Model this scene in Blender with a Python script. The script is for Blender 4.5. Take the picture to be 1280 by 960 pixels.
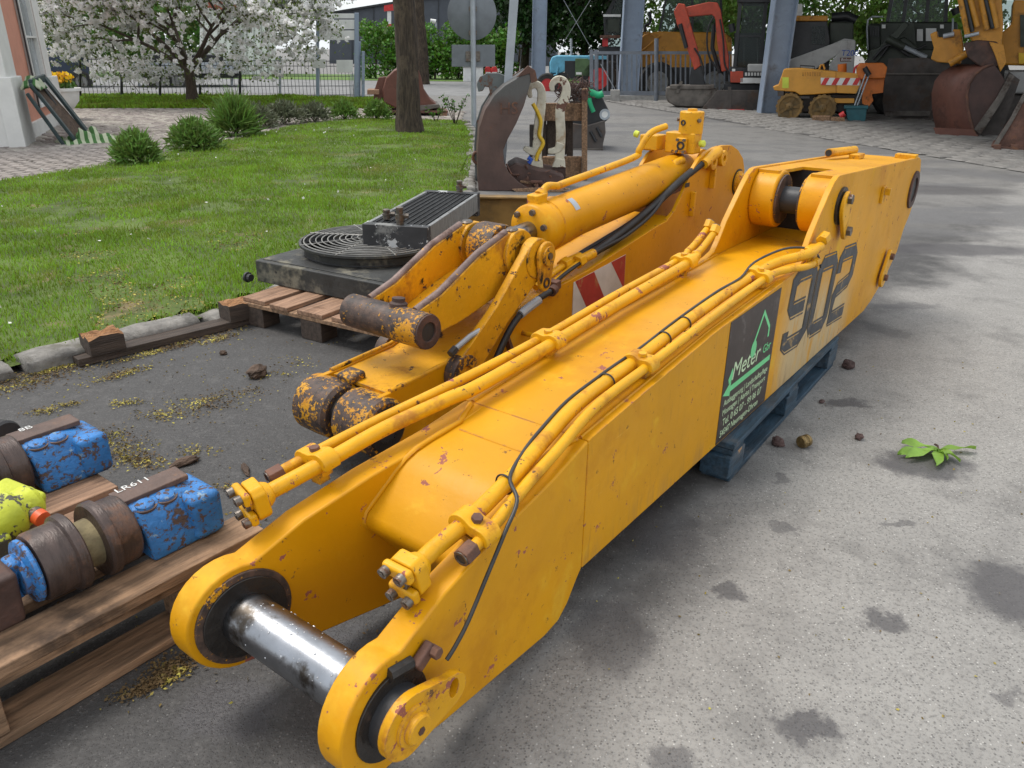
import bpy, bmesh, math, random
import numpy as np
from mathutils import Vector, Matrix, noise as mnoise
for _o in list(bpy.data.objects): bpy.data.objects.remove(_o)
S = bpy.context.scene
COL = S.collection
R = math.radians
rng = np.random.default_rng(7)
random.seed(7)
# ------------------------------------------------------------------ camera
FPX, TH, PH, CH = 970.0, R(23.3), R(0.7), 1.3
_F = Vector((0, math.cos(TH), -math.sin(TH))); _D0 = Vector((0, -math.sin(TH), -math.cos(TH))); _R0 = Vector((1, 0, 0))
_Rt = _R0*math.cos(PH) - _D0*math.sin(PH); _Dn = _R0*math.sin(PH) + _D0*math.cos(PH)
cam = bpy.data.cameras.new('camera'); camo = bpy.data.objects.new('camera', cam); COL.objects.link(camo)
cam.sensor_width = 36.0; cam.lens = 36.0*FPX/1280.0; cam.clip_start = 0.05; cam.clip_end = 1500
mw = Matrix.Identity(4)
for i in range(3):
    mw[i][0] = _Rt[i]; mw[i][1] = -_Dn[i]; mw[i][2] = -_F[i]; mw[i][3] = (0, 0, CH)[i]
camo.matrix_world = mw
S.camera = camo
# ------------------------------------------------------------------ light: bright overcast day
SUN_EL, SUN_AZ = R(66), R(-70)      # azimuth from +Y towards +X
W = bpy.data.worlds.new('World'); S.world = W; W.use_nodes = True
nt = W.node_tree; nt.nodes.clear()
wo = nt.nodes.new('ShaderNodeOutputWorld'); bg = nt.nodes.new('ShaderNodeBackground')
sk = nt.nodes.new('ShaderNodeTexSky'); sk.sky_type = 'NISHITA'; sk.sun_disc = False
sk.sun_elevation = SUN_EL; sk.sun_rotation = SUN_AZ; sk.air_density = 1.0; sk.dust_density = 2.5
tc = nt.nodes.new('ShaderNodeTexCoord'); nz = nt.nodes.new('ShaderNodeTexNoise')
nz.inputs['Scale'].default_value = 2.2; nz.inputs['Detail'].default_value = 6; nz.inputs['Roughness'].default_value = .6
rp = nt.nodes.new('ShaderNodeValToRGB'); rp.color_ramp.elements[0].position = .30; rp.color_ramp.elements[1].position = .62
rp.color_ramp.elements[0].color = (.55,)*3+(1,); rp.color_ramp.elements[1].color = (1,)*3+(1,)
mx = nt.nodes.new('ShaderNodeMix'); mx.data_type = 'RGBA'
nt.links.new(tc.outputs['Generated'], nz.inputs['Vector']); nt.links.new(nz.outputs['Fac'], rp.inputs['Fac'])
nt.links.new(rp.outputs['Color'], mx.inputs['Factor']); nt.links.new(sk.outputs['Color'], mx.inputs['A'])
mx.inputs['B'].default_value = (8.2, 8.6, 9.0, 1)
nt.links.new(mx.outputs['Result'], bg.inputs['Color']); bg.inputs['Strength'].default_value = .09
nt.links.new(bg.outputs['Background'], wo.inputs['Surface'])
sl = bpy.data.lights.new('sun', 'SUN'); sl.energy = 1.5; sl.angle = R(22); sl.color = (1, .96, .9)
so = bpy.data.objects.new('sun', sl); COL.objects.link(so)
sd = Vector((math.sin(SUN_AZ)*math.cos(SUN_EL), math.cos(SUN_AZ)*math.cos(SUN_EL), math.sin(SUN_EL)))
so.rotation_euler = sd.to_track_quat('Z', 'Y').to_euler(); so.location = (-20, 10, 30)
S.view_settings.view_transform = 'Standard'; S.view_settings.look = 'None'; S.view_settings.gamma = 1
S.view_settings.exposure = 0.74
S.render.engine = 'CYCLES'
S.cycles.max_bounces = 5; S.cycles.diffuse_bounces = 3; S.cycles.glossy_bounces = 3; S.cycles.transmission_bounces = 3; S.cycles.transparent_max_bounces = 6
# ------------------------------------------------------------------ helpers
def at(px, py, Y):
    """point seen at a photo position, at world depth Y"""
    d = _F + _Rt*((px-640)/FPX) + _Dn*((py-480)/FPX)
    t = Y/d.y
    return Vector((d.x*t, Y, CH + d.z*t))
def gnd(px, py, z=0.0):
    d = _F + _Rt*((px-640)/FPX) + _Dn*((py-480)/FPX)
    t = (z-CH)/d.z
    return Vector((d.x*t, d.y*t, z))
def rotm(rx=0, ry=0, rz=0):
    return Matrix.Rotation(R(rz), 3, 'Z') @ Matrix.Rotation(R(ry), 3, 'Y') @ Matrix.Rotation(R(rx), 3, 'X')
class MB:
    def __init__(s): s.v = []; s.f = []
    def add(s, vs, fs):
        b = len(s.v); s.v += [tuple(x) for x in vs]; s.f += [tuple(i+b for i in f) for f in fs]; return s
    def box(s, c, size, rot=None, taper=None):
        hx, hy, hz = size[0]/2, size[1]/2, size[2]/2; vs = []
        for sz in (-1, 1):
            k = (taper if (taper and sz > 0) else 1)
            for sx, sy in ((-1,-1),(1,-1),(1,1),(-1,1)):
                p = Vector((sx*hx*k, sy*hy*k, sz*hz))
                if rot is not None: p = rot @ p
                vs.append(p+Vector(c))
        return s.add(vs, [(3,2,1,0),(4,5,6,7),(0,1,5,4),(1,2,6,5),(2,3,7,6),(3,0,4,7)])
    def prism(s, pts, axis, a, b):
        """polygon pts extruded along axis; axis x: pts=(y,z), y: (x,z), z: (x,y). a, b may be functions of the first coordinate"""
        fa = a if callable(a) else (lambda q: a); fb = b if callable(b) else (lambda q: b)
        def mk(p, w):
            return {'x': (w, p[0], p[1]), 'y': (p[0], w, p[1]), 'z': (p[0], p[1], w)}[axis]
        n = len(pts); vs = [mk(p, fa(p[0])) for p in pts] + [mk(p, fb(p[0])) for p in pts]
        ar = sum(pts[i][0]*pts[(i+1)%n][1]-pts[(i+1)%n][0]*pts[i][1] for i in range(n))
        up = (ar > 0) == (axis != 'y')
        if fb(pts[0][0]) < fa(pts[0][0]): up = not up
        f1 = tuple(range(n)); f2 = tuple(range(n, 2*n))
        sides = [(i, (i+1) % n, (i+1) % n+n, i+n) for i in range(n)]
        if up: fs = [f1[::-1], f2]+sides
        else: fs = [f1, f2[::-1]]+[q[::-1] for q in sides]
        return s.add(vs, fs)
    def tube(s, path, r, n=10, caps=True, closed=False, smooth=0):
        P = [Vector(p) for p in path]
        rr = r if isinstance(r, (list, tuple)) else [r]*len(P)
        if smooth:
            Q = []; q = []
            for i in range(len(P)-1):
                p0 = P[max(i-1, 0)]; p1 = P[i]; p2 = P[i+1]; p3 = P[min(i+2, len(P)-1)]
                for k in range(smooth):
                    t = k/smooth
                    Q.append(.5*((2*p1)+(p2-p0)*t+(2*p0-5*p1+4*p2-p3)*t*t+(3*p1-p0-3*p2+p3)*t**3)); q.append(rr[i]*(1-t)+rr[i+1]*t)
            Q.append(P[-1]); q.append(rr[-1]); P = Q; rr = q
        m = len(P); vs = []; fs = []
        u = None
        for i in range(m):
            if closed: t = P[(i+1) % m]-P[i-1]
            else: t = P[min(i+1, m-1)]-P[max(i-1, 0)]
            t.normalize()
            if u is None:
                u = t.orthogonal().normalized()
            else:
                u = (u-t*u.dot(t)); u = u.normalized() if u.length > 1e-6 else t.orthogonal().normalized()
            w = t.cross(u)
            for k in range(n):
                a = 2*math.pi*k/n; vs.append(P[i]+(u*math.cos(a)+w*math.sin(a))*rr[i])
        for i in range(m if closed else m-1):
            j = (i+1) % m
            for k in range(n):
                l = (k+1) % n; fs.append((i*n+k, i*n+l, j*n+l, j*n+k))
        if caps and not closed:
            fs.append(tuple(range(n))[::-1]); fs.append(tuple((m-1)*n+k for k in range(n)))
        return s.add(vs, fs)
    def cyl(s, p0, p1, r, r1=None, n=20): return s.tube([p0, p1], [r, r if r1 is None else r1], n)
    def lathe(s, prof, o, axis, n=24, closed=True):
        """prof: (radius, distance along axis)"""
        ax = Vector(axis).normalized(); u = ax.orthogonal().normalized(); w = ax.cross(u); o = Vector(o); vs = []; fs = []
        for (r, h) in prof:
            for k in range(n):
                a = 2*math.pi*k/n; vs.append(o+ax*h+(u*math.cos(a)+w*math.sin(a))*max(r, 1e-4))
        m = len(prof)
        for i in range(m-1):
            for k in range(n):
                l = (k+1) % n; fs.append((i*n+k, i*n+l, (i+1)*n+l, (i+1)*n+k))
        if closed:
            fs.append(tuple(range(n))[::-1]); fs.append(tuple((m-1)*n+k for k in range(n)))
        return s.add(vs, fs)
    def ring(s, c, axis, ro, ri, t, n=28):
        """flat washer of thickness t along axis, centred"""
        return s.lathe([(ri, -t/2), (ro, -t/2), (ro, t/2), (ri, t/2), (ri, -t/2)], c, axis, n, closed=False)
    def hexn(s, p, axis, r, h): 
        ax = Vector(axis).normalized(); return s.cyl(Vector(p), Vector(p)+ax*h, r, n=6)
    def build(s, name, mat, parent=None, bevel=0, seg=2, smooth=35, loc=None, rz=None, fix=True):
        me = bpy.data.meshes.new(name); me.from_pydata(s.v, [], s.f); me.validate()
        if fix:
            bm = bmesh.new(); bm.from_mesh(me); bmesh.ops.recalc_face_normals(bm, faces=bm.faces); bm.to_mesh(me); bm.free()
        if smooth:
            me.shade_smooth(); me.set_sharp_from_angle(angle=R(smooth))
        if mat is not None: me.materials.append(mat)
        o = bpy.data.objects.new(name, me); COL.objects.link(o)
        if parent is not None: o.parent = parent
        if loc is not None: o.location = loc
        if rz is not None: o.rotation_euler = (0, 0, R(rz))
        if bevel:
            b = o.modifiers.new('bevel', 'BEVEL'); b.width = bevel; b.segments = seg; b.limit_method = 'ANGLE'; b.angle_limit = R(40)
            b.harden_normals = True
        return o
def np_mesh(name, V, F, mat, parent=None, smooth=False):
    """V (n,3), F (m,k) arrays -> one mesh object, fast"""
    V = np.asarray(V, dtype=np.float32); F = np.asarray(F, dtype=np.int32); k = F.shape[1]
    me = bpy.data.meshes.new(name); me.vertices.add(len(V)); me.vertices.foreach_set('co', V.ravel())
    me.loops.add(F.size); me.loops.foreach_set('vertex_index', F.ravel())
    me.polygons.add(len(F)); me.polygons.foreach_set('loop_start', np.arange(0, F.size, k, dtype=np.int32))
    me.polygons.foreach_set('loop_total', np.full(len(F), k, dtype=np.int32))
    if smooth: me.polygons.foreach_set('use_smooth', np.ones(len(F), dtype=bool))
    me.update(calc_edges=True); me.validate()
    me.materials.append(mat); o = bpy.data.objects.new(name, me); COL.objects.link(o)
    if parent is not None: o.parent = parent
    return o
def tag(o, label=None, cat=None, group=None, kind=None):
    if label: o['label'] = label
    if cat: o['category'] = cat
    if group: o['group'] = group
    if kind: o['kind'] = kind
    return o
def thing(name, label, cat, loc=(0, 0, 0), rz=0, group=None):
    o = bpy.data.objects.new(name, None); COL.objects.link(o); o.location = loc; o.rotation_euler = (0, 0, R(rz))
    o.empty_display_size = .1
    return tag(o, label, cat, group)
def dup(root, loc, rz, label=None):
    r = root.copy(); COL.objects.link(r); r.location = loc; r.rotation_euler = (0, 0, R(rz))
    if label: r['label'] = label
    for ch in list(root.children):
        c = ch.copy(); COL.objects.link(c); c.parent = r
        for g in list(ch.children):
            e = g.copy(); COL.objects.link(e); e.parent = c
    return r
def share(o, parent, loc, rot=(0, 0, 0), scale=(1, 1, 1)):
    c = o.copy(); COL.objects.link(c); c.parent = parent; c.location = loc; c.rotation_euler = rot; c.scale = scale; return c
def leaves(P, size, aspect=.55, flat=0.0, up=None, jitter=.35):
    """leaf quads at the points P (n,3): returns verts, faces"""
    P = np.asarray(P, float); n = len(P)
    a = rng.normal(size=(n, 3)); a[:, 2] *= (1-flat); a /= np.linalg.norm(a, axis=1)[:, None]
    b = rng.normal(size=(n, 3)); b -= (a*b).sum(1)[:, None]*a; b /= np.linalg.norm(b, axis=1)[:, None]
    sz = size*(1+jitter*rng.uniform(-1, 1, size=(n, 1)))
    c = np.cross(a, b)
    V = np.stack([P-a*sz*.5, P+b*sz*.5*aspect+c*sz*.08, P+a*sz*.5, P-b*sz*.5*aspect+c*sz*.08], 1).reshape(-1, 3)
    F = np.arange(4*n).reshape(-1, 4)
    return V, F
def in_ellipsoid(n, c, r, shell=0.0):
    d = rng.normal(size=(n, 3)); d /= np.linalg.norm(d, axis=1)[:, None]
    u = rng.uniform(shell, 1, size=(n, 1))**(1/3)
    return np.array(c)+d*u*np.array(r)
def clumps(n_cl, per, c, r, cr, shell=.25):
    cc = in_ellipsoid(n_cl, c, r, shell)
    return np.concatenate([in_ellipsoid(per, q, [cr*rng.uniform(.6, 1.3)]*3) for q in cc])
def text_mesh(name, txt, size, mat, parent, mat3, ext=.0004, align='LEFT', shear=0):
    cu = bpy.data.curves.new(name, 'FONT'); cu.body = txt; cu.size = size; cu.extrude = ext; cu.align_x = align; cu.shear = shear; cu.resolution_u = 3
    to = bpy.data.objects.new(name, cu); COL.objects.link(to)
    dg = bpy.context.evaluated_depsgraph_get(); me = bpy.data.meshes.new_from_object(to.evaluated_get(dg))
    bpy.data.objects.remove(to); me.name = name; me.materials.clear(); me.materials.append(mat)
    me.transform(mat3)
    o = bpy.data.objects.new(name, me); COL.objects.link(o); o.parent = parent
    return o
def basis(origin, ex, ey):
    ex = Vector(ex); ey = Vector(ey); ez = ex.cross(ey); m = Matrix.Identity(4)
    for i in range(3): m[i][0] = ex[i]; m[i][1] = ey[i]; m[i][2] = ez[i]; m[i][3] = origin[i]
    return m
# ------------------------------------------------------------------ materials
class NT:
    def __init__(s, name):
        s.m = bpy.data.materials.new(name); s.m.use_nodes = True; s.t = s.m.node_tree; s.t.nodes.clear()
        s.o = s.n('ShaderNodeOutputMaterial'); s.b = s.n('ShaderNodeBsdfPrincipled'); s.l(s.b.outputs[0], s.o.inputs[0])
    def n(s, k, **kw):
        x = s.t.nodes.new(k)
        for a, b in kw.items(): setattr(x, a, b)
        return x
    def l(s, a, b): s.t.links.new(a, b)
    def noise(s, vec, scale, detail=4, rough=.6, dist=0):
        x = s.n('ShaderNodeTexNoise'); x.inputs['Scale'].default_value = scale; x.inputs['Detail'].default_value = detail
        x.inputs['Roughness'].default_value = rough; x.inputs['Distortion'].default_value = dist; s.l(vec, x.inputs['Vector']); return x.outputs['Fac']
    def ramp(s, fac, a, b):
        x = s.n('ShaderNodeMapRange'); x.interpolation_type = 'SMOOTHSTEP'
        x.inputs['From Min'].default_value = a; x.inputs['From Max'].default_value = b; s.l(fac, x.inputs['Value']); return x.outputs['Result']
    def math(s, op, a, b=None, clamp=False):
        x = s.n('ShaderNodeMath', operation=op); x.use_clamp = clamp
        for i, q in enumerate((a, b)):
            if q is None: continue
            if isinstance(q, (int, float)): x.inputs[i].default_value = q
            else: s.l(q, x.inputs[i])
        return x.outputs[0]
    def mix(s, fac, A, B):
        x = s.n('ShaderNodeMix'); x.data_type = 'RGBA'
        for k, q in (('Factor', fac), ('A', A), ('B', B)):
            if isinstance(q, (tuple, list)): x.inputs[k].default_value = tuple(q)+((1,) if len(q) == 3 else ())
            elif isinstance(q, (int, float)): x.inputs[k].default_value = q
            else: s.l(q, x.inputs[k])
        return x.outputs['Result']
    def coord(s, rand=True, scale=(1, 1, 1)):
        c = s.n('ShaderNodeTexCoord'); out = c.outputs['Object']
        if scale != (1, 1, 1):
            mp = s.n('ShaderNodeMapping'); mp.inputs['Scale'].default_value = scale; s.l(out, mp.inputs['Vector']); out = mp.outputs[0]
        if rand:
            oi = s.n('ShaderNodeObjectInfo'); v = s.n('ShaderNodeVectorMath', operation='SCALE'); v.inputs[0].default_value = (13, 7, 19)
            s.l(oi.outputs['Random'], v.inputs['Scale']); a = s.n('ShaderNodeVectorMath', operation='ADD'); s.l(out, a.inputs[0]); s.l(v.outputs[0], a.inputs[1]); out = a.outputs[0]
        return out
def sh(c, k): return tuple(min(1, max(0, x*k)) for x in c)
def mat(name, base, rough=.6, metal=0, var=.15, scale=6, bump=.15, bscale=60, chips=None, dirt=None, edge=None, island=0, grain=None, spec=.5, rvar=.15, rand=True, coat=0, trans=0, layers=(), zsplit=None):
    t = NT(name); v = t.coord(rand); vg = v
    if grain: vg = t.coord(rand, grain)
    n1 = t.noise(vg, scale, 5)
    col = t.mix(t.ramp(n1, .3, .7), sh(base, 1-var), sh(base, 1+var)); rg = rough
    rv = t.math('ADD', t.math('MULTIPLY', t.noise(v, scale*2.3, 4), rvar*2), rough-rvar)
    if island:
        g = t.n('ShaderNodeNewGeometry'); hs = t.n('ShaderNodeHueSaturation')
        t.l(t.math('ADD', t.math('MULTIPLY', g.outputs['Random Per Island'], 2*island), 1-island), hs.inputs['Value']); t.l(col, hs.inputs['Color'])
        t.l(t.math('ADD', t.math('MULTIPLY', g.outputs['Random Per Island'], .05), .475), hs.inputs['Hue']); col = hs.outputs[0]
    hgt = t.noise(vg, bscale, 4)
    if zsplit:
        zs = t.n('ShaderNodeSeparateXYZ'); t.l(v, zs.inputs[0]); zz_ = t.math('ADD', zs.outputs[2], t.math('MULTIPLY', t.math('SUBTRACT', t.noise(v, 5, 5, .65), .5), zsplit[3])); col = t.mix(t.ramp(zz_, zsplit[0], zsplit[1]), col, zsplit[2])
    met = metal
    for (c, sc, lo, hi, r2) in ([dirt] if dirt else []) + list(layers) + ([chips] if chips else []):
        fac = t.math('ADD', t.math('MULTIPLY', t.noise(v, sc, 4, .62, .3), .76), t.math('MULTIPLY', t.noise(v, sc*6.5, 3, .7), .24)); m = t.ramp(fac, .5+(lo-.5)*.8, .5+(hi-.5)*.8)
        col = t.mix(m, col, c); rv = t.math('ADD', rv, t.math('MULTIPLY', m, r2-rough))
        hgt = t.math('SUBTRACT', hgt, t.math('MULTIPLY', m, .35)) if r2 > .7 else hgt
    if edge:
        ec, er, es = edge
        bv = t.n('ShaderNodeBevel', samples=4); bv.inputs['Radius'].default_value = er
        g = t.n('ShaderNodeNewGeometry'); dt = t.n('ShaderNodeVectorMath', operation='DOT_PRODUCT'); t.l(bv.outputs[0], dt.inputs[0]); t.l(g.outputs['Normal'], dt.inputs[1])
        e = t.ramp(t.math('MULTIPLY', t.math('SUBTRACT', 1.0, dt.outputs['Value']), t.ramp(t.noise(v, es, 6, .7), .42, .62)), .03, .12)
        col = t.mix(e, col, ec); rv = t.math('ADD', rv, t.math('MULTIPLY', e, .2))
    t.l(col, t.b.inputs['Base Color']); t.l(rv, t.b.inputs['Roughness'])
    t.b.inputs['Metallic'].default_value = metal; t.b.inputs['Specular IOR Level'].default_value = spec
    if coat: t.b.inputs['Coat Weight'].default_value = coat; t.b.inputs['Coat Roughness'].default_value = .15
    if bump:
        bp = t.n('ShaderNodeBump'); bp.inputs['Strength'].default_value = bump; bp.inputs['Distance'].default_value = .01
        t.l(hgt, bp.inputs['Height']); t.l(bp.outputs[0], t.b.inputs['Normal'])
    if trans:
        tr = t.n('ShaderNodeBsdfTranslucent'); ms = t.n('ShaderNodeMixShader'); ms.inputs[0].default_value = trans
        t.l(col, tr.inputs['Color']); t.l(t.b.outputs[0], ms.inputs[1]); t.l(tr.outputs[0], ms.inputs[2]); t.l(ms.outputs[0], t.o.inputs[0])
    return t.m
YEL = (.62, .282, .0012)
RUSTD = (.10, .045, .03); PRIM = (.30, .10, .07); GREASE = (.018, .015, .013)
M = {}
M['yellow'] = mat('yellow_paint', YEL, .45, spec=.3, var=.10, scale=2.2, bump=.10, bscale=30, chips=(PRIM, 14, .662, .672, .75), dirt=((.52, .215, .002), 3.5, .52, .78, .5), layers=[((.68, .38, .02), 5, .56, .80, .65), ((.20, .09, .02), 30, .66, .72, .7)], edge=((.30, .12, .07), .007, 18), rand=False)
M['yellow_clean'] = mat('yellow_paint_parts', (.68, .335, .005), .42, spec=.35, var=.10, scale=6, bump=.15, bscale=60, chips=(PRIM, 13, .63, .65, .75), dirt=((.42, .17, .01), 9, .52, .72, .6), layers=[((.12, .06, .03), 34, .64, .70, .7)], edge=((.30, .12, .08), .005, 30))
M['yellow_worn'] = mat('worn_yellow_paint', (.66, .315, .006), .48, spec=.35, var=.12, scale=5, bump=.25, bscale=40, chips=((.075, .04, .035), 20, .64, .665, .8), dirt=((.34, .13, .01), 5, .5, .74, .6), edge=((.12, .07, .055), .014, 22), layers=[(GREASE, 6, .60, .68, .4)])
def scraped(th=.535):
    t = NT('scraped_yellow_on_steel'); v = t.coord(True); n1 = t.noise(v, 6, 4, .6); n2 = t.noise(v, 75, 4, .7)
    st = t.mix(t.ramp(t.noise(v, 22, 5, .7), .35, .68), (.038, .028, .025), (.115, .070, .050)); f_ = t.math('ADD', t.math('MULTIPLY', n1, .55), t.math('MULTIPLY', n2, .45))
    m = t.ramp(f_, th, th+.03); ye = t.mix(t.ramp(t.noise(v, 14, 4), .4, .7), (.58, .27, .006), (.44, .18, .006)); t.l(t.mix(m, st, ye), t.b.inputs['Base Color']); t.b.inputs['Roughness'].default_value = .52; t.b.inputs['Specular IOR Level'].default_value = .4
    b = t.n('ShaderNodeBump'); b.inputs['Strength'].default_value = .3; b.inputs['Distance'].default_value = .006; t.l(t.math('ADD', m, n2), b.inputs['Height']); t.l(b.outputs[0], t.b.inputs['Normal']); return t.m
M['yellow_bare'] = scraped(); M['yellow_scraped'] = scraped(.485)
M['grease'] = mat('black_grease', (.020, .017, .015), .32, var=.4, scale=10, bump=.35, bscale=35, dirt=((.10, .06, .04), 7, .6, .8, .6))
M['rust'] = mat('rusty_steel', (.115, .055, .038), .75, var=.35, scale=7, bump=.3, bscale=70, dirt=((.20, .09, .045), 11, .5, .75, .85))
M['rust_dark'] = mat('dark_rusty_steel', (.062, .034, .027), .7, var=.35, scale=5, bump=.25, bscale=60, dirt=((.13, .06, .04), 6, .5, .75, .85))
M['bolt'] = mat('bolt_steel', (.16, .14, .12), .4, metal=.7, var=.3, scale=30, bump=.2, bscale=90, dirt=((.15, .07, .04), 40, .5, .7, .8))
M['rubber'] = mat('black_rubber', (.018, .018, .019), .55, var=.3, scale=12, bump=.15, bscale=80)
M['dark'] = mat('dark_metal_and_holes', (.025, .025, .027), .5, var=.3, scale=4, bump=.1)  # for dark parts, and for flat discs painted as shaded holes
M['cable'] = mat('black_cable', (.03, .028, .026), .45, var=.2, scale=20, bump=.05)
M['galv'] = mat('galvanised_steel', (.36, .39, .42), .5, metal=.3, var=.12, scale=5, bump=.05)
M['wood'] = mat('weathered_wood', (.25, .15, .085), .8, var=.45, scale=4, bump=.5, bscale=14, grain=(14, 1.2, 14), dirt=((.06, .036, .022), 4, .5, .75, .9))
M['wood_new'] = mat('pallet_wood', (.29, .17, .105), .8, var=.35, scale=4, bump=.5, bscale=12, grain=(16, 1.2, 16), dirt=((.12, .06, .03), 4, .55, .8, .9))
M['wood_dark'] = mat('dark_wet_wood', (.055, .038, .028), .75, var=.4, scale=4, bump=.5, bscale=14, grain=(14, 1.2, 14))
M['wood_raw'] = mat('splintered_wood', (.32, .16, .07), .9, var=.45, scale=12, bump=.8, bscale=30, grain=(16, 2, 10))
M['bluewood'] = mat('blue_painted_wood', (.022, .050, .078), .6, var=.45, scale=4, bump=.4, bscale=14, grain=(14, 1.5, 14), dirt=((.085, .095, .105), 5, .5, .72, .8), chips=((.36, .22, .12), 5, .69, .72, .9))
# ------------------------------------------------------------------ ground
def asphalt():
    t = NT('weathered_asphalt'); c = t.n('ShaderNodeTexCoord'); v = c.outputs['Object']
    sx = t.n('ShaderNodeSeparateXYZ'); t.l(v, sx.inputs[0]); X, Y = sx.outputs[0], sx.outputs[1]
    big = t.noise(v, 1.1, 5, .6); mid = t.noise(v, 5, 6, .65)
    # across the boom: damp dark yard left, dark edge along its right foot, dry pale yard beyond
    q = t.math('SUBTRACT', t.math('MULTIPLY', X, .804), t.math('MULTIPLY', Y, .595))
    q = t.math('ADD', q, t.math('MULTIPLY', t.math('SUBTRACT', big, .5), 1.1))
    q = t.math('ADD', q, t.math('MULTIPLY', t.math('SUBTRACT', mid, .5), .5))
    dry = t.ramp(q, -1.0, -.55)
    patch = t.math('MULTIPLY', t.ramp(t.noise(v, 2.6, 6, .65), .50, .66), .55)
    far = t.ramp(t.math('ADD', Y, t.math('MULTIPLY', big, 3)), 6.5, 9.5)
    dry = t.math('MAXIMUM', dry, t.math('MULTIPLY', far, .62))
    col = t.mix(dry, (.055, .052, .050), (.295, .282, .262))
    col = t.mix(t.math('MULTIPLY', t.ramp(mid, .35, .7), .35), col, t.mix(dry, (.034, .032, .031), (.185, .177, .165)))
    ms_ = t.n('ShaderNodeMapping'); ms_.inputs['Scale'].default_value = (.30, 1.1, 1); ms_.inputs['Rotation'].default_value = (0, 0, .25); t.l(v, ms_.inputs['Vector'])
    wetf = t.math('MULTIPLY', t.ramp(t.noise(ms_.outputs[0], .9, 5, .6), .46, .58), t.ramp(Y, 4.6, 7.0)); wetf = t.math('MULTIPLY', wetf, t.ramp(Y, 24, 16)); col = t.mix(t.math('MULTIPLY', wetf, .8), col, (.125, .122, .122))
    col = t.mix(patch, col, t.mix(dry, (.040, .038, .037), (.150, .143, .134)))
    # aggregate
    vo = t.n('ShaderNodeTexVoronoi'); vo.inputs['Scale'].default_value = 150; t.l(v, vo.inputs['Vector'])
    sp = t.n('ShaderNodeSeparateColor'); t.l(vo.outputs['Color'], sp.inputs[0])
    grit = t.math('MULTIPLY', t.ramp(vo.outputs['Distance'], .42, .25), 1.0)
    lightg = t.math('MULTIPLY', t.ramp(sp.outputs[0], .82, .92), grit); darkg = t.math('MULTIPLY', t.ramp(sp.outputs[1], .55, .80), grit)
    col = t.mix(t.math('MULTIPLY', lightg, t.math('ADD', t.math('MULTIPLY', dry, .45), .16)), col, (.60, .58, .54)); col = t.mix(t.math('MULTIPLY', darkg, .6), col, (.055, .053, .052))
    n3 = t.noise(v, 75, 4, .75)
    col = t.mix(t.math('MULTIPLY', t.ramp(n3, .48, .68), .55), col, (.105, .10, .095)); col = t.mix(t.math('MULTIPLY', t.ramp(t.noise(v, 14, 5, .7), .5, .72), .3), col, (.15, .142, .135))
    wet = None
    wv = t.n('ShaderNodeTexNoise'); wv.inputs['Scale'].default_value = 13; wv.inputs['Detail'].default_value = 7; wv.inputs['Roughness'].default_value = .65; t.l(v, wv.inputs['Vector'])
    of = t.n('ShaderNodeVectorMath', operation='MULTIPLY_ADD'); t.l(wv.outputs['Color'], of.inputs[0]); of.inputs[1].default_value = (.17, .17, 0); t.l(v, of.inputs[2])
    for (sx_, sy_, rx, ry, st) in STAINS:
        mp = t.n('ShaderNodeMapping', vector_type='POINT'); mp.inputs['Location'].default_value = (-(sx_+.085)/rx, -(sy_+.085)/ry, 0); mp.inputs['Scale'].default_value = (1/rx, 1/ry, 0)
        t.l(of.outputs[0], mp.inputs['Vector']); ln = t.n('ShaderNodeVectorMath', operation='LENGTH'); t.l(mp.outputs[0], ln.inputs[0])
        m = t.math('MULTIPLY', t.ramp(ln.outputs['Value'], 1.12, .62), st)
        wet = m if wet is None else t.math('MAXIMUM', wet, m)
    col = t.mix(wet, col, (.058, .054, .057))
    t.l(col, t.b.inputs['Base Color'])
    rg = t.math('SUBTRACT', .9, t.math('MULTIPLY', t.math('SUBTRACT', 1.0, dry), .22)); rg = t.math('SUBTRACT', rg, t.math('MULTIPLY', wet, .3))
    t.l(rg, t.b.inputs['Roughness'])
    b = t.n('ShaderNodeBump'); b.inputs['Strength'].default_value = .55; b.inputs['Distance'].default_value = .006
    t.l(t.math('ADD', t.math('MULTIPLY', grit, .6), t.math('MULTIPLY', n3, .8)), b.inputs['Height']); t.l(b.outputs[0], t.b.inputs['Normal'])
    return t.m
STAINS = [(.93, 1.55, .055, .05, .75), (1.43, 2.37, .18, .12, .85), (.58, 1.65, .05, .045, .7), (.63, 1.21, .07, .045, .75), (1.35, 1.66, .16, .16, .8), (1.17, 2.0, .07, .03, .55),
          (.33, 1.13, .07, .05, .6), (1.35, 2.86, .10, .05, .75), (1.75, 1.55, .3, .25, .8), (1.02, 2.5, .10, .06, .35), (.25, 1.5, .10, .16, .5), (.45, 1.95, .12, .2, .5), (.82, 1.95, .04, .03, .5),  # includes two soft dark ellipses along the boom's right foot
          (3.2, 5.6, .7, .22, .7), (4.4, 8.3, .9, .35, .6), (2.9, 7.6, .9, .3, .6), (2.2, 4.2, .25, .06, .4), (1.1, 1.3, .04, .03, .5), (.9, 2.25, .03, .03, .5), (-.6, 1.25, .12, .1, .6), (-.45, 1.45, .12, .08, .6)]
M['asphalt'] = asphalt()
def sheet(name, pts, z, m, kind='structure'):
    o = MB().add([(p[0], p[1], z) for p in pts], [tuple(range(len(pts)))]).build(name, m, smooth=0); o['kind'] = kind; return o
g = MB().add([(-420, -60, 0), (420, -60, 0), (420, 700, 0), (-420, 700, 0)], [(0, 1, 2, 3)]).build('ground', M['asphalt'], smooth=0); tag(g, 'weathered grey asphalt yard with dark oil stains', kind='structure')
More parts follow.
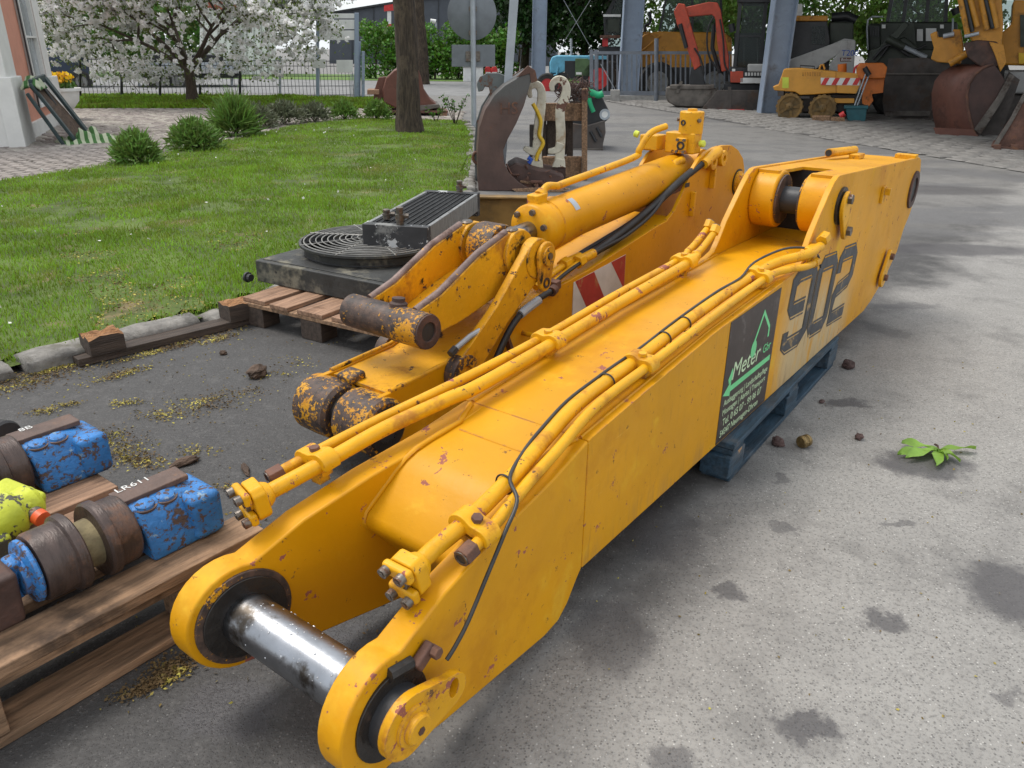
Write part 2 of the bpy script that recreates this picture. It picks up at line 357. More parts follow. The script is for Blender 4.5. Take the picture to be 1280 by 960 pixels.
# lawn edges
KERB = [(-3.9, 1.0), (-2.18, 3.02), (-1.47, 3.88), (-.98, 4.75), (-.62, 5.9), (-.46, 7.6), (-.55, 10.5), (-.70, 13.6), (-.95, 15.6)]
LAWN = KERB + [(-1.8, 15.9), (-2.9, 15.9), (-3.9, 13.9), (-4.25, 11.6), (-4.40, 9.9), (-4.75, 8.9), (-5.2, 7.8), (-6.6, 6.3), (-9, 4.5)]
def inpoly(P, poly):
    x, y = P[:, 0], P[:, 1]; ins = np.zeros(len(P), bool); n = len(poly)
    for i in range(n):
        x1, y1 = poly[i]; x2, y2 = poly[(i+1) % n]
        c = ((y1 > y) != (y2 > y)) & (x < (x2-x1)*(y-y1)/(y2-y1+1e-12)+x1); ins ^= c
    return ins
def lawn_z(x, y): return .052+.010*np.sin(x*1.7+y*.9)+.006*np.sin(y*2.1-x)
M['soil'] = mat('lawn_soil', (.075, .11, .02), .95, var=.4, scale=3, bump=.6, bscale=20, dirt=((.17, .13, .06), 2.2, .56, .72, .95), rand=False)
M['grass'] = mat('grass_blades', (.20, .315, .028), .55, var=.3, scale=1.4, bump=0, island=.42, dirt=((.25, .27, .055), 1.1, .52, .72, .6), rand=False, trans=.35, spec=.3)
M['grass_far'] = mat('far_grass', (.085, .16, .02), .9, var=.35, scale=3, bump=.5, bscale=25, dirt=((.15, .19, .05), 1.2, .5, .7, .9), rand=False)
# lawn as a gently uneven sheet
gx = np.arange(-9.2, -.2, .1); gy = np.arange(.9, 16.2, .1); mbl = MB(); idx = {}
for i, x in enumerate(gx):
    for j, y in enumerate(gy):
        cs = np.array([[x, y], [x+.1, y], [x+.1, y+.1], [x, y+.1]])
        if inpoly(cs, LAWN).all():
            q = []
            for (a, b) in cs:
                k = (round(a*100), round(b*100))
                if k not in idx: idx[k] = len(mbl.v); mbl.v.append((a, b, float(lawn_z(a, b))))
                q.append(idx[k])
            mbl.f.append(tuple(q))
lw = mbl.build('lawn', M['soil'], smooth=180); tag(lw, 'green spring lawn beside the yard kerb', kind='structure')
base_ = sheet('lawn_border', LAWN, .032, M['soil'])
# grass blades
def blades(N, box, poly, hmin, hmax, wid, bare=True, zf=lawn_z, seed=1, fade=None):
    r = np.random.default_rng(seed)
    P = np.stack([r.uniform(box[0], box[1], N), r.uniform(box[2], box[3], N)], 1)
    if fade is not None: P = P[r.uniform(size=len(P)) < fade(P)]
    P = P[inpoly(P, poly)]
    if bare:
        d = np.array([mnoise.noise((p[0]*1.3, p[1]*1.3, 2.0)) + .5*mnoise.noise((p[0]*4, p[1]*4, 5.0)) for p in P])
        P = P[(d < .34) | (r.uniform(size=len(P)) < .22)]
    n = len(P); z0 = zf(P[:, 0], P[:, 1])-.005
    patch = np.array([.6+.8*abs(mnoise.noise((p[0]*.9+7, p[1]*.9, 0.0))) for p in P])
    h = r.uniform(hmin, hmax, n)*patch; a = r.uniform(0, 2*np.pi, n); w = wid*r.uniform(.7, 1.4, n)*(1+P[:, 1]*.10)
    lean = r.uniform(.1, .75, n)*h; b = r.uniform(0, 2*np.pi, n)
    dx, dy = np.cos(a)*w, np.sin(a)*w; lx, ly = np.cos(b)*lean, np.sin(b)*lean
    B = np.stack([P[:, 0], P[:, 1], z0], 1)
    V = np.stack([B+np.stack([dx, dy, 0*h], 1), B-np.stack([dx, dy, 0*h], 1),
                  B+np.stack([lx*.4-dx*.7, ly*.4-dy*.7, h*.6], 1), B+np.stack([lx*.4+dx*.7, ly*.4+dy*.7, h*.6], 1), B+np.stack([lx, ly, h], 1)], 1).reshape(-1, 3)
    k = np.arange(n)[:, None]*5
    T = np.concatenate([k+[0, 1, 2], k+[0, 2, 3], k+[3, 2, 4]], 0)
    return V, T
V, F = blades(430000, (-7.5, -.3, 1.5, 16.2), LAWN, .02, .055, .0020, fade=lambda P: np.clip(5.5/np.maximum(P[:, 1], 3), .30, 1))
o = np_mesh('lawn_grass', V, F, M['grass']); tag(o, 'short bright green grass blades of the lawn', 'grass', kind='stuff')
# daisies
n = 130; P = np.stack([rng.uniform(-6, -.6, n), rng.uniform(3, 14, n)], 1); P = P[inpoly(P, LAWN)]
P = np.concatenate([P, lawn_z(P[:, 0], P[:, 1])[:, None]+.06], 1); V, F = leaves(P, .022, 1.0, .9)
M['petal'] = mat('white_petals', (.75, .74, .70), .7, var=.1, bump=0, island=.1, trans=.3)
tag(np_mesh('daisies', V, F, M['petal']), 'tiny white daisies scattered through the lawn', 'flower', kind='stuff')
# kerb stones along the lawn
M['kerb'] = mat('grey_kerb_stone', (.22, .205, .185), .9, var=.35, scale=9, bump=.9, bscale=35, dirt=((.13, .12, .095), 4, .5, .72, .95))
kerb = thing('kerb', 'grey stone kerb between the lawn and the asphalt', None); del kerb['label']; tag(kerb, 'grey stone kerb between the lawn and the asphalt', kind='structure')
def resample(poly, step):
    out = []; acc = 0
    for a, b in zip(poly[:-1], poly[1:]):
        a = Vector(a); b = Vector(b); L = (b-a).length; s_ = acc
        while s_ < L: out.append(((a+(b-a)*(s_/L)), math.atan2(-(b-a).x, (b-a).y))); s_ += step
        acc = s_-L
    return out
stone_mesh = []
for k in range(6):
    r_ = random.Random(k); pts = []
    L = .40; Wd = .15
    bm = bmesh.new(); bmesh.ops.create_cube(bm, size=1); bmesh.ops.subdivide_edges(bm, edges=bm.edges, cuts=3, use_grid_fill=True)
    for vv in bm.verts:
        vv.co = Vector((vv.co.x*Wd, vv.co.y*L, vv.co.z*.16))
        e = mnoise.noise_vector(vv.co*9+Vector((k*7, 0, 0)))
        vv.co += e*.014
        if abs(vv.co.x) > .05 and vv.co.z > .05: vv.co.z -= .018
        if abs(vv.co.y) > .17 and vv.co.z > .05: vv.co.z -= .008
    me = bpy.data.meshes.new('kerb_stone'); bm.to_mesh(me); bm.free(); me.shade_smooth(); me.materials.append(M['kerb']); stone_mesh.append(me)
for i, (p, a) in enumerate(resample(KERB, .42)):
    o = bpy.data.objects.new('kerb_stone', stone_mesh[i % 6]); COL.objects.link(o); o.parent = kerb
    o.location = (p.x, p.y, -.016+random.uniform(-.016, .014)); o.rotation_euler = (random.uniform(-.04, .04), random.uniform(-.05, .05), a+random.uniform(-.05, .05)+(math.pi if i % 2 else 0))
    o.scale = (random.uniform(.9, 1.1), random.uniform(.86, .95), 1)
# ------------------------------------------------------------------ cobbled path and paved apron
M['joint'] = mat('sandy_joints', (.12, .105, .075), .95, var=.35, scale=5, bump=.4, bscale=40, rand=False)
M['sett'] = mat('stone_setts', (.30, .265, .235), .85, var=.25, scale=8, bump=.4, bscale=50, dirt=((.12, .10, .08), 3, .5, .75, .9), island=.25)
def paving(name, label, poly, size, jm, sm, yaw, piece, zbase, sortkey, gap=.12, edge=.25):
    root = sheet(name, poly, zbase, jm); tag(root, label)
    ca, sa = math.cos(R(yaw)), math.sin(R(yaw)); xs = [p[0] for p in poly]; ys = [p[1] for p in poly]
    cx, cy = sum(xs)/len(xs), sum(ys)/len(ys); L = max(max(xs)-min(xs), max(ys)-min(ys)); cells = []
    nx = int(L/size[0])+2; ny = int(L/size[1])+2
    for j in range(-ny, ny):
        for i in range(-nx, nx):
            u = (i+(.5 if j % 2 else 0)+random.uniform(-edge, edge)*.3)*size[0]; w = (j+random.uniform(-edge, edge)*.3)*size[1]
            cells.append((cx+u*ca-w*sa, cy+u*sa+w*ca))
    cells = np.array(cells); cells = cells[inpoly(cells, poly)]
    vis = [i for i, c in enumerate(cells)]
    order = sorted(vis, key=lambda i: sortkey(cells[i]))
    bm = MB(); hx, hy = size[0]*(1-gap)/2, size[1]*(1-gap)/2; h = .018
    bm.add([(-hx, -hy, 0), (hx, -hy, 0), (hx, hy, 0), (-hx, hy, 0), (-hx*.82, -hy*.82, h), (hx*.82, -hy*.82, h), (hx*.82, hy*.82, h), (-hx*.82, hy*.82, h)], [(4, 5, 6, 7), (0, 1, 5, 4), (1, 2, 6, 5), (2, 3, 7, 6), (3, 0, 4, 7)])
    first = bm.build(piece, sm, root, smooth=0); c0 = cells[order[0]]
    def place(o, c):
        o.location = (c[0], c[1], zbase+.002+random.uniform(-.004, .003)); o.rotation_euler = (random.uniform(-.03, .03), random.uniform(-.03, .03), R(yaw)+random.uniform(-.08, .08))
    place(first, c0)
    for i in order[1:300]:
        o = first.copy(); COL.objects.link(o); o.parent = root; place(o, cells[i]); s_ = random.uniform(.86, 1.04); o.scale = (s_, random.uniform(.86, 1.04), 1)
    rest = MB(); bv = np.array(bm.v)
    VV = []; FF = []; b0 = 0; f0 = np.array(bm.f)
    for i in order[300:]:
        a = R(yaw)+random.uniform(-.08, .08); s_ = random.uniform(.86, 1.03); c = cells[i]
        v = bv*[s_, s_, 1]; v = np.stack([c[0]+v[:, 0]*math.cos(a)-v[:, 1]*math.sin(a), c[1]+v[:, 0]*math.sin(a)+v[:, 1]*math.cos(a), v[:, 2]+zbase+.002+random.uniform(-.004, .003)], 1)
        VV.append(v); FF.append(f0+b0); b0 += 8
    if VV:
        r_ = np_mesh(piece+'s', np.concatenate(VV), np.concatenate(FF), sm, root); r_['kind'] = 'stuff'
    return root
PATH = [(-5.2, 7.8), (-4.75, 8.9), (-4.40, 9.9), (-4.25, 11.6), (-3.9, 13.9), (-2.9, 15.9), (-1.8, 15.95), (-1.1, 15.9), (-1.15, 18.3), (-3.4, 18.7), (-6.5, 18.2), (-9.8, 17.6), (-8.6, 14.6), (-7.2, 11.5), (-6.9, 10), (-6.4, 7.0)]
paving('path', 'path of uneven grey stone setts curving past the pink house', PATH, (.17, .13), M['joint'], M['sett'], 12, 'sett', .022, lambda c: math.hypot(c[0], c[1]))
M['paver'] = mat('concrete_pavers', (.20, .19, .175), .85, var=.2, scale=4, bump=.3, bscale=40, dirt=((.14, .13, .12), 1.5, .5, .75, .9), island=.16)
M['joint2'] = mat('dark_joints', (.10, .095, .09), .95, var=.3, scale=5, bump=.3)
APRON = [(2.5, 23.2), (6.55, 8.6), (12, 8.6), (12, 23.2)]
paving('apron', 'strip of grey concrete pavers in front of the parked machines', APRON, (.34, .24), M['joint2'], M['paver'], -74, 'paver', .006, lambda c: abs((c[0]-2.5)*.96+(c[1]-23.2)*.27)*3+math.hypot(c[0], c[1])*.3)
# strips of grass by the fence and the hedge, the road beyond
FARL = [(-14, 20.6), (-12.5, 17.6), (-9.6, 17.75), (-6.5, 18.35), (-3.4, 18.9), (-2.0, 18.9), (-3.6, 22.6), (-14, 22.6)]
sheet('grass_strip', FARL, .012, M['grass_far'])
V, F = blades(70000, (-13, -2, 17.4, 22.6), FARL, .06, .16, .007, bare=False, zf=lambda x, y: x*0+.01, seed=3)
tag(np_mesh('strip_grass', V, F, M['grass']), 'longer grass growing under the blossoming tree', 'grass', kind='stuff')
M['road'] = mat('pale_road', (.20, .197, .194), .9, var=.15, scale=2, bump=.2, rand=False)
sheet('road', [(-60, 26), (8, 24.8), (14, 36), (-60, 36.4)], .004, M['road'])
VERGE = [(-60, 36.6), (4, 36.1), (4, 44), (-60, 44)]
sheet('verge', VERGE, .010, M['grass_far'])
# ------------------------------------------------------------------ the yellow boom
boom = thing('excavator_boom', 'long yellow excavator boom numbered 902 lying on a blue pallet', 'excavator boom', (.532, 2.039, 0), -36.5)
TOPS = [-1.30, -1.18, -.94, -.75, -.587, -.362, .089, .6, .80]
TOPZ = [.36, .392, .440, .460, .495, .519, .562, .585, .60]
def topz(s): return float(np.interp(s, TOPS, TOPZ))
def arc(c, r, a0, a1, n=12): return [(c[0]+r*math.cos(R(a0+(a1-a0)*i/n)), c[1]+r*math.sin(R(a0+(a1-a0)*i/n))) for i in range(n+1)]
PIN = (-1.263, .238)
nose_top = [(-.60, .493), (-.75, .460), (-.94, .432), (-1.11, .396)]
NOSE = [(-.60, .144), (-.62, .125), (-.66, .078), (-.70, .052), (-.76, .048), (-1.12, .095)][::-1]
nose_prof = nose_top + arc(PIN, .118, 74, 268, 18) + NOSE          # from fold, over the top, round the nose, back along the belly
rear_prof = [(-.60, .144), (2.00, .144), (2.11, .165), (2.356, .243), (2.52, .338), (2.575, .45), (2.66, .52), (2.70, .60), (2.70, .74), (2.655, .80), (2.58, .815),
             (1.149, .886), (1.115, .884), (1.075, .868), (1.031, .833), (.90, .71), (.85, .645), (.815, .610), (.76, .597), (.6, .585), (.089, .562), (-.362, .519), (-.585, .496), (-.60, .493)]
rear_prof = [(2.60, .816) if p == (2.58, .815) else p for p in rear_prof]
RX = lambda s: 0.0 + (.03*(-.60-s) if s < -.60 else 0)
def LX(s):
    if s < -.60: return -.362 + .145*(s+.60)
    return -.362 + .020*min(1, (s+.60)/1.7) if s < 1.1 else -.342
M['boom_side'] = None
def boom_side_mat():
    m = M['yellow'].copy(); m.name = 'yellow_paint_scuffed_side'; nt_ = m.node_tree
    t = NT.__new__(NT); t.m = m; t.t = nt_
    bs_ = [n for n in nt_.nodes if n.type == 'BSDF_PRINCIPLED'][0]; lk = bs_.inputs['Base Color'].links[0]; src = lk.from_socket
    c = t.n('ShaderNodeTexCoord'); v = c.outputs['Object']; sx = t.n('ShaderNodeSeparateXYZ'); t.l(v, sx.inputs[0])
    s_ = sx.outputs[1]; z_ = sx.outputs[2]
    mp = t.n('ShaderNodeMapping'); mp.inputs['Scale'].default_value = (1, 9, 1.6); t.l(v, mp.inputs['Vector'])
    nn = t.noise(mp.outputs[0], 2.2, 7, .68)
    lim = t.math('SUBTRACT', .62, t.math('MULTIPLY', t.math('SUBTRACT', s_, .75), .16))
    a = t.math('MULTIPLY', t.ramp(s_, .62, .85), t.ramp(s_, 1.75, 1.45)); b = t.ramp(t.math('SUBTRACT', lim, z_), -.02, .20)
    m1 = t.math('MULTIPLY', t.math('MULTIPLY', a, b), t.ramp(nn, .30, .52))
    col = t.mix(t.math('MULTIPLY', m1, .9), src, (.52, .40, .22))
    m2 = t.math('MULTIPLY', t.math('MULTIPLY', a, b), t.ramp(t.noise(mp.outputs[0], 3.1, 7, .7), .55, .70))
    col = t.mix(t.math('MULTIPLY', m2, .75), col, (.22, .13, .07))
    mq = t.n('ShaderNodeMapping'); mq.inputs['Scale'].default_value = (1, 2.2, 60); mq.inputs['Rotation'].default_value = (.12, 0, 0); t.l(v, mq.inputs['Vector'])
    col = t.mix(t.math('MULTIPLY', t.math('MULTIPLY', t.ramp(t.noise(mq.outputs[0], 3, 3, .6), .66, .69), t.ramp(t.noise(v, 3, 3), .5, .6)), .55), col, (.80, .55, .16))
    col = t.mix(t.math('MULTIPLY', t.ramp(t.noise(mp.outputs[0], 5, 6, .7), .54, .72), .38), col, (.34, .16, .02))
    # ground line dirt and the dusty stripe beside the fold
    st = t.math('MULTIPLY', t.ramp(s_, -.735, -.715), t.ramp(s_, -.60, -.62)); col = t.mix(t.math('MULTIPLY', st, .22), col, (.62, .48, .20))
    lo = t.math('MULTIPLY', t.ramp(z_, .24, .15), t.ramp(nn, .45, .62)); col = t.mix(t.math('MULTIPLY', lo, .35), col, (.30, .17, .06))
    t.l(col, bs_.inputs['Base Color']); return m
M['boom_side'] = boom_side_mat()
b = MB(); b.prism(nose_prof, 'x', RX, lambda s: RX(s)-.060); b.build('nose_plate', M['yellow'], boom, .006)
b = MB(); b.prism(nose_prof, 'x', LX, lambda s: LX(s)+.062); b.build('nose_plate', M['yellow'], boom, .006)
b = MB(); b.prism(rear_prof, 'x', RX, -.022); b.build('side_plate', M['boom_side'], boom, .003)
b = MB(); b.prism(rear_prof, 'x', LX, lambda s: LX(s)+.022); b.build('side_plate', M['yellow'], boom, .003)
# box top, rolled front
def strip(pl, th, xl, xr):
    m = MB(); n = len(pl); vs = []
    for i, (s, z) in enumerate(pl):
        a = Vector(pl[max(i-1, 0)]); c = Vector(pl[min(i+1, n-1)]); t_ = (c-a).normalized(); nn = Vector((-t_.y, t_.x))
        for (q, w) in ((xl(s), 0), (xr(s), 0), (xr(s), -th), (xl(s), -th)): vs.append((q, s+nn.x*w, z+nn.y*w))
    fs = []
    for i in range(n-1):
        for k in range(4): fs.append((i*4+k, i*4+(k+1) % 4, (i+1)*4+(k+1) % 4, (i+1)*4+k))
    fs += [(3, 2, 1, 0), tuple((n-1)*4+k for k in range(4))]
    m.add(vs, fs); return m
XLi = lambda s: LX(s)+(.058 if s < -.60 else .022)+.001
XRi = lambda s: RX(s)-(.056 if s < -.60 else .022)-.001
front = [(-.80, .10), (-.93, .270), (-.958, .303), (-.966, .322), (-.958, .343), (-.91, .383), (-.868, .418), (-.845, .434), (-.815, .447), (-.77, .457), (-.68, .472), (-.60, .492)]
mid = [(-.60, .493), (-.362, .516), (.089, .558), (.6, .581), (.85, .594), (1.462, .600)]
strip(front, .012, XLi, XRi).build('front_plate', M['yellow'], boom, smooth=50)
strip(mid, .012, XLi, XRi).build('top_plate', M['yellow'], boom, smooth=50)
strip([(-.80, .10), (-.62, .150), (2.0, .151)], .010, XLi, XRi).build('bottom_plate', M['yellow'], boom)
strip([(2.0, .150), (2.356, .25), (2.52, .345)], .010, XLi, XRi).build('bottom_plate', M['yellow'], boom)
# weld beads
def weld(path, r=.006):
    P = []
    for a, c in zip(path[:-1], path[1:]):
        a = Vector(a); c = Vector(c); n = max(2, int((c-a).length/.012))
        for i in range(n): P.append(a+(c-a)*(i/n))
    rr = [r*(1+.25*mnoise.noise(p*60)) for p in P]; return MB().tube(P, rr, 6)
for xf, sg in ((XLi, 1), (XRi, -1)):
    weld([(xf(s), s, z+.004) for s, z in front[2:]], .0075).build('weld_bead', M['yellow'], boom, smooth=60)
    weld([(xf(s), s, z+.001) for s, z in mid[:5]], .005).build('weld_bead', M['yellow'], boom, smooth=60)
weld([(XLi(-.70)+.02, -.70, .4685), (XRi(-.70)-.02, -.70, .4685)], .0025).build('weld_bead', M['yellow'], boom)
# raised rear box: top plate with an opening between the bosses
tz = lambda s: .886-(s-1.149)*.0483-.006
def slab(x0, x1, s0, s1, th=.014):
    return MB().add([(x0, s0, tz(s0)), (x1, s0, tz(s0)), (x1, s1, tz(s1)), (x0, s1, tz(s1)), (x0, s0, tz(s0)-th), (x1, s0, tz(s0)-th), (x1, s1, tz(s1)-th), (x0, s1, tz(s1)-th)], [(0, 1, 2, 3), (7, 6, 5, 4), (0, 4, 5, 1), (1, 5, 6, 2), (2, 6, 7, 3), (3, 7, 4, 0)])
rt = slab(-.319, -.023, 1.46, 2.59); rt.build('rear_top_plate', M['yellow'], boom, .002)
slab(-.319, -.235, 1.16, 1.458).build('rear_top_plate', M['yellow'], boom, .002)
slab(-.115, -.023, 1.16, 1.458).build('rear_top_plate', M['yellow'], boom, .002)
MB().box((-.171, 1.47, .72), (.296, .012, .27)).build('inner_wall', M['dark'], boom)  # dark colour stands for the shade inside the box opening
MB().prism([(2.60, .80), (2.66, .78), (2.68, .70), (2.66, .55), (2.57, .46), (2.53, .36), (2.51, .35), (2.55, .47), (2.64, .56), (2.66, .70), (2.64, .77)], 'x', -.319, -.023).build('end_plate', M['yellow'], boom)
# cylinder bosses between the cheeks with their dark pin
BC = (1.205, .765)
for x0, x1 in ((-.322, -.225), (-.128, -.0225)):
    MB().lathe([(.112, 0), (.112, x1-x0)], (x0, BC[0], BC[1]), (1, 0, 0), 40).build('pin_boss', M['yellow'], boom, .010, 3)
for xx, t_ in ((-.222, .012), (-.131, .012)):
    MB().ring((xx, BC[0], BC[1]), (1, 0, 0), .096, .05, t_, 32).build('boss_face', M['yellow_bare'], boom, .002)
MB().cyl((-.226, BC[0], BC[1]), (-.127, BC[0], BC[1]), .052, n=28).build('cylinder_pin', M['dark'], boom)
# outside retainer of that pin
def flag(c, x, ang, L, r0, r1, th, m, name, hole=True, boltm=True):
    """tear-drop pin retainer in the y-z plane"""
    a = R(ang); e = (c[0]+L*math.cos(a), c[1]+L*math.sin(a)); pts = [(e[0]+r1*math.cos(a+q), e[1]+r1*math.sin(a+q)) for q in np.linspace(-1.35, 1.35, 9)] + [(c[0]+r0*math.cos(a+q), c[1]+r0*math.sin(a+q)) for q in np.linspace(1.35, 2*math.pi-1.35, 22)]
    o = MB().prism(pts, 'x', x, x+th).build(name, m, boom, .004, 2)
    return o, e
fl, e = flag(BC, .014, -62, .115, .058, .034, .016, M['yellow_clean'], 'pin_retainer')
MB().ring((.004, BC[0], BC[1]), (1, 0, 0), .072, .02, .010).build('boss_ring', M['grease'], boom)
for q in ((BC[0]-.01, BC[1]+.03), (e[0], e[1])):
    MB().hexn((.028, q[0], q[1]), (1, 0, 0), .020, .018).build('bolt', M['bolt'], fl, .002)
fl, e = flag((2.19, .275), .010, 62, .11, .05, .034, .016, M['yellow_clean'], 'pin_retainer')
for q in ((2.19, .275), (e[0], e[1])): MB().hexn((.024, q[0], q[1]), (1, 0, 0), .018, .018).build('bolt', M['rust'], fl, .002)
MB().ring((.004, 2.588, .655), (1, 0, 0), .095, .062, .012, 36).build('rear_bush', M['rust_dark'], boom, .002)
MB().cyl((-.010, 2.588, .655), (.0015, 2.588, .655), .066, n=30).build('rear_bore', M['dark'], boom)
MB().box((.006, 1.89, .72), (.012, .05, .075)).box((.022, 1.89, .735), (.03, .03, .03)).build('bracket', M['yellow_clean'], boom, .003)
# short tube and cleats on the rear top
MB().cyl((-.285, 1.98, tz(1.98)+.030), (-.245, 2.28, tz(2.28)+.036), .020, n=16).build('top_tube', M['yellow_clean'], boom, .002)
MB().cyl((-.2855, 1.976, tz(1.98)+.030), (-.285, 1.981, tz(1.98)+.030), .015, n=16).build('tube_mouth', M['dark'], boom)
MB().box((-.215, 2.22, tz(2.22)+.012), (.05, .10, .022)).build('cleat', M['yellow_clean'], boom, .003)
MB().box((-.05, 2.53, tz(2.53)+.011), (.10, .06, .022)).build('cleat', M['yellow_clean'], boom, .003)
# main pin in the nose
xl, xr = LX(PIN[0])+.062, RX(PIN[0])-.060
MB().ring((xl+.0015, PIN[0], PIN[1]), (1, -.145, 0), .104, .05, .008, 44).build('bare_ring', M['yellow_bare'], boom, .002)
MB().ring((xl+.005, PIN[0], PIN[1]), (1, -.145, 0), .090, .045, .010, 44).build('bush_face', M['grease'], boom, .002)
M['chrome'] = mat('wet_ground_steel', (.30, .31, .33), .31, metal=1, var=.25, scale=5, bump=.05, bscale=60, grain=(1, 1, 1), rvar=.12, layers=[((.07, .06, .05), 7, .50, .66, .4)])
pin = MB().lathe([(.050, 0), (.054, .006), (.054, .03), (.0525, .034), (.0525, xr-xl)], (xl, PIN[0], PIN[1]), (1, 0, 0), 56).build('boom_pin', M['chrome'], boom)
# water beads on the pin
dv = []; 
bb = MB()
for k in range(70):
    a = random.gauss(90, 38); x = random.uniform(xl+.05, xr-.01); r_ = random.choice([.0012, .0016, .002, .003])
    c = (x, PIN[0]+.0524*math.cos(R(a)), PIN[1]+.0524*math.sin(R(a))); bb.lathe([(r_, 0), (r_*.85, r_*.4), (r_*.45, r_*.62), (0, r_*.7)], c, (0, math.cos(R(a)), math.sin(R(a))), 7)
M['water'] = mat('water_bead', (.32, .33, .35), .08, metal=.0, var=0, bump=0, spec=1)
o = bb.build('water_beads', M['water'], pin); o['kind'] = 'stuff'
xo = RX(PIN[0])
MB().ring((xo+.002, PIN[0], PIN[1]), (1, 0, 0), .086, .02, .010, 40).build('bush_face', M['grease'], boom, .002)
MB().lathe([(.060, 0), (.060, .026), (.056, .030)], (xo+.004, PIN[0], PIN[1]), (1, 0, 0), 40).build('pin_collar', M['dark'], boom)
# retainer flag: tear-drop with a slot, stepped cap in the middle
FA = R(-4); FD = (math.cos(FA), math.sin(FA))
def fpt(u, w): return (PIN[0]+u*FD[0]-w*FD[1], PIN[1]+u*FD[1]+w*FD[0])
fo = [fpt(.062*math.cos(q), .062*math.sin(q)) for q in np.linspace(1.25, 2*math.pi-1.25, 26)] + [fpt(.112+.034*math.cos(q), .034*math.sin(q)) for q in np.linspace(-1.25, 1.25, 12)]
sl_ = [fpt(.112+.013*math.cos(q), .006+.021*math.sin(q)) for q in np.linspace(0, 2*math.pi, 16, endpoint=False)]
x0, x1 = xo+.030, xo+.048
bm = bmesh.new()
def loop(pts, x): return [bm.verts.new((x, p[0], p[1])) for p in pts]
for x, rev in ((x0, True), (x1, False)):
    lo, li = loop(fo, x), loop(sl_, x); ee = []
    for L in (lo, li): ee += [bm.edges.new((L[i], L[(i+1) % len(L)])) for i in range(len(L))]
    bmesh.ops.triangle_fill(bm, use_beauty=True, edges=ee)
    if x == x0: A = (lo, li)
    else: B_ = (lo, li)
for P, Q in zip(A, B_):
    for i in range(len(P)): bm.faces.new((P[i], P[(i+1) % len(P)], Q[(i+1) % len(P)], Q[i]))
bmesh.ops.recalc_face_normals(bm, faces=bm.faces)
me = bpy.data.meshes.new('retainer_flag'); bm.to_mesh(me); bm.free(); me.materials.append(M['yellow_clean']); me.shade_smooth(); me.set_sharp_from_angle(angle=R(35))
rf = bpy.data.objects.new('retainer_flag', me); COL.objects.link(rf); rf.parent = boom
bv = rf.modifiers.new('bevel', 'BEVEL'); bv.width = .003; bv.segments = 2; bv.limit_method = 'ANGLE'; bv.angle_limit = R(50)
MB().lathe([(.040, 0), (.038, .007), (.029, .009), (.028, .018), (.025, .021)], (x1-.001, PIN[0]+.004, PIN[1]), (1, 0, 0), 30).build('cap', M['yellow_clean'], rf)
MB().hexn((x1+.018, PIN[0]+.004, PIN[1]), (1, 0, 0), .008, .004).build('grease_nipple', M['rust'], rf)
MB().box((xo+.010, fpt(.070, .084)[0], fpt(.070, .084)[1]), (.02, .05, .026), rotm(30)).build('stop_block', M['rust'], boom, .005)
MB().hexn((xo+.012, fpt(.085, .090)[0], fpt(.085, .090)[1]), (1, 0, 0), .012, .022).build('bolt', M['rust'], boom, .002)
MB().tube([(xo+.001, *fpt(-.01, .088)), (xo+.001, *fpt(.045, .080))], .014, 8).build('grease_smear', M['grease'], boom)
# ------------- pipework
def onp(s, x, h): return (x, s, topz(s)+h)
L1 = [(-.462, -1.18, .437), (-.440, -1.09, .455), (-.417, -.98, .476), (-.394, -.85, .500), (-.345, -.68, .529), (-.322, -.60, .540), (-.308, -.30, .566), (-.300, .10, .600), (-.305, .55, .624), (-.312, .62, .64)]
L2 = [(-.497, -1.10, .447), (-.468, -.97, .476), (-.440, -.83, .499), (-.372, -.62, .545), (-.352, -.30, .568), (-.344, .10, .602), (-.345, .55, .626), (-.350, .63, .642)]
R1 = [(-.040, -1.16, .430), (-.040, -1.08, .450), (-.034, -.98, .468), (-.044, -.82, .492), (-.062, -.68, .514), (-.075, -.52, .540), (-.074, -.25, .562), (-.070, .11, .598), (-.072, .56, .620), (-.040, .70, .640), (.018, .80, .655), (.034, .90, .668)]
R2 = [(.012, -1.06, .442), (.012, -.98, .458), (-.006, -.83, .486), (-.018, -.70, .506), (-.036, -.51, .538), (-.034, -.25, .560), (-.030, .11, .592), (-.032, .56, .616), (-.004, .68, .622), (.028, .76, .620), (.036, .84, .618)]
for path, r in ((L1, .0175), (L2, .0125), (R1, .0175), (R2, .0125)):
    MB().tube(path, r, 14, smooth=5).build('hydraulic_pipe', M['yellow_clean'], boom, smooth=60)
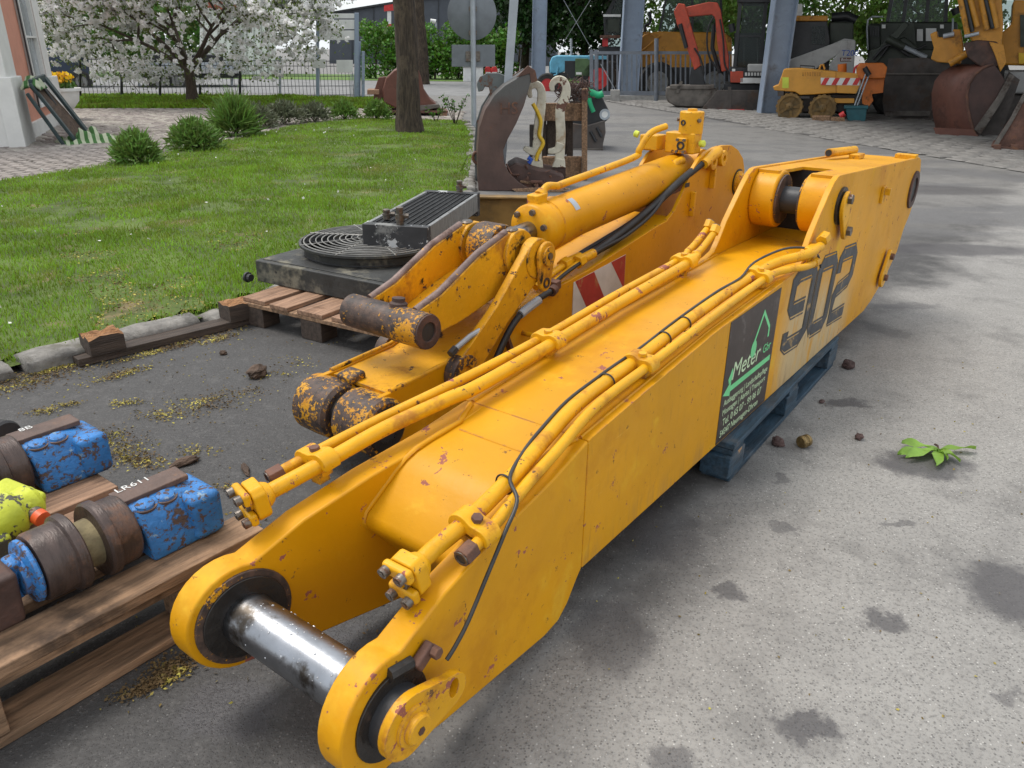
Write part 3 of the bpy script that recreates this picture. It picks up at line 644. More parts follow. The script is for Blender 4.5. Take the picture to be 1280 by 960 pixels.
def clamp(pa, pb, ra, rb, s):
    """two-pipe clamp bar with bolt, around the two pipe points"""
    pa = Vector(pa); pb = Vector(pb); mid = (pa+pb)/2; w = (pb-pa); wl = w.length; wd = w.normalized(); up = Vector((0, -.07, 1)); up = (up-wd*up.dot(wd)).normalized(); fd = wd.cross(up)
    rm = Matrix((wd, fd, up)).transposed(); pts = []
    ro = max(ra, rb)
    def half(c, r, a0, a1): return [(c+r*math.cos(R(a0+(a1-a0)*i/7)), r*math.sin(R(a0+(a1-a0)*i/7))) for i in range(8)]
    prof = half(-wl/2, ra+.011, 200, 70) + [(0, ro+.004)] + half(wl/2, rb+.011, 110, -20)
    prof += [(wl/2+.004, -.004), (-wl/2-.004, -.004)]
    m = MB(); vs = []; n = len(prof)
    for f_ in (-.022, .022):
        for (a, c) in prof: vs.append(mid+rm @ Vector((a, f_, c)))
    m.add(vs, [tuple(range(n)), tuple(range(n, 2*n))[::-1]]+[(i, (i+1) % n, (i+1) % n+n, i+n) for i in range(n)])
    c = m.build('pipe_clamp', M['yellow_clean'], boom, .003, 2)
    MB().hexn(mid+up*(ro+.004), up, .012, .010).build('bolt', M['rust'] if s < -.5 else M['yellow_clean'], c, .001)
    m = MB(); q = mid-up*(ro+.008); m.box(q, (wl*1.1, .030, .016), rm); m.box(q-up*.015, (.03, .03, .03), rm); m.build('clamp_base', M['yellow_worn'], c, .002)
def near(path, s):
    P = sorted(path, key=lambda p: p[1]); return tuple(float(np.interp(s, [p[1] for p in P], [p[k] for p in P])) for k in range(3))
for s in (-1.005, -.285, .545): clamp(near(L2, s), near(L1, s), .0125, .0175, s)
for s in (-.99, -.26, .55): clamp(near(R1, s), near(R2, s), .0175, .0125, s)
def flange(p, d):
    p = Vector(p); d = Vector(d).normalized(); sx_ = Vector((1, 0, 0)); sx_ = (sx_-d*sx_.dot(d)).normalized(); up = sx_.cross(d)
    if up.z < 0: up = -up
    rm = Matrix((sx_, d, up)).transposed()
    def oc(w, h, c=.35): return [(w*a, h*b_) for a, b_ in ((1, -1+c), (1, 1-c), (1-c, 1), (-1+c, 1), (-1, 1-c), (-1, -1+c), (-1+c, -1), (1-c, -1))]
    def pr(w, h, y0, y1):
        P = oc(w, h); n = 8; vs = [p+rm @ Vector((a, y0, c)) for a, c in P]+[p+rm @ Vector((a, y1, c)) for a, c in P]
        return vs, [tuple(range(n)), tuple(range(n, 2*n))[::-1]]+[(i, (i+1) % n, (i+1) % n+n, i+n) for i in range(n)]
    m = MB(); m.add(*pr(.034, .040, .006, .036)); m.lathe([(.031, .030), (.028, .042), (.020, .055)], p, d, 20); f = m.build('flange', M['yellow_clean'], boom, .005, 2)
    for sg in (-1, 1):
        m = MB(); m.box(p+rm @ Vector((0, -.004, sg*.026)), (.066, .018, .030), rm); m.build('clamp_half', M['yellow_clean'], f, .007, 2)
        for sx2 in (-1, 1):
            q = p+rm @ Vector((sx2*.019, -.012, sg*.030)); m = MB(); m.cyl(q, q-d*.014, .0105, n=14); m.lathe([(.006, 0), (.006, .001)], q-d*.0146, -d, 6); m.build('socket_bolt', M['bolt'], f, .0012)
    m = MB(); m.ring(p-d*.002, d, .017, .012, .012, 20); m.build('sealing_ring', M['bolt'], f); MB().cyl(p+d*.004, p+d*.0045, .0165, n=18).build('port', M['dark'], f)
flange(L1[0], Vector(L1[1])-Vector(L1[0])); flange(R1[0], Vector(R1[1])-Vector(R1[0]))
def nut(p, d, r=.020, L=.034, m='yellow_clean', bore=True):
    p = Vector(p); d = Vector(d).normalized(); o = MB().cyl(p, p+d*L, r, n=6).build('pipe_nut', M[m], boom, .002)
    MB().cyl(p-d*.0006, p+d*.001, r*.55, n=16).build('bore', M['dark'], o); MB().ring(p-d*.0005, d, r*.78, r*.55, .004, 18).build('sealing_ring', M['bolt'], o); return o
nut(L2[0], Vector(L2[1])-Vector(L2[0]), m='rust'); nut(R2[0], Vector(R2[1])-Vector(R2[0]), m='rust')
# upturned ends at the rear of the pipes with fittings
for path, q in ((L1, (-.318, .78, .69)), (L2, (-.352, .80, .70))):
    a = Vector(path[-1]); c = Vector(q); MB().tube([a, a+Vector((0, .05, .012)), c], .0125, 12, smooth=4).build('hydraulic_pipe', M['yellow_clean'], boom, smooth=60)
    nut(c+Vector((0, .012, .02)), Vector((0, -.1, -.12)), .020, .03, 'yellow_clean', False)
nut(Vector(R1[-1])+Vector((.0, .045, .03)), Vector((0, -.1, -.03)), .022, .045, 'yellow_clean'); nut(Vector(R2[-1])+Vector((.0, .035, 0)), Vector((0, -.1, 0)), .018, .035, 'yellow_clean')
MB().box((.012, .87, .640), (.024, .10, .07)).build('pipe_bracket', M['yellow_clean'], boom, .004)
# thin black cable tied to the right-hand pipe
cab = [(.010, 1.04, .560), (.022, .93, .628), (.006, .84, .668), (-.045, .74, .676), (-.092, .60, .650), (-.075, .44, .634), (-.084, .28, .624), (-.088, .10, .609), (-.090, -.05, .594), (-.086, -.20, .582), (-.092, -.33, .570), (-.093, -.42, .562), (-.094, -.55, .547), (-.080, -.68, .526), (-.062, -.77, .513), (-.028, -.86, .506), (.020, -.90, .490), (.036, -.96, .455), (.041, -1.02, .395), (.044, -1.08, .330), (.046, -1.12, .300), (.046, -1.145, .285)]
MB().tube(cab, .0042, 8, smooth=5).build('cable', M['cable'], boom, smooth=60)
for s in (.02, -.10, -.40, -.86):
    c = near(R1, s); MB().tube([(c[0]+.0215*math.cos(a), c[1], c[2]+.0215*math.sin(a)) for a in np.linspace(0, 2*math.pi, 18, endpoint=False)], .0022, 6, closed=True).build('cable_tie', M['rubber'], boom)
# ------------- company sign on the flank
M['sign_brown'] = mat('dark_sign_foil', (.045, .032, .028), .45, var=.15, scale=4, bump=.03, layers=[((.36, .13, .06), 9, .68, .70, .6), ((.12, .10, .09), 25, .60, .66, .6)])
M['sign_green'] = mat('green_print', (.17, .62, .26), .5, var=.08, bump=0)
M['sign_pale'] = mat('pale_green_print', (.50, .64, .40), .5, var=.1, bump=0)
sg = MB().prism([(.198, .150), (.632, .150), (.632, .572), (.198, .562)], 'x', .0003, .0016).build('sign', M['sign_brown'], boom)
sg['label'] = 'dark brown company sign with green logo and lettering'
XG = .0021
def txt(s_, s0, z0, size, m, w=None, sh_=0):
    o = text_mesh('lettering', s_, size, M[m], sg, basis((XG, s0, z0), (0, 1, 0), (0, 0, 1)), .0003, shear=sh_)
    if w:
        ys = [v.co.y for v in o.data.vertices]; k = w/max(1e-6, max(ys)-min(ys)); y0 = min(ys)
        for v in o.data.vertices: v.co.y = s0+(v.co.y-y0)*k
    return o
txt('Ausbaggerung | Landschaftspflege', .222, .276, .030, 'sign_pale', .385)
txt('Montagen | Abriss | Transport', .222, .243, .030, 'sign_pale', .375)
txt('Tel. 0 65 07 - 99 86 07', .232, .203, .036, 'sign_pale', .34)
txt('54347 Neumagen-Dhron', .222, .166, .034, 'sign_pale', .33)
txt('Meter', .265, .352, .085, 'sign_pale', .24, .15)
txt('Gbr', .530, .362, .044, 'sign_green', .075)
def ribbon(pts, w, x, m, name, parent, th=.0006, closed=False):
    mb = MB(); P = [Vector((p[0], p[1])) for p in pts]; n = len(P); Lf = []; Rt_ = []
    for i in range(n):
        a = P[i-1] if (closed or i) else P[i]; c = P[(i+1) % n] if (closed or i < n-1) else P[i]
        d1 = (P[i]-a).normalized() if (P[i]-a).length else (c-P[i]).normalized(); d2 = (c-P[i]).normalized() if (c-P[i]).length else d1
        t_ = (d1+d2); t_ = t_.normalized() if t_.length > .01 else d1; nn = Vector((-t_.y, t_.x)); k = 1/max(.5, nn.dot(Vector((-d1.y, d1.x))))
        Lf.append(P[i]+nn*w/2*k); Rt_.append(P[i]-nn*w/2*k)
    vs = [(x, p.x, p.y) for p in Lf]+[(x, p.x, p.y) for p in Rt_]; fs = [(i, (i+1) % n, n+(i+1) % n, n+i) for i in range(n if closed else n-1)]
    m2 = MB().add(vs, fs); k = len(m2.v); m2.add([(x-th, v[1], v[2]) for v in vs], [f[::-1] for f in fs]); return m2.build(name, M[m], parent, smooth=0, fix=False)
ribbon([(.415, .410), (.490, .520), (.560, .452), (.562, .415)], .013, XG, 'sign_green', 'logo', sg)
ribbon([(.262, .325), (.615, .325)], .020, XG, 'sign_green', 'logo', sg)
MB().prism([(.205, .318), (.262, .352), (.262, .300)], 'x', XG, XG-.0006).build('logo', M['sign_green'], sg)
MB().prism([(.236, .362), (.262, .395), (.275, .362), (.245, .345)], 'x', XG, XG-.0006).build('logo', M['sign_green'], sg)
MB().prism([(.432+.024*math.cos(a), .408+.030*math.sin(a)) for a in np.linspace(0, 2*math.pi, 18, endpoint=False)], 'x', XG+.0004, XG-.0002).build('logo', M['sign_green'], sg)
# ------------- number 902
M['num'] = mat('dark_grey_decal', (.045, .047, .052), .5, var=.2, scale=9, bump=0, dirt=((.34, .22, .09), 9, .585, .68, .6))
numr = bpy.data.objects.new('number', None); COL.objects.link(numr); numr.parent = boom; numr['label'] = 'slanted outlined number 902 in dark grey'
XN = .0012
SLA = .22
def dig(strokes, s0, w, z0, h):
    for st in strokes:
        pts = [(s0+u*w+v*h*SLA*.5, z0+v*h-.075*(u*w)) for u, v in st]
        ribbon(pts, .026, XN, 'num', 'digit_stroke', numr, closed=st[0] == st[-1] and len(st) > 3) if False else ribbon(pts, .043, XN, 'num', 'digit_stroke', numr)
        n = len(pts); off = []
        P = [Vector(p) for p in pts]
        for i in range(n):
            a = P[max(0, i-1)]; c = P[min(n-1, i+1)]; t_ = (c-a).normalized(); off.append(P[i]+Vector((-t_.y, t_.x))*.031)
        ribbon([tuple(p) for p in off], .008, XN, 'num', 'outline_stroke', numr)
        off = []
        for i in range(n):
            a = P[max(0, i-1)]; c = P[min(n-1, i+1)]; t_ = (c-a).normalized(); off.append(P[i]-Vector((-t_.y, t_.x))*.031)
        ribbon([tuple(p) for p in off], .0055, XN, 'num', 'outline_stroke', numr)
nine = [[(0, .22), (0, .06), (.15, 0), (.75, 0), (1, .10), (1, .90), (.85, 1), (.25, 1), (0, .90), (0, .58), (.12, .50), (.72, .50)]]
zero = [[(.15, 0), (.85, 0), (1, .1), (1, .9), (.85, 1), (.15, 1), (0, .9), (0, .1), (.15, 0)]]
two = [[(0, .72), (0, .92), (.15, 1), (.85, 1), (1, .9), (1, .62), (.85, .52), (.15, .45), (0, .36), (0, .0), (.98, .0)]]
dig(nine, .755, .235, .315, .265); dig(zero, 1.06, .21, .293, .265); dig(two, 1.345, .225, .272, .268)
# ------------------------------------------------------------------ dipper stick with its bucket cylinder
stick = thing('dipper_stick', 'worn yellow dipper stick with bucket cylinder and red-white reflector', 'dipper stick', (-.397, 2.249, 0), -37.2)
XW = -.30
M['worn_edge'] = mat('worn_bare_edge', (.20, .135, .115), .5, metal=.2, var=.3, scale=12, bump=.3, bscale=60, dirt=((.10, .05, .035), 9, .5, .7, .7), layers=[((.55, .27, .02), 30, .66, .69, .5)])
body = [(-.03, .095), (.35, .085), (1.2, .09), (2.2, .12), (2.45, .20), (2.66, .36), (2.78, .50), (2.80, .62), (2.785, .70), (2.74, .765), (2.66, .815), (2.56, .848), (2.456, .856), (2.35, .855), (2.25, .84), (2.17, .815), (2.11, .77),
        (2.02, .665), (1.95, .59), (1.87, .552), (1.78, .543), (1.19, .452), (.69, .405), (.45, .345), (.30, .305), (.05, .290), (-.04, .288)]
MB().prism(body, 'x', 0, -.020).build('side_plate', M['yellow'], stick, .003)
MB().prism(body, 'x', XW, XW+.020).build('side_plate', M['yellow'], stick, .003)
def sstrip(pl, th, m, x0=XW+.0205, x1=-.0205):
    return strip(pl, th, lambda s: x0, lambda s: x1).build('top_plate', M[m], stick, smooth=50)
sstrip([(.02, .282), (.30, .296), (.45, .336), (.69, .395)], .012, 'yellow_worn'); sstrip([(.69, .396), (1.19, .443), (1.78, .534), (1.95, .56)], .012, 'yellow')
MB().box(((XW)/2, 1.1, .098), (-.041-XW, 2.2, .012)).build('bottom_plate', M['yellow'], stick)
# lipped edges at the nose
for x in (-.008, XW+.008): MB().tube([(x, .02, .291), (x, .30, .306), (x, .45, .346), (x, .69, .406)], .009, 8).build('edge_bead', M['yellow_worn'], stick, smooth=60)
NC = (-.035, .190)
for x0, x1 in ((XW-.030, XW+.135), (-.135, .030)):
    MB().lathe([(.085, 0), (.098, .012), (.100, (x1-x0)*.5), (.098, x1-x0-.012), (.086, x1-x0)], (x0, *NC), (1, 0, 0), 32).build('nose_boss', M['yellow_scraped'], stick)
MB().lathe([(.070, 0), (.070, .04)], (-.17, *NC), (1, 0, 0), 24).build('nose_bush', M['grease'], stick)
MB().ring((.032, *NC), (1, 0, 0), .075, .045, .006, 28).build('bush_face', M['grease'], stick); MB().cyl((.0305, *NC), (.031, *NC), .046, n=24).build('bore', M['dark'], stick)
MB().box((-.20, .03, .292), (.075, .07, .03), rotm(6)).build('grease_block', M['yellow_scraped'], stick, .010, 2)
# idler links either side
PV, PT = (.335, .262), (.755, .590)
def linkplate(a, c, ra, rb, x0, x1, m, name, mid=None):
    a = Vector(a); c = Vector(c); d = (c-a).normalized(); n = Vector((-d.y, d.x)); th0 = math.atan2(d.y, d.x)
    pts = [a+Vector((math.cos(th0+q), math.sin(th0+q)))*ra for q in np.linspace(math.pi/2, 1.5*math.pi, 11)]
    if mid: pts.append(a+(c-a)*.5-n*mid)
    pts += [c+Vector((math.cos(th0+q), math.sin(th0+q)))*rb for q in np.linspace(-math.pi/2, math.pi/2, 11)]
    if mid: pts.append(a+(c-a)*.5+n*mid)
    return MB().prism([tuple(p) for p in pts], 'x', x0, x1).build(name, M[m], stick, .005, 2)
for x0, x1 in ((.006, .040), (XW-.040, XW-.006)):
    lk = linkplate(PV, PT, .062, .075, x0, x1, 'yellow_worn', 'idler_link', .050)
    MB().ring(((x0+x1)/2, *PV), (1, 0, 0), .070, .03, .046, 28).build('link_boss', M['yellow_bare'], lk, .004)
    MB().ring(((x0+x1)/2, *PT), (1, 0, 0), .075, .03, .044, 28).build('link_boss', M['yellow_worn'], lk, .004)
# pin retainer on the right link
rt_ = linkplate((.78, .600), (.775, .500), .052, .036, .048, .066, 'yellow_worn', 'pin_retainer')
MB().ring((.070, .78, .600), (1, 0, 0), .036, .014, .012, 24).build('cap', M['yellow_bare'], rt_); MB().ring((.066, .775, .498), (1, 0, 0), .020, .012, .008, 18).build('eye', M['yellow_bare'], rt_)
MB().hexn((.070, .78, .600), (1, 0, 0), .013, .012).build('bolt', M['bolt'], rt_)
# bucket link: two webs between a cross tube and the upper pivot
TB = (.165, .462)
prof_link = [(TB[0]+.01, TB[1]+.050), (.30, .545), (.50, .640), (.66, .690), (.76, .690), (.80, .62), (.76, .540), (.60, .470), (.40, .425), (.20, .405)]
for x0, x1 in ((-.058, -.026), (XW+.026, XW+.058)):
    lk = MB().prism(prof_link, 'x', x0, x1).build('link_web', M['yellow_worn'], stick, .005, 2)
    xm = (x0+x1)/2
    MB().tube([(xm, TB[0]+.02, TB[1]+.052), (xm, .30, .549), (xm, .50, .643), (xm, .66, .692)], .013, 10).build('edge_bead', M['worn_edge'], lk, smooth=60)
    MB().ring((xm, .715, .610), (1, 0, 0), .086, .03, .060, 28).build('link_boss', M['yellow_worn'], lk, .005)
    MB().lathe([(.022, 0), (.024, .006), (.018, .012)], (xm, .70, .690), (0, -.05, 1), 16).build('plug', M['bolt'], lk)
tb = MB().lathe([(.058, 0), (.058, .20), (.056, .205), (.056, .222), (.060, .227), (.060, .356)], (XW-.028, *TB), (1, 0, 0), 32).build('link_tube', M['yellow_bare'], stick)
MB().ring((.030, *TB), (1, 0, 0), .058, .032, .012, 28).build('bush_face', M['rust_dark'], stick, .002); MB().cyl((.0285, *TB), (.0292, *TB), .034, n=22).build('bore', M['dark'], stick)  # bore is a flat dark disc painted as the hole's shaded depth
MB().lathe([(.030, 0), (.030, .016), (.022, .022), (.022, .034), (.014, .036)], (-.115, TB[0]+.015, TB[1]+.048), (0, .1, 1), 18).build('grease_cap', M['rust_dark'], tb)
MB().prism([(.30, .44), (.50, .51), (.62, .54), (.62, .52), (.50, .49), (.31, .425)], 'x', XW+.058, -.058).build('cross_web', M['yellow_worn'], stick, .003)
# rod eye between the webs, then cylinder
MB().lathe([(.088, 0), (.092, .01), (.092, .10), (.088, .11)], (-.205, .715, .612), (1, 0, 0), 32).build('rod_eye', M['yellow_bare'], stick)
A = Vector((-.150, .72, .613)); Bc = Vector((-.150, 2.42, .742)); dc = (Bc-A).normalized()
MB().cyl(A, A+dc*.30, .042, n=24).build('piston_rod', M['chrome'], stick)
cy = MB().lathe([(.060, .235), (.098, .245), (.106, .255), (.106, .315), (.100, .320), (.100, .345), (.104, .348), (.104, .420), (.096, .425), (.096, 1.56), (.080, 1.60), (.05, 1.62)], A, dc, 48).build('cylinder', M['yellow'], stick, smooth=45)
for a in (20, 75, 130, 180):
    q = A+dc*.232+Vector((math.cos(R(a)), 0, math.sin(R(a))))*.083; MB().hexn(q, -dc, .013, .014).build('bolt', M['bolt'], cy)
lp = A+dc*.50; MB().box((lp.x+.062, lp.y-.02, lp.z+.0745), (.026, .028, .002), rotm(0, 40)).build('type_plate', M['galv'], cy) if False else None
pl_ = MB()
for i in range(7):
    a0 = R(30+i*6); 
    for (dd, ) in ((.45,), (.485,)): pl_.v.append(tuple(A+dc*dd+Vector((math.cos(a0), -dc.z*math.sin(a0), math.sin(a0)))*.0972))
for i in range(6): pl_.f.append((2*i, 2*i+1, 2*i+3, 2*i+2))
pl_.build('type_plate', M['galv'], cy, fix=False)
MB().lathe([(.088, 0), (.088, .09)], (-.195, 2.44, .742), (1, 0, 0), 30).build('cylinder_eye', M['yellow'], stick)
# port block and pipe along the top of the cylinder
q = A+dc*.30+Vector((-.01, 0, .112)); MB().box(q, (.055, .07, .05), rotm(4)).lathe([(.030, 0), (.022, .03)], q+Vector((0, .02, .01)), (0, .6, .5), 16).build('port_block', M['yellow_clean'], stick, .006, 2)
pp = [q+Vector((0, .03, .02)), q+Vector((0, .07, .045)), q+Vector((-.01, .16, .035)), q+Vector((-.03, .25, .035)), A+dc*1.12+Vector((-.04, 0, .135)), A+dc*1.17+Vector((-.035, 0, .165)), A+dc*1.22+Vector((-.01, .0, .235)), A+dc*1.32+Vector((.02, .0, .255))]
MB().tube(pp, .0155, 12, smooth=5).build('hydraulic_pipe', M['yellow_clean'], stick, smooth=60)
# valve group on the cylinder end
vb = Vector((-.150, 2.20, .86))
MB().box(vb+Vector((.03, .02, .02)), (.16, .09, .10)).box(vb+Vector((-.12, -.02, .015)), (.10, .10, .075)).build('valve_block', M['yellow_clean'], stick, .007, 2)
vd = MB().lathe([(.060, 0), (.060, .10), (.056, .105), (.024, .107), (.024, .117)], vb+Vector((.06, .03, .065)), (0, 0, 1), 26).build('valve_dome', M['yellow_clean'], stick)
for a in (-150, -30, 60): MB().hexn(vb+Vector((.06+.059*math.cos(R(a)), .03+.059*math.sin(R(a)), .13)), (math.cos(R(a)), math.sin(R(a)), 0), .010, .012).build('bolt', M['bolt'], vd)
MB().ring(vb+Vector((.045, -.03, .118)), (-.2, -1, 0), .014, .008, .006, 14).build('mark', M['dark'], vd)
for dx in (.02, -.16):
    fc = vb+Vector((dx+.03, -.035, .01)); f = MB().box(fc, (.055, .02, .075)).build('valve_face', M['yellow_clean'], stick, .006, 2)
    MB().ring(fc+Vector((0, -.012, 0)), (0, 1, 0), .021, .012, .006, 18).build('port', M['dark'], f)
    for sx2 in (-1, 1):
        for sz2 in (-1, 1): MB().cyl(fc+Vector((sx2*.018, -.010, sz2*.028)), fc+Vector((sx2*.018, -.022, sz2*.028)), .007, n=10).build('socket_bolt', M['bolt'], f)
M['lime'] = mat('lime_cap', (.55, .62, .06), .5, var=.1, bump=0)
for c, d in ((vb+Vector((-.20, -.03, .045)), (-1, -.2, .3)), (vb+Vector((.125, .02, .02)), (1, -.2, .1))): MB().lathe([(.017, 0), (.017, .02), (.012, .024)], c, d, 14).build('blanking_cap', M['lime'], stick)
MB().tube([vb+Vector((.06, -.03, -.06)), vb+Vector((.05, -.09, -.075)), vb+Vector((.045, -.16, -.12)), vb+Vector((.045, -.20, -.19))], .021, 12, smooth=5).build('hydraulic_pipe', M['yellow_clean'], stick, smooth=60)
# hoses
h1 = [(-.10, 2.02, .70), (-.09, 1.85, .60), (-.07, 1.55, .52), (-.06, 1.28, .495), (-.06, 1.16, .492)]
h2 = [(.005, 2.24, .80), (-.02, 2.05, .73), (-.05, 1.80, .62), (-.045, 1.50, .545), (-.035, 1.30, .510), (-.03, 1.22, .500)]
h3 = [(-.005, 2.20, .775), (-.055, 1.95, .66), (-.095, 1.70, .565), (-.10, 1.45, .52), (-.085, 1.25, .500), (-.06, 1.0, .47)]
MB().tube(h3, .010, 10, smooth=6).build('thin_hose', M['rubber'], stick, smooth=60)
MB().tube([(-.04, 1.95, .69), (-.02, 1.75, .60), (-.015, 1.50, .54), (-.02, 1.3, .515), (-.012, 1.05, .475), (.0, .92, .45)], .008, 10, smooth=6).build('thin_hose', M['rubber'], stick, smooth=60)
for h in (h1, h2): MB().tube(h, .0185, 12, smooth=6).build('hydraulic_hose', M['rubber'], stick, smooth=60)
MB().tube([(.012, 2.20, .785), (.012, 2.28, .815), (.012, 2.36, .835)], [.024, .026, .030], 14).build('hose_end', M['yellow_clean'], stick)
for c in ((.02, 2.28, .79), (.03, 2.38, .80)): MB().ring(c, (1, 0, 0), .040, .015, .030, 20).build('hose_eye', M['yellow_clean'], stick, .004)
for c in ((-.06, 1.16, .492), (-.03, 1.22, .500)):
    c = Vector(c); MB().cyl(c+Vector((0, .04, .004)), c+Vector((0, -.05, -.004)), .021, n=14).build('hose_ferrule', M['yellow_clean'], stick); MB().cyl(c+Vector((0, -.05, -.004)), c+Vector((0, -.09, -.01)), .030, n=6).build('pipe_nut', M['yellow_clean'], stick, .003)
for c, r in (((-.06, 1.07, .482), .015), ((-.025, 1.14, .488), .013)):
    c = Vector(c); MB().tube([c, c+Vector((.004, -.10, -.02)), c+Vector((.008, -.20, -.045))], r, 12).build('hydraulic_pipe', M['yellow_clean'], stick, smooth=60)
MB().box((-.03, .93, .445), (.10, .035, .035), rotm(6)).build('clamp', M['rust'], stick, .004); MB().ring((.012, .90, .430), (.2, -1, -.2), .020, .010, .03, 14).build('pipe_nut', M['rust'], stick)
MB().tube([(.012, .88, .43), (.025, .72, .41), (.035, .60, .36), (.030, .50, .24), (.01, .46, .18)], .0125, 10, smooth=5).build('hydraulic_hose', M['rubber'], stick, smooth=60)
MB().tube([(.022, .79, .418), (.030, .70, .405), (.032, .66, .395)], .017, 10).build('steel_end', M['galv'], stick)
MB().tube([(.018, .30, .355), (.024, .38, .385), (.03, .46, .40)], .010, 10).build('grease_line', M['galv'], stick); MB().hexn((.017, .285, .345), (0, .8, .4), .015, .03).build('pipe_nut', M['rubber'], stick)
# reflector board on the flank
M['white_refl'] = mat('white_reflector', (.55, .55, .55), .5, var=.1, scale=10, bump=.05, dirt=((.40, .28, .12), 8, .62, .78, .7))
M['red_refl'] = mat('red_reflector', (.36, .035, .03), .5, var=.15, scale=10, bump=.05, dirt=((.40, .24, .10), 9, .55, .70, .7))
rs = MB().prism([(1.065, .245), (1.09, .225), (1.495, .225), (1.485, .462), (1.065, .424)], 'x', .0006, .003).build('reflector', M['white_refl'], stick); rs['label'] = 'faded red and white striped reflector'
for pts in ([(1.075, .426), (1.22, .438), (1.37, .228), (1.22, .228)], [(1.36, .451), (1.483, .461), (1.49, .30)]): MB().prism(pts, 'x', .0031, .0036).build('stripe', M['red_refl'], rs)
# pins and brackets on the big rear cheek
pc = (2.70, .64); MB().lathe([(.062, 0), (.062, .012), (.050, .014), (.048, .034), (.030, .038)], (.001, *pc), (1, 0, 0), 28).build('pin_cap', M['yellow_clean'], stick); MB().ring((.002, *pc), (1, 0, 0), .072, .055, .006).build('boss_face', M['grease'], stick); MB().hexn((.036, *pc), (1, 0, 0), .016, .012).build('bolt', M['rust'], stick)
MB().box((.014, 2.33, .705), (.028, .022, .105)).build('bracket', M['yellow_clean'], stick, .003); MB().box((.012, 2.12, .60), (.024, .022, .12)).build('bracket', M['yellow_clean'], stick, .003)
MB().box((.001, 2.06, .70), (.002, .045, .02)).build('type_plate', M['dark'], stick)
MB().cyl((.0, .72, .30), (.05, .72, .30), .010, n=12).build('peg', M['yellow_clean'], stick); MB().box((.012, .62, .28), (.024, .014, .09), rotm(25)).build('rusty_cleat', M['rust'], stick)
# timbers the stick lies on
for i, (s, z_) in enumerate(((.22, .0), (1.95, .0))):
    a = R(37.2); c = Vector((-.397, 2.249, 0))+Vector((math.sin(a), math.cos(a), 0))*s+Vector((-math.cos(a), math.sin(a), 0))*.15
    MB().box((0, 0, .0435), (.62, .12, .087)).build('timber', M['wood_dark'], None, .004, loc=c, rz=-37.2)
    tag(bpy.context.scene.collection.objects[-1], ['dark squared timber under the nose of the dipper stick', 'dark squared timber under the rear cheek of the dipper stick'][i], 'timber')
# ------------------------------------------------------------------ pallets
def boxpart(c, s, m, parent, name, bev=.003, rot=None):
    return MB().box(c, s, rot).build(name, M[m], parent, bev, 1, smooth=0)
bp_ = thing('blue_pallet', 'blue painted wooden pallet under the yellow boom', 'pallet', (.532, 2.039, 0), -35.0)
PL, PW, x1 = (.25, 1.54), .80, .052
for x, w in ((x1-.072, .144), (x1-.24, .10), (x1-.40, .144), (x1-.56, .10), (x1-PW+.072, .144)): boxpart((x, sum(PL)/2, .131), (w, PL[1]-PL[0], .021), 'bluewood', bp_, 'top_board')
for y in (PL[0]+.05, sum(PL)/2, PL[1]-.05):
    boxpart((x1-PW/2, y, .1095), (PW-.004, .10, .0205), 'bluewood', bp_, 'cross_board')
    for x in (x1-.052, x1-.40, x1-PW+.052):
        w_ = .11 if y != sum(PL)/2 else .115; boxpart((x, y, .0605), (.10, w_+.03, .0765), 'bluewood', bp_, 'block')
for x in (x1-.054, x1-.40, x1-PW+.054): boxpart((x, sum(PL)/2, .0115), (.10, PL[1]-PL[0]-.01, .021), 'bluewood', bp_, 'skid_board')
lp_ = thing('wooden_pallet', 'heavy brown pallet carrying blue track rollers', 'pallet', (-.672, 1.572, 0), -37)
for k, (x, w, e, th) in enumerate(((-.055, .110, .09, .030), (-.215, .12, .02, .026), (-.385, .14, .035, .030), (-.545, .12, -.03, .026), (-.715, .14, .03, .028), (-.88, .12, 0, .028))):
    boxpart((x, e-.62, .190-th/2+.001), (w, 1.24, th), 'wood' if k in (0, 1) else 'wood_new', lp_, 'plank', .004, rotm(0, random.uniform(-.6, .6), random.uniform(-.4, .4)))
for x in (-.062, -.46, -.86):
    boxpart((x, -.60, .147), (.10, 1.22, .024), 'wood', lp_, 'stringer'); boxpart((x, -.60, .0125), (.105, 1.23, .024), 'wood', lp_, 'skid_board')
    for y in (-.07, -.60, -1.13): boxpart((x, y, .0795), (.10, .14, .109), 'wood_dark' if x == -.46 else 'wood', lp_, 'block')
cp_ = thing('radiator_pallet', 'weathered pallet with gaps between boards under the old radiator', 'pallet', (-1.365, 3.75, 0), -30.4)
xx = 0
for k, (w, gap) in enumerate(((.16, .042), (.125, .05), (.165, .05), (.13, .045), (.16, .05), (.14, .0))):
    boxpart((xx+w/2, .60+random.uniform(-.01, .01), .131), (w, 1.2, .022), 'wood_new', cp_, 'top_board', .003, rotm(0, 0, random.uniform(-.5, .5))); xx += w+gap
for y in (.05, .60, 1.14):
    boxpart((xx/2, y, .109), (xx, .10, .021), 'wood', cp_, 'cross_board')
    for x in (.07, .46, xx-.07): boxpart((x, y+.005, .0495), (.135, .11, .097), 'wood_dark', cp_, 'block')
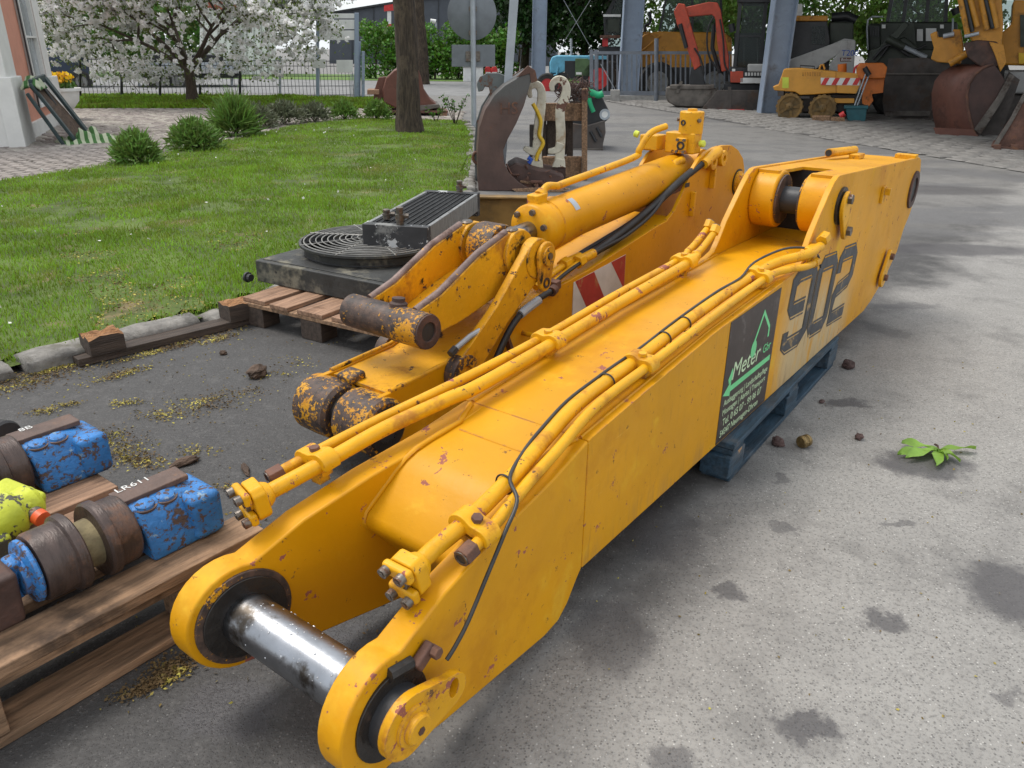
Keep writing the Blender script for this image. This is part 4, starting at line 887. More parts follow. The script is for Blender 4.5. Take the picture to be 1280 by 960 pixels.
# ------------------------------------------------------------------ old radiator, fan cowl and oil cooler
M['alu'] = mat('dirty_black_aluminium', (.030, .030, .028), .6, var=.4, scale=5, bump=.2, bscale=40, dirt=((.17, .155, .115), 3.5, .48, .64, .85), layers=[((.015, .014, .013), 7, .58, .64, .5)])
M['alu_grey'] = mat('scuffed_cooler_paint', (.030, .030, .032), .5, var=.3, scale=6, bump=.15, bscale=40, layers=[((.48, .49, .49), 9, .575, .585, .5)], dirt=((.20, .20, .19), 5, .60, .72, .6))
M['alu_bare'] = mat('dull_aluminium', (.24, .245, .24), .5, metal=.3, var=.3, scale=7, bump=.2, bscale=60, grain=(8, 8, 1), dirt=((.07, .065, .06), 6, .55, .8, .7))
M['finm'] = mat('cooler_fins', (.035, .036, .038), .45, metal=.4, var=.3, scale=9, bump=.1)
rad = thing('radiator', 'flat grimy radiator slab with a round black fan guard on it', 'radiator', (-1.365, 3.75, 0), -30.4)
MB().box((.33, .66, .203), (.96, .84, .118)).build('core', M['alu'], rad, .008, 2)
MB().box((.33, .66, .264), (.90, .78, .006)).build('top_sheet', M['alu'], rad, .002)
MB().tube([(-.17, .22, .165), (-.205, .22, .165)], .020, 10).ring((-.198, .22, .165), (1, 0, 0), .028, .013, .012, 14).build('lug', M['dark'], rad)
fc = Vector((.0, 0, 0)); a_ = R(30.4)
def w2l(p, o=(-1.365, 3.75), yaw=30.4):
    dx, dy = p[0]-o[0], p[1]-o[1]; c, s_ = math.cos(R(yaw)), math.sin(R(yaw)); return (dx*c-dy*s_, dx*s_+dy*c)
fx, fy = w2l((-.775, 4.245)); FR_ = .40
MB().lathe([(FR_*.93, .268), (FR_*.95, .31), (FR_, .320), (FR_, .332), (FR_*.965, .334), (FR_*.955, .312), (FR_*.93, .30)], (fx, fy, 0), (0, 0, 1), 56, closed=False).build('cowl', M['alu'], rad)
MB().cyl((fx, fy, .272), (fx, fy, .278), FR_*.94, n=48).build('cowl_floor', M['dark'], rad)
hub = MB().lathe([(.10, .285), (.10, .315), (.085, .322)], (fx, fy, 0), (0, 0, 1), 28).build('fan_hub', M['alu'], rad)
for k in range(7):
    a = 2*math.pi*k/7; m = MB().box((.23, 0, 0), (.27, .11, .006), rotm(24, 0, 0)); m.v = [tuple(Matrix.Rotation(a, 3, 'Z') @ Vector(v)+Vector((fx, fy, .299))) for v in m.v]; m.build('fan_blade', M['dark'], rad)
M['guard'] = mat('grimy_wire', (.24, .23, .21), .45, metal=.2, var=.45, scale=8, bump=.1)
for k in range(10):
    r_ = .085+k*.032; MB().tube([(fx+r_*math.cos(a), fy+r_*math.sin(a), .335+.012*(1-r_/.4)) for a in np.linspace(0, 2*math.pi, 48, endpoint=False)], .0036, 5, closed=True).build('guard_ring', M['guard'], rad)
for k in range(8):
    a = 2*math.pi*k/8+.2; MB().tube([(fx+.07*math.cos(a), fy+.07*math.sin(a), .347), (fx+.40*math.cos(a), fy+.40*math.sin(a), .334)], .004, 5).build('guard_spoke', M['guard'], rad)
oc = thing('oil_cooler', 'black finned oil cooler with bare metal scuffs lying on the fan cowl', 'oil cooler', (-.622, 4.03, 0), -11.5)
W_, L_ = .36, 1.12
MB().box((0, L_/2, .355), (W_-.03, L_-.03, .05)).build('core', M['finm'], oc, .004)
for nm, c, s_, m in (('end_tank', (0, .028, .380), (W_, .055, .146), 'alu_grey'), ('end_tank', (0, L_-.028, .380), (W_, .055, .146), 'alu_grey'), ('side_bar', (W_/2-.012, L_/2, .395), (.022, L_-.112, .112), 'alu_bare'), ('side_bar', (-W_/2+.012, L_/2, .395), (.022, L_-.112, .112), 'alu_bare')):
    MB().box(c, s_).build(nm, M[m], oc, .004)
for k in range(62):
    y = .065+k*(L_-.13)/61; MB().box((0, y, .418), (W_-.048, .0028, .055), rotm(22)).build('fin', M['finm'], oc, smooth=0)
for k in range(9): MB().box((-.14+k*.035, L_/2, .424), (.004, L_-.114, .050)).build('rib', M['finm'], oc, smooth=0)
for (x, y, h) in ((.02, .035, .09), (-.10, .16, .05), (.05, L_-.02, .07)):
    f = MB().lathe([(.020, 0), (.020, .02), (.024, .022), (.024, h*.6), (.018, h*.62), (.020, h), (.012, h+.004)], (x, y, .452), (0, 0, 1), 16).build('fitting', M['bolt'], oc)
    MB().hexn((x, y, .452+h*.5), (1, .3, 0), .014, .045).build('side_nut', M['bolt'], f)
# bits under the cooler so that it lies on something
MB().box((.0, .60, .325), (.10, .9, .012)).build('mount_rail', M['dark'], oc)
MB().box((0, .98, .157), (.12, .20, .314)).build('mount_leg', M['dark'], oc)
beam = thing('steel_beam', 'brown and ochre steel beam lying behind the oil cooler', 'steel beam', (-.30, 5.46, 0), 0)
M['ochre'] = mat('ochre_dirty_steel', (.20, .115, .03), .6, var=.4, scale=4, bump=.2, bscale=40, dirt=((.09, .07, .035), 3, .48, .7, .8))
MB().box((.22, .04, .355), (.52, .10, .012)).build('upper_flange', M['ochre'], beam, .002); MB().box((.22, .05, .25), (.52, .014, .20)).build('web', M['ochre'], beam); MB().box((.22, .03, .14), (.52, .16, .014)).build('lower_flange', M['ochre'], beam, .002)
for x in (.04, .40): MB().box((x, .04, .066), (.08, .16, .132)).build('packing_block', M['wood_dark'], beam, .003)
# ------------------------------------------------------------------ track rollers on the left pallet
M['blue'] = mat('chipped_blue_paint', (.028, .165, .43), .5, var=.18, scale=8, bump=.45, bscale=45, chips=((.095, .058, .045), 55, .56, .585, .85), layers=[((.085, .055, .042), 9, .60, .66, .75), ((.20, .30, .40), 20, .60, .66, .7)], edge=((.13, .08, .06), .012, 26))
M['rustplate'] = mat('brown_cast_steel', (.10, .062, .048), .6, var=.3, scale=9, bump=.3, bscale=50, dirt=((.22, .12, .07), 8, .54, .72, .8), layers=[((.05, .16, .36), 16, .66, .70, .5)])
M['roller_steel'] = mat('rolled_brown_steel', (.066, .045, .038), .38, metal=.25, var=.3, scale=9, bump=.25, bscale=50, grain=(1, 5, 1), dirt=((.17, .085, .05), 9, .5, .75, .7))
M['chalk'] = mat('white_paint_marker', (.60, .59, .56), .8, var=.2, bump=0, dirt=((.14, .09, .07), 60, .60, .68, .8))
def track_roller(label, loc, rz):
    t = thing('track_roller', label, 'track roller', loc, rz, 'track rollers on the pallet'); ZC = .298-.19
    prof = [(.052, .000), (.096, .002), (.100, .008), (.100, .060), (.103, .063), (.103, .066), (.113, .070), (.114, .088), (.109, .092), (.070, .093), (.068, .096)]
    MB().lathe(prof, (0, .006, ZC), (0, 1, 0), 48).build('roller_wheel', M['roller_steel'], t)
    MB().lathe([(.066, .0), (.070, .02), (.072, .05)], (0, .095, ZC), (0, 1, 0), 40).build('roller_core', M['ochre_core'], t)
    prof2 = [(.068, 0), (.070, .002), (.108, .003), (.114, .008), (.114, .026), (.103, .030), (.102, .034), (.102, .075), (.098, .080), (.05, .082)]
    MB().lathe(prof2, (0, .138, ZC), (0, 1, 0), 48).build('roller_wheel', M['roller_steel'], t)
    ec = MB().lathe([(.088, 0), (.092, -.004), (.090, -.012), (.060, -.018), (.058, -.030), (.040, -.034)], (0, .004, ZC), (0, 1, 0), 40).build('end_cap', M['blue'], t)
    MB().box((0, -.030, ZC), (.055, .03, .13), rotm(0, 12, 0)).build('cap_bar', M['blue'], ec, .012, 3)
    # cast housing: rusty flat back, blue skirt with chamfered end
    x0, x1, y0, y1, z1 = -.085, .085, .225, .425, .182
    sec = [(x0, 0), (x1+.004, 0), (x1+.010, .05), (x1-.020, z1-.055), (x1-.050, z1-.012), (x0, z1)]
    m = MB(); ys = [(y0, 1.0), (y0+.105, 1.0), (y1-.045, .93), (y1, .74)]
    for y, k in ys:
        for (a, c) in sec: m.v.append((x0+(a-x0)*(1 if y < y1-.05 else (1.0 if k > .9 else .90)), y+(.0 if c > .1 else .012), c*(k if c > .06 else 1)))
    n = len(sec)
    for i in range(3):
        for k in range(n): m.f.append((i*n+k, i*n+(k+1) % n, (i+1)*n+(k+1) % n, (i+1)*n+k))
    m.f.append(tuple(range(n))); m.f.append(tuple(3*n+k for k in range(n))[::-1])
    h = m.build('housing', M['blue'], t, .014, 3)
    MB().box((.012, .385, .082), (.192, .085, .150), rotm(0, 0, 0)).build('housing_head', M['blue'], t, .022, 3)
    tp = MB().box((-.035, .305, z1-.002), (.075, .175, .020), rotm(0, 4)).build('cover_strip', M['rustplate'], t, .004)
    for dy in (.262, .315):
        b_ = MB().lathe([(.024, 0), (.026, .003), (.022, .012), (.018, .014)], (.026, dy, z1-.022), (.28, 0, 1), 20).build('bolt', M['blue'], h); MB().ring((.026, dy, z1-.021), (.28, 0, 1), .030, .023, .008, 20).build('bolt_seat', M['rustplate'], b_)
    MB().lathe([(.018, 0), (.017, .004), (.012, .005)], (x1-.012, .372, z1-.078), (1, .25, .35), 18).build('oil_plug', M['ochre_core'], h)
    MB().box((0, -.098, ZC-.02), (.13, .12, .165), rotm(0, 8)).build('bracket_block', M['rust_dark'], t, .012, 2)
    return t, tp
M['ochre_core'] = mat('dusty_hub', (.20, .16, .085), .85, var=.4, scale=14, bump=.3, bscale=50, dirt=((.12, .05, .03), 9, .55, .7, .8))
tr1, tp = track_roller('blue track roller marked LR611 with a wide double flange', (-1.020, 1.350, .191), -37); tr1.scale = (.78, .97, .78)
text_mesh('marking', 'LR611', .034, M['chalk'], tr1, basis((-.052, .232, .1925), (.0, 1, 0), (-1, .0, .07)), .0004)
tr2, tp = track_roller('blue track roller with faint chalk scribble on its rusty cover', (-1.436, 1.642, .191), -37); tr2.scale = (.78, .97, .78)
text_mesh('marking', '8B', .034, M['chalk'], tr2, basis((-.052, .25, .1925), (.0, 1, 0), (-1, .0, .07)), .0004)
# lime hydraulic motor
M['limep'] = mat('peeling_lime_paint', (.52, .56, .035), .5, var=.15, scale=7, bump=.3, bscale=35, chips=((.075, .070, .05), 10, .54, .57, .7), edge=((.09, .08, .06), .006, 20))
M['orange'] = mat('orange_plastic', (.72, .10, .02), .45, var=.1, bump=.05)
hm = thing('hydraulic_motor', 'peeling lime hydraulic motor with an orange plug', 'hydraulic motor', (-1.195, 1.592, .191), -20); hm.scale = (.78, .78, .78)
MB().lathe([(.06, 0), (.072, .01), (.074, .10), (.060, .115), (.058, .16), (.045, .175)], (-.02, -.10, .082), (.15, 1, .1), 28).build('motor_body', M['limep'], hm)
MB().box((-.03, .03, .10), (.15, .09, .10), rotm(0, 18, 10)).build('port_block', M['limep'], hm, .018, 3)
MB().box((-.02, -.11, .045), (.17, .11, .09), rotm(0, 6, -12)).build('mounting_flange', M['limep'], hm, .02, 3)
of_ = MB().lathe([(.026, 0), (.026, .012), (.024, .016)], (.052, .020, .085), (1, -.1, -.25), 18).build('port_collar', M['bolt'], hm)
MB().lathe([(.022, 0), (.026, .003), (.025, .026), (.018, .029), (.010, .029)], (.066, .019, .082), (1, -.1, -.25), 20).build('plug', M['orange'], hm)
rr_ = thing('rubber_roller', 'short black rubber roller at the corner of the roller pallet', 'roller', (-1.60, 2.09, .10), -20)
MB().lathe([(.05, 0), (.062, .006), (.064, .08), (.058, .088), (.03, .09)], (0, 0, .10), (1, .1, 0), 28).build('tread', M['rubber'], rr_); MB().cyl((-.10, -.01, .10), (0, 0, .10), .028, n=16).build('axle', M['galv'], rr_); MB().box((-.05, 0, -.03), (.10, .09, .14)).build('stand', M['wood_dark'], rr_, .004)
# ------------------------------------------------------------------ broken skid by the kerb
sk_ = thing('broken_skid', 'broken pallet skid with two splintered blocks along the kerb', 'pallet skid', (-1.845, 3.19, 0), -43)
MB().box((-.05, .36, .020), (.10, .86, .036)).build('board', M['wood_dark'], sk_, .003)
for y in (.06, .72):
    bm = bmesh.new(); bmesh.ops.create_cube(bm, size=1); bmesh.ops.subdivide_edges(bm, edges=bm.edges, cuts=5, use_grid_fill=True)
    for vv in bm.verts:
        vv.co = Vector((vv.co.x*.115-.05, vv.co.y*.15+y, vv.co.z*.085+.078))
        if vv.co.z > .11: vv.co.z += .022*mnoise.noise(Vector((vv.co.x*45, vv.co.y*28, y*9)))-.004
    top = [f for f in bm.faces if f.calc_center_median().z > .105 and f.normal.z > .3]
    me = bpy.data.meshes.new('block'); bm.normal_update()
    for f in bm.faces: f.material_index = 1 if (f.calc_center_median().z > .108 and abs(f.normal.z) > .35) else 0
    bm.to_mesh(me); bm.free(); me.materials.append(M['wood_dark']); me.materials.append(M['wood_raw'])
    o = bpy.data.objects.new('block', me); COL.objects.link(o); o.parent = sk_
# ------------------------------------------------------------------ small things on the ground
M['clod'] = mat('dry_earth', (.085, .055, .038), .95, var=.4, scale=20, bump=.7, bscale=60)
M['rock'] = mat('reddish_lump', (.07, .04, .035), .8, var=.4, scale=30, bump=.6, bscale=90)
def lump(name, label, cat, p, s_, m, seed, group=None):
    bm = bmesh.new(); bmesh.ops.create_icosphere(bm, subdivisions=3, radius=1)
    for vv in bm.verts:
        k = 1+.35*mnoise.noise(vv.co*1.7+Vector((seed*3.1, 0, 0)))+.18*mnoise.noise(vv.co*4.5+Vector((0, seed*2.3, 0))); vv.co = Vector((vv.co.x*s_[0]*k, vv.co.y*s_[1]*k, vv.co.z*s_[2]*k+s_[2]*.75))
    me = bpy.data.meshes.new(name); bm.to_mesh(me); bm.free(); me.materials.append(M[m]); o = bpy.data.objects.new(name, me); COL.objects.link(o)
    o.location = (p[0], p[1], 0); o.rotation_euler = (0, 0, seed*1.3); return tag(o, label, cat, group)
lump('clod', 'brown clod of earth on the dark asphalt before the radiator pallet', 'clod', gnd(322, 470), (.055, .035, .026), 'clod', 1)
lump('clod', 'small dark crumb of earth between the kerb skid and the clod', 'clod', gnd(279, 443), (.018, .016, .011), 'clod', 2)
lump('bark_piece', 'dark piece of bark on the asphalt behind the LR611 roller', 'bark', gnd(232, 580), (.05, .020, .014), 'clod', 3)
lump('bark_piece', 'thin brown bark splinter on the asphalt near the boom nose', 'bark', gnd(307, 588), (.045, .012, .008), 'clod', 4)
lump('stone', 'reddish lump at the far corner of the blue pallet', 'stone', gnd(1060, 460), (.025, .03, .022), 'rock', 5)
lump('stone', 'dark lump against the near block of the blue pallet', 'stone', gnd(972, 556), (.024, .022, .018), 'rock', 6)
lump('stone', 'lone reddish lump on pale asphalt between brass fitting and leaf sprig', 'stone', gnd(1073, 549), (.015, .015, .013), 'rock', 7)
lump('stone', 'flat greenish pebble beside the middle of the blue pallet', 'stone', gnd(1027, 503), (.016, .010, .006), 'rock', 8)
M['brass'] = mat('dull_brass', (.22, .15, .06), .45, metal=.6, var=.35, scale=40, bump=.4, bscale=90, dirt=((.05, .04, .03), 30, .5, .7, .8))
q = gnd(1005, 559); bf = thing('brass_fitting', 'dull brass fitting lying on the asphalt by the pallet', 'fitting', (q.x, q.y, 0), 20)
MB().lathe([(.019, 0), (.022, .004), (.022, .016), (.019, .018), (.019, .024), (.022, .026), (.022, .038), (.017, .042)], (-.02, 0, .0225), (1, .2, 0), 20).build('body', M['brass'], bf); MB().hexn((-.012, 0, .0225), (1, .2, 0), .0225, .012).build('nut', M['brass'], bf)
# leaf sprig
M['sprig'] = mat('wilting_leaf', (.22, .38, .055), .45, var=.2, scale=14, bump=.25, bscale=40, trans=.3)
q = gnd(1172, 566); ls = thing('leaf_sprig', 'wilted green leaf sprig lying on the stained asphalt', 'leaf', (q.x, q.y, 0), 0)
def leafblade(L, w, curl, ang, tilt):
    m = MB(); n = 9
    for i in range(n):
        t_ = i/(n-1); ww = w*math.sin(math.pi*min(1, .06+t_*.94))**.7*(.55+.6*t_ if t_ < .6 else 1.0); 
        for k in (-1, 0, 1): m.v.append((k*ww/2, t_*L, .006+tilt*math.sin(t_*2.6)*L+abs(k)*.006*(1+math.sin(t_*9+k))+curl*t_*t_*k*.01))
    for i in range(n-1):
        for k in range(2): m.f.append((i*3+k, i*3+k+1, i*3+k+4, i*3+k+3))
    rm = Matrix.Rotation(R(ang), 3, 'Z'); m.v = [tuple(rm @ Vector(v)) for v in m.v]; return m.build('leaf', M['sprig'], ls, smooth=60, fix=False)
for L, w, a, tl in ((.135, .035, -88, .10), (.12, .036, 68, .10), (.17, .040, 104, .06), (.17, .042, 116, .12), (.15, .045, 150, .12), (.10, .036, 195, .16), (.09, .03, 170, .2)): leafblade(L, w, 1, a, tl)
MB().tube([(0, 0, .012), (.006, .02, .018), (.004, .035, .016)], .004, 6).build('stem', M['clod'], ls)
# ------------------------------------------------------------------ blossom litter and moss
M['litter'] = mat('yellow_seed_litter', (.30, .235, .05), .85, var=.35, scale=6, bump=0, island=.65, dirt=((.12, .075, .03), 7, .46, .58, .9))
def drift(px, py, sx, sy, n, ang=0, spread=None):
    c = gnd(px, py); u = rng.normal(size=(n, 2))*[sx, sy]; ca, sa = math.cos(R(ang)), math.sin(R(ang))
    return np.stack([c.x+u[:, 0]*ca-u[:, 1]*sa, c.y+u[:, 0]*sa+u[:, 1]*ca, .004+rng.uniform(0, .006, n)], 1)
P = [drift(30, 478, .10, .07, 900, 50), drift(75, 462, .09, .04, 600, 50), drift(150, 468, .05, .03, 120, 40), drift(215, 435, .17, .018, 700, 50), drift(150, 470, .07, .02, 250, 50), drift(275, 424, .06, .02, 250, 50),
     drift(255, 505, .07, .05, 420, 20), drift(205, 520, .06, .03, 200, 10), drift(160, 505, .04, .02, 130, 10), drift(150, 565, .06, .05, 420, -30), drift(180, 578, .06, .03, 300, -20), drift(130, 548, .05, .04, 250),
     drift(55, 515, .03, .02, 140, 20), drift(85, 507, .03, .015, 110, 20), drift(245, 565, .03, .02, 80), drift(310, 490, .05, .03, 70), drift(375, 455, .06, .04, 60), drift(290, 610, .03, .01, 60), drift(215, 838, .035, .022, 420, 40), drift(185, 860, .03, .012, 300, 40), drift(340, 470, .05, .03, 60)]
n = 900; P.append(np.stack([rng.uniform(-1.9, -.2, n), rng.uniform(1.2, 3.6, n), np.full(n, .004)], 1))
P = np.concatenate(P); V, F = leaves(P, .0105, .5, .85); tag(np_mesh('blossom_litter', V, F, M['litter']), 'drifts of yellowish blossom litter on the asphalt', 'litter', kind='stuff')
k = 1500; PP = np.array([[x, y] for x, y in np.stack([rng.uniform(-3.2, -1.2, 12000), rng.uniform(2.6, 5.6, 12000)], 1) if mnoise.noise((x*1.3, y*1.3, 2.0))+.5*mnoise.noise((x*4, y*4, 5.0)) > .2])
PP = PP[inpoly(PP, LAWN)][:k*2]; V, F = leaves(np.concatenate([PP, lawn_z(PP[:, 0], PP[:, 1])[:, None]+.012], 1), .014, .5, .85); tag(np_mesh('lawn_litter', V, F, M['litter']), 'pale blossom litter lying in bare lawn patches', 'litter', kind='stuff')
n = 260; P = np.stack([rng.uniform(.2, 2.4, n), rng.uniform(.9, 3.4, n), np.full(n, .003)], 1); V, F = leaves(P, .007, .8, .85); tag(np_mesh('grit', V, F, M['litter']), 'loose pale grit on the dry asphalt', 'grit', kind='stuff')
# ------------------------------------------------------------------ things further back: outlines at their own depth, built with real thickness
class Far:
    def __init__(s, name, label, cat, px, py, Y, group=None):
        s.Y = Y; b = at(px, py, Y); s.b = Vector((b.x, Y, 0)); h = Vector((b.x, Y)).normalized(); s.ey = Vector((h.x, h.y, 0)); s.ex = Vector((h.y, -h.x, 0))
        s.rz = -math.degrees(math.atan2(h.x, h.y)); s.t = thing(name, label, cat, s.b, s.rz, group)
    def p(s, px, py, dy=0):
        d = _F + _Rt*((px-640)/FPX) + _Dn*((py-480)/FPX); c = Vector((0, 0, CH)); q = c+d*((s.b-c).dot(s.ey)/d.dot(s.ey))-s.b
        return Vector((q.dot(s.ex), dy, q.z))
    def xz(s, pts): return [(s.p(a, c).x, max(s.p(a, c).z, .002)) for a, c in pts]
    def poly(s, name, m, pts, d0, d1, bev=.0, par=None, shift=0):
        q = [(a+shift, c) for a, c in s.xz(pts)]
        return MB().prism(q, 'y', d0, d1).build(name, M[m], par or s.t, bev, 2)
    def rect(s, name, m, x0, y0, x1, y1, d0, d1, bev=.0, par=None):
        return s.poly(name, m, [(x0, y1), (x1, y1), (x1, y0), (x0, y0)], d0, d1, bev, par)
    def tube(s, name, m, pts, r, dy=0, n=10, smooth=0, par=None):
        P = [s.p(a, c, 0)+Vector((0, dy if not isinstance(dy, (list, tuple)) else dy[i], 0)) for i, (a, c) in enumerate(pts)]
        return MB().tube(P, r, n, smooth=smooth).build(name, M[m], par or s.t, smooth=60)
    def wheel(s, px, py, r, d0, d1, m='tyre', rim='rimgrey', name='wheel'):
        c = s.p(px, py); w = abs(d1-d0)
        o = MB().lathe([(r*.55, 0), (r*.9, 0), (r, w*.15), (r, w*.85), (r*.9, w), (r*.55, w), (r*.55, 0)], c+Vector((0, d0, 0)), (0, 1, 0), 30, closed=False).build(name, M[m], s.t)
        MB().lathe([(r*.56, .0), (r*.5, .02), (r*.2, .03), (r*.18, -.02), (.01, -.02)], c+Vector((0, d0+.02, 0)), (0, 1, 0), 24).build('rim', M[rim], o); return o
def P_(n, c, r=.5, **k): M[n] = mat(n, c, r, **k)
P_('tyre', (.022, .021, .020), .8, var=.3, scale=9, bump=.3, bscale=40, dirt=((.07, .06, .05), 4, .5, .75, .9))
P_('rimgrey', (.20, .20, .19), .6, dirt=((.1, .08, .06), 5, .5, .7, .8))
P_('red', (.42, .050, .018), .45, var=.15, dirt=((.14, .05, .03), 5, .55, .8, .7))
P_('machine_yellow', (.50, .22, .018), .5, var=.15, scale=3, dirt=((.15, .08, .03), 3, .5, .75, .8), edge=((.12, .06, .03), .02, 9))
P_('roller_yellow', (.62, .29, .035), .5, var=.1, scale=3, dirt=((.30, .16, .05), 4, .55, .8, .8))
P_('orange_paint', (.58, .15, .015), .5, var=.1, dirt=((.2, .07, .02), 4, .55, .8, .8))
P_('black_paint', (.016, .017, .019), .45, var=.3, scale=4)
P_('grey_paint', (.36, .36, .35), .5, var=.1, dirt=((.15, .14, .13), 4, .55, .8, .8))
P_('army_green', (.036, .044, .032), .55, var=.25, scale=3, dirt=((.05, .05, .04), 4, .55, .8, .8))
P_('worn_bucket', (.13, .115, .10), .55, metal=.3, var=.35, scale=4, bump=.25, bscale=30, dirt=((.06, .04, .03), 3, .5, .7, .8))
P_('dark_bucket', (.070, .060, .054), .6, metal=.2, var=.4, scale=2.5, bump=.25, bscale=30, dirt=((.09, .06, .045), 3, .5, .7, .8))
P_('brown_bucket', (.14, .052, .034), .55, var=.2, scale=2.5, bump=.2, bscale=30, dirt=((.06, .028, .02), 2.5, .5, .75, .75))
P_('lightblue', (.11, .36, .50), .45, var=.12, dirt=((.08, .12, .13), 5, .55, .8, .8))
P_('midgreen', (.07, .13, .05), .5, var=.2)
P_('post_paint', (.27, .33, .42), .5, var=.08, scale=3, bump=.05, dirt=((.18, .19, .2), 3, .55, .8, .7))
P_('white_paint', (.72, .72, .70), .5, var=.06, bump=.03)
P_('teal', (.012, .10, .12), .45)
P_('concrete', (.33, .32, .30), .9, var=.2, scale=6, bump=.3)
P_('redwhite', (.55, .03, .03), .5)
P_('old_white', (.52, .48, .38), .6, var=.15, scale=7, bump=.25, bscale=35, chips=((.13, .06, .04), 7, .58, .62, .8), dirt=((.30, .20, .11), 4, .5, .72, .8))
P_('claw', (.085, .048, .038), .6, var=.3, scale=3, bump=.2, bscale=30, zsplit=(.74, .95, (.085, .082, .078), .35), rand=False, dirt=((.15, .06, .035), 7, .6, .75, .85))
P_('grey_claw', (.10, .11, .11), .55, var=.2, scale=4, bump=.2, bscale=30, dirt=((.12, .06, .04), 4, .56, .66, .85), chips=((.13, .055, .035), 9, .62, .66, .8))
P_('cheek_shaded', (.060, .030, .024), .6, var=.3, scale=3, bump=.2)  # bucket brown darkened, so the cheek's shadow is in the colour
P_('strap', (.60, .38, .02), .6)
P_('bluerag', (.02, .07, .35), .7)
P_('greenrag', (.01, .30, .13), .6)
def glass_mat():
    t = NT('window_glass'); t.b.inputs['Base Color'].default_value = (.05, .06, .06, 1); t.b.inputs['Roughness'].default_value = .06
    tr = t.n('ShaderNodeBsdfTransparent'); tr.inputs[0].default_value = (.72, .80, .78, 1); ms = t.n('ShaderNodeMixShader'); ms.inputs[0].default_value = .72
    t.l(t.b.outputs[0], ms.inputs[1]); t.l(tr.outputs[0], ms.inputs[2]); t.l(ms.outputs[0], t.o.inputs[0]); return t.m
M['glass'] = glass_mat()
# --- clamshell half standing beside the lawn
f = Far('grab_shell', 'rust brown grab bucket shell with grey tip standing by the lawn', 'grab bucket', 640, 240, 7.9)
outer = [(600, 262), (598, 238), (596.5, 192), (599, 160), (606, 138), (618, 119), (631, 107), (648, 97), (663, 87)]
inner = [(665, 92), (663, 104), (655, 132), (645, 155), (634, 175), (629, 188), (630, 203), (636, 216), (648, 228), (660, 235), (690, 240), (692, 262)]
f.poly('cheek_plate', 'claw', outer+inner, 0, .05, .006)
f.poly('cheek_plate', 'grey_claw', outer+inner, .62, .67, .006, shift=-.06)
so_ = f.xz(outer); m = MB()
for i, (x, z) in enumerate(so_):
    for (d, sx) in ((.05, .02), (.62, -.04)): m.v += [(x+sx, d, z), (x+sx+.03, d, z-.01)]
for i in range(len(so_)-1):
    a = i*4; c = a+4; m.f += [(a, a+2, c+2, c), (a+1, c+1, c+3, a+3)]
m.build('shell_plate', M['claw'], f.t, smooth=50)
f.poly('tip', 'rust', [(645, 97), (660, 82), (669, 88), (672, 101), (664, 104), (662, 92)], -.01, .12, .004)
f.poly('hook_lug', 'grey_claw', [(602, 150), (606, 138), (611, 122), (609, 112), (604, 111), (601, 117), (595, 118), (593, 108), (597, 98), (607, 93), (622, 93), (634, 98), (640, 112), (628, 128), (612, 150)], .50, .58, .006)
text_mesh('weld_mark', 'HS', .155, M['rust'], f.t, basis(f.p(624, 143)+Vector((0, -.004, 0)), (1, 0, .05), (0, 0, 1)), .004)
f.poly('heap_of_scrap', 'rust_dark', [(633, 212), (645, 205), (660, 210), (676, 214), (690, 216), (706, 222), (706, 262), (640, 262)], .10, .60, .02)
for k in range(70):
    a = rng.uniform(634, 694); y = 218+rng.uniform(-8, 14)+abs(a-640)*.12; q = f.p(a, y)+Vector((0, rng.uniform(.05, .5), 0)); d = Vector(rng.normal(size=3)); d.z *= .3; d.normalize()
    MB().tube([q-d*.06, q+d*.06], rng.uniform(.006, .016), 5).build('scrap_piece', M['rust' if k % 3 else 'wood'], f.t)
f.poly('bent_strip', 'wood', [(640, 236), (700, 233), (712, 236), (700, 239), (645, 241)], -.04, .02)
f.tube('shackle', 'rust', [(596, 198), (590, 200), (588, 207), (592, 213), (598, 211)], .016, .55, smooth=4)
fb = Far('flat_bar', 'galvanised flat bar leaning upright behind the grab shell', 'steel bar', 634, 240, 8.35)
fb.poly('bar', 'galv', [(621, 236), (630, 236), (648, 1), (645, -60), (637, -60), (637, 1)], 0, .02)
def ribpoly(pts, w):
    P = [Vector(p) for p in pts]; Q = []; ww = []
    for i in range(len(P)-1):
        p0 = P[max(i-1, 0)]; p1 = P[i]; p2 = P[i+1]; p3 = P[min(i+2, len(P)-1)]
        for k in range(4):
            t = k/4; Q.append(.5*((2*p1)+(p2-p0)*t+(2*p0-5*p1+4*p2-p3)*t*t+(3*p1-p0-3*p2+p3)*t**3)); ww.append(w[i]*(1-t)+w[i+1]*t)
    Q.append(P[-1]); ww.append(w[-1]); L = []; Rr = []
    for i in range(len(Q)):
        d = (Q[min(i+1, len(Q)-1)]-Q[max(i-1, 0)]).normalized(); n = Vector((-d.y, d.x)); L.append(tuple(Q[i]+n*ww[i]/2)); Rr.append(tuple(Q[i]-n*ww[i]/2))
    return L+Rr[::-1]
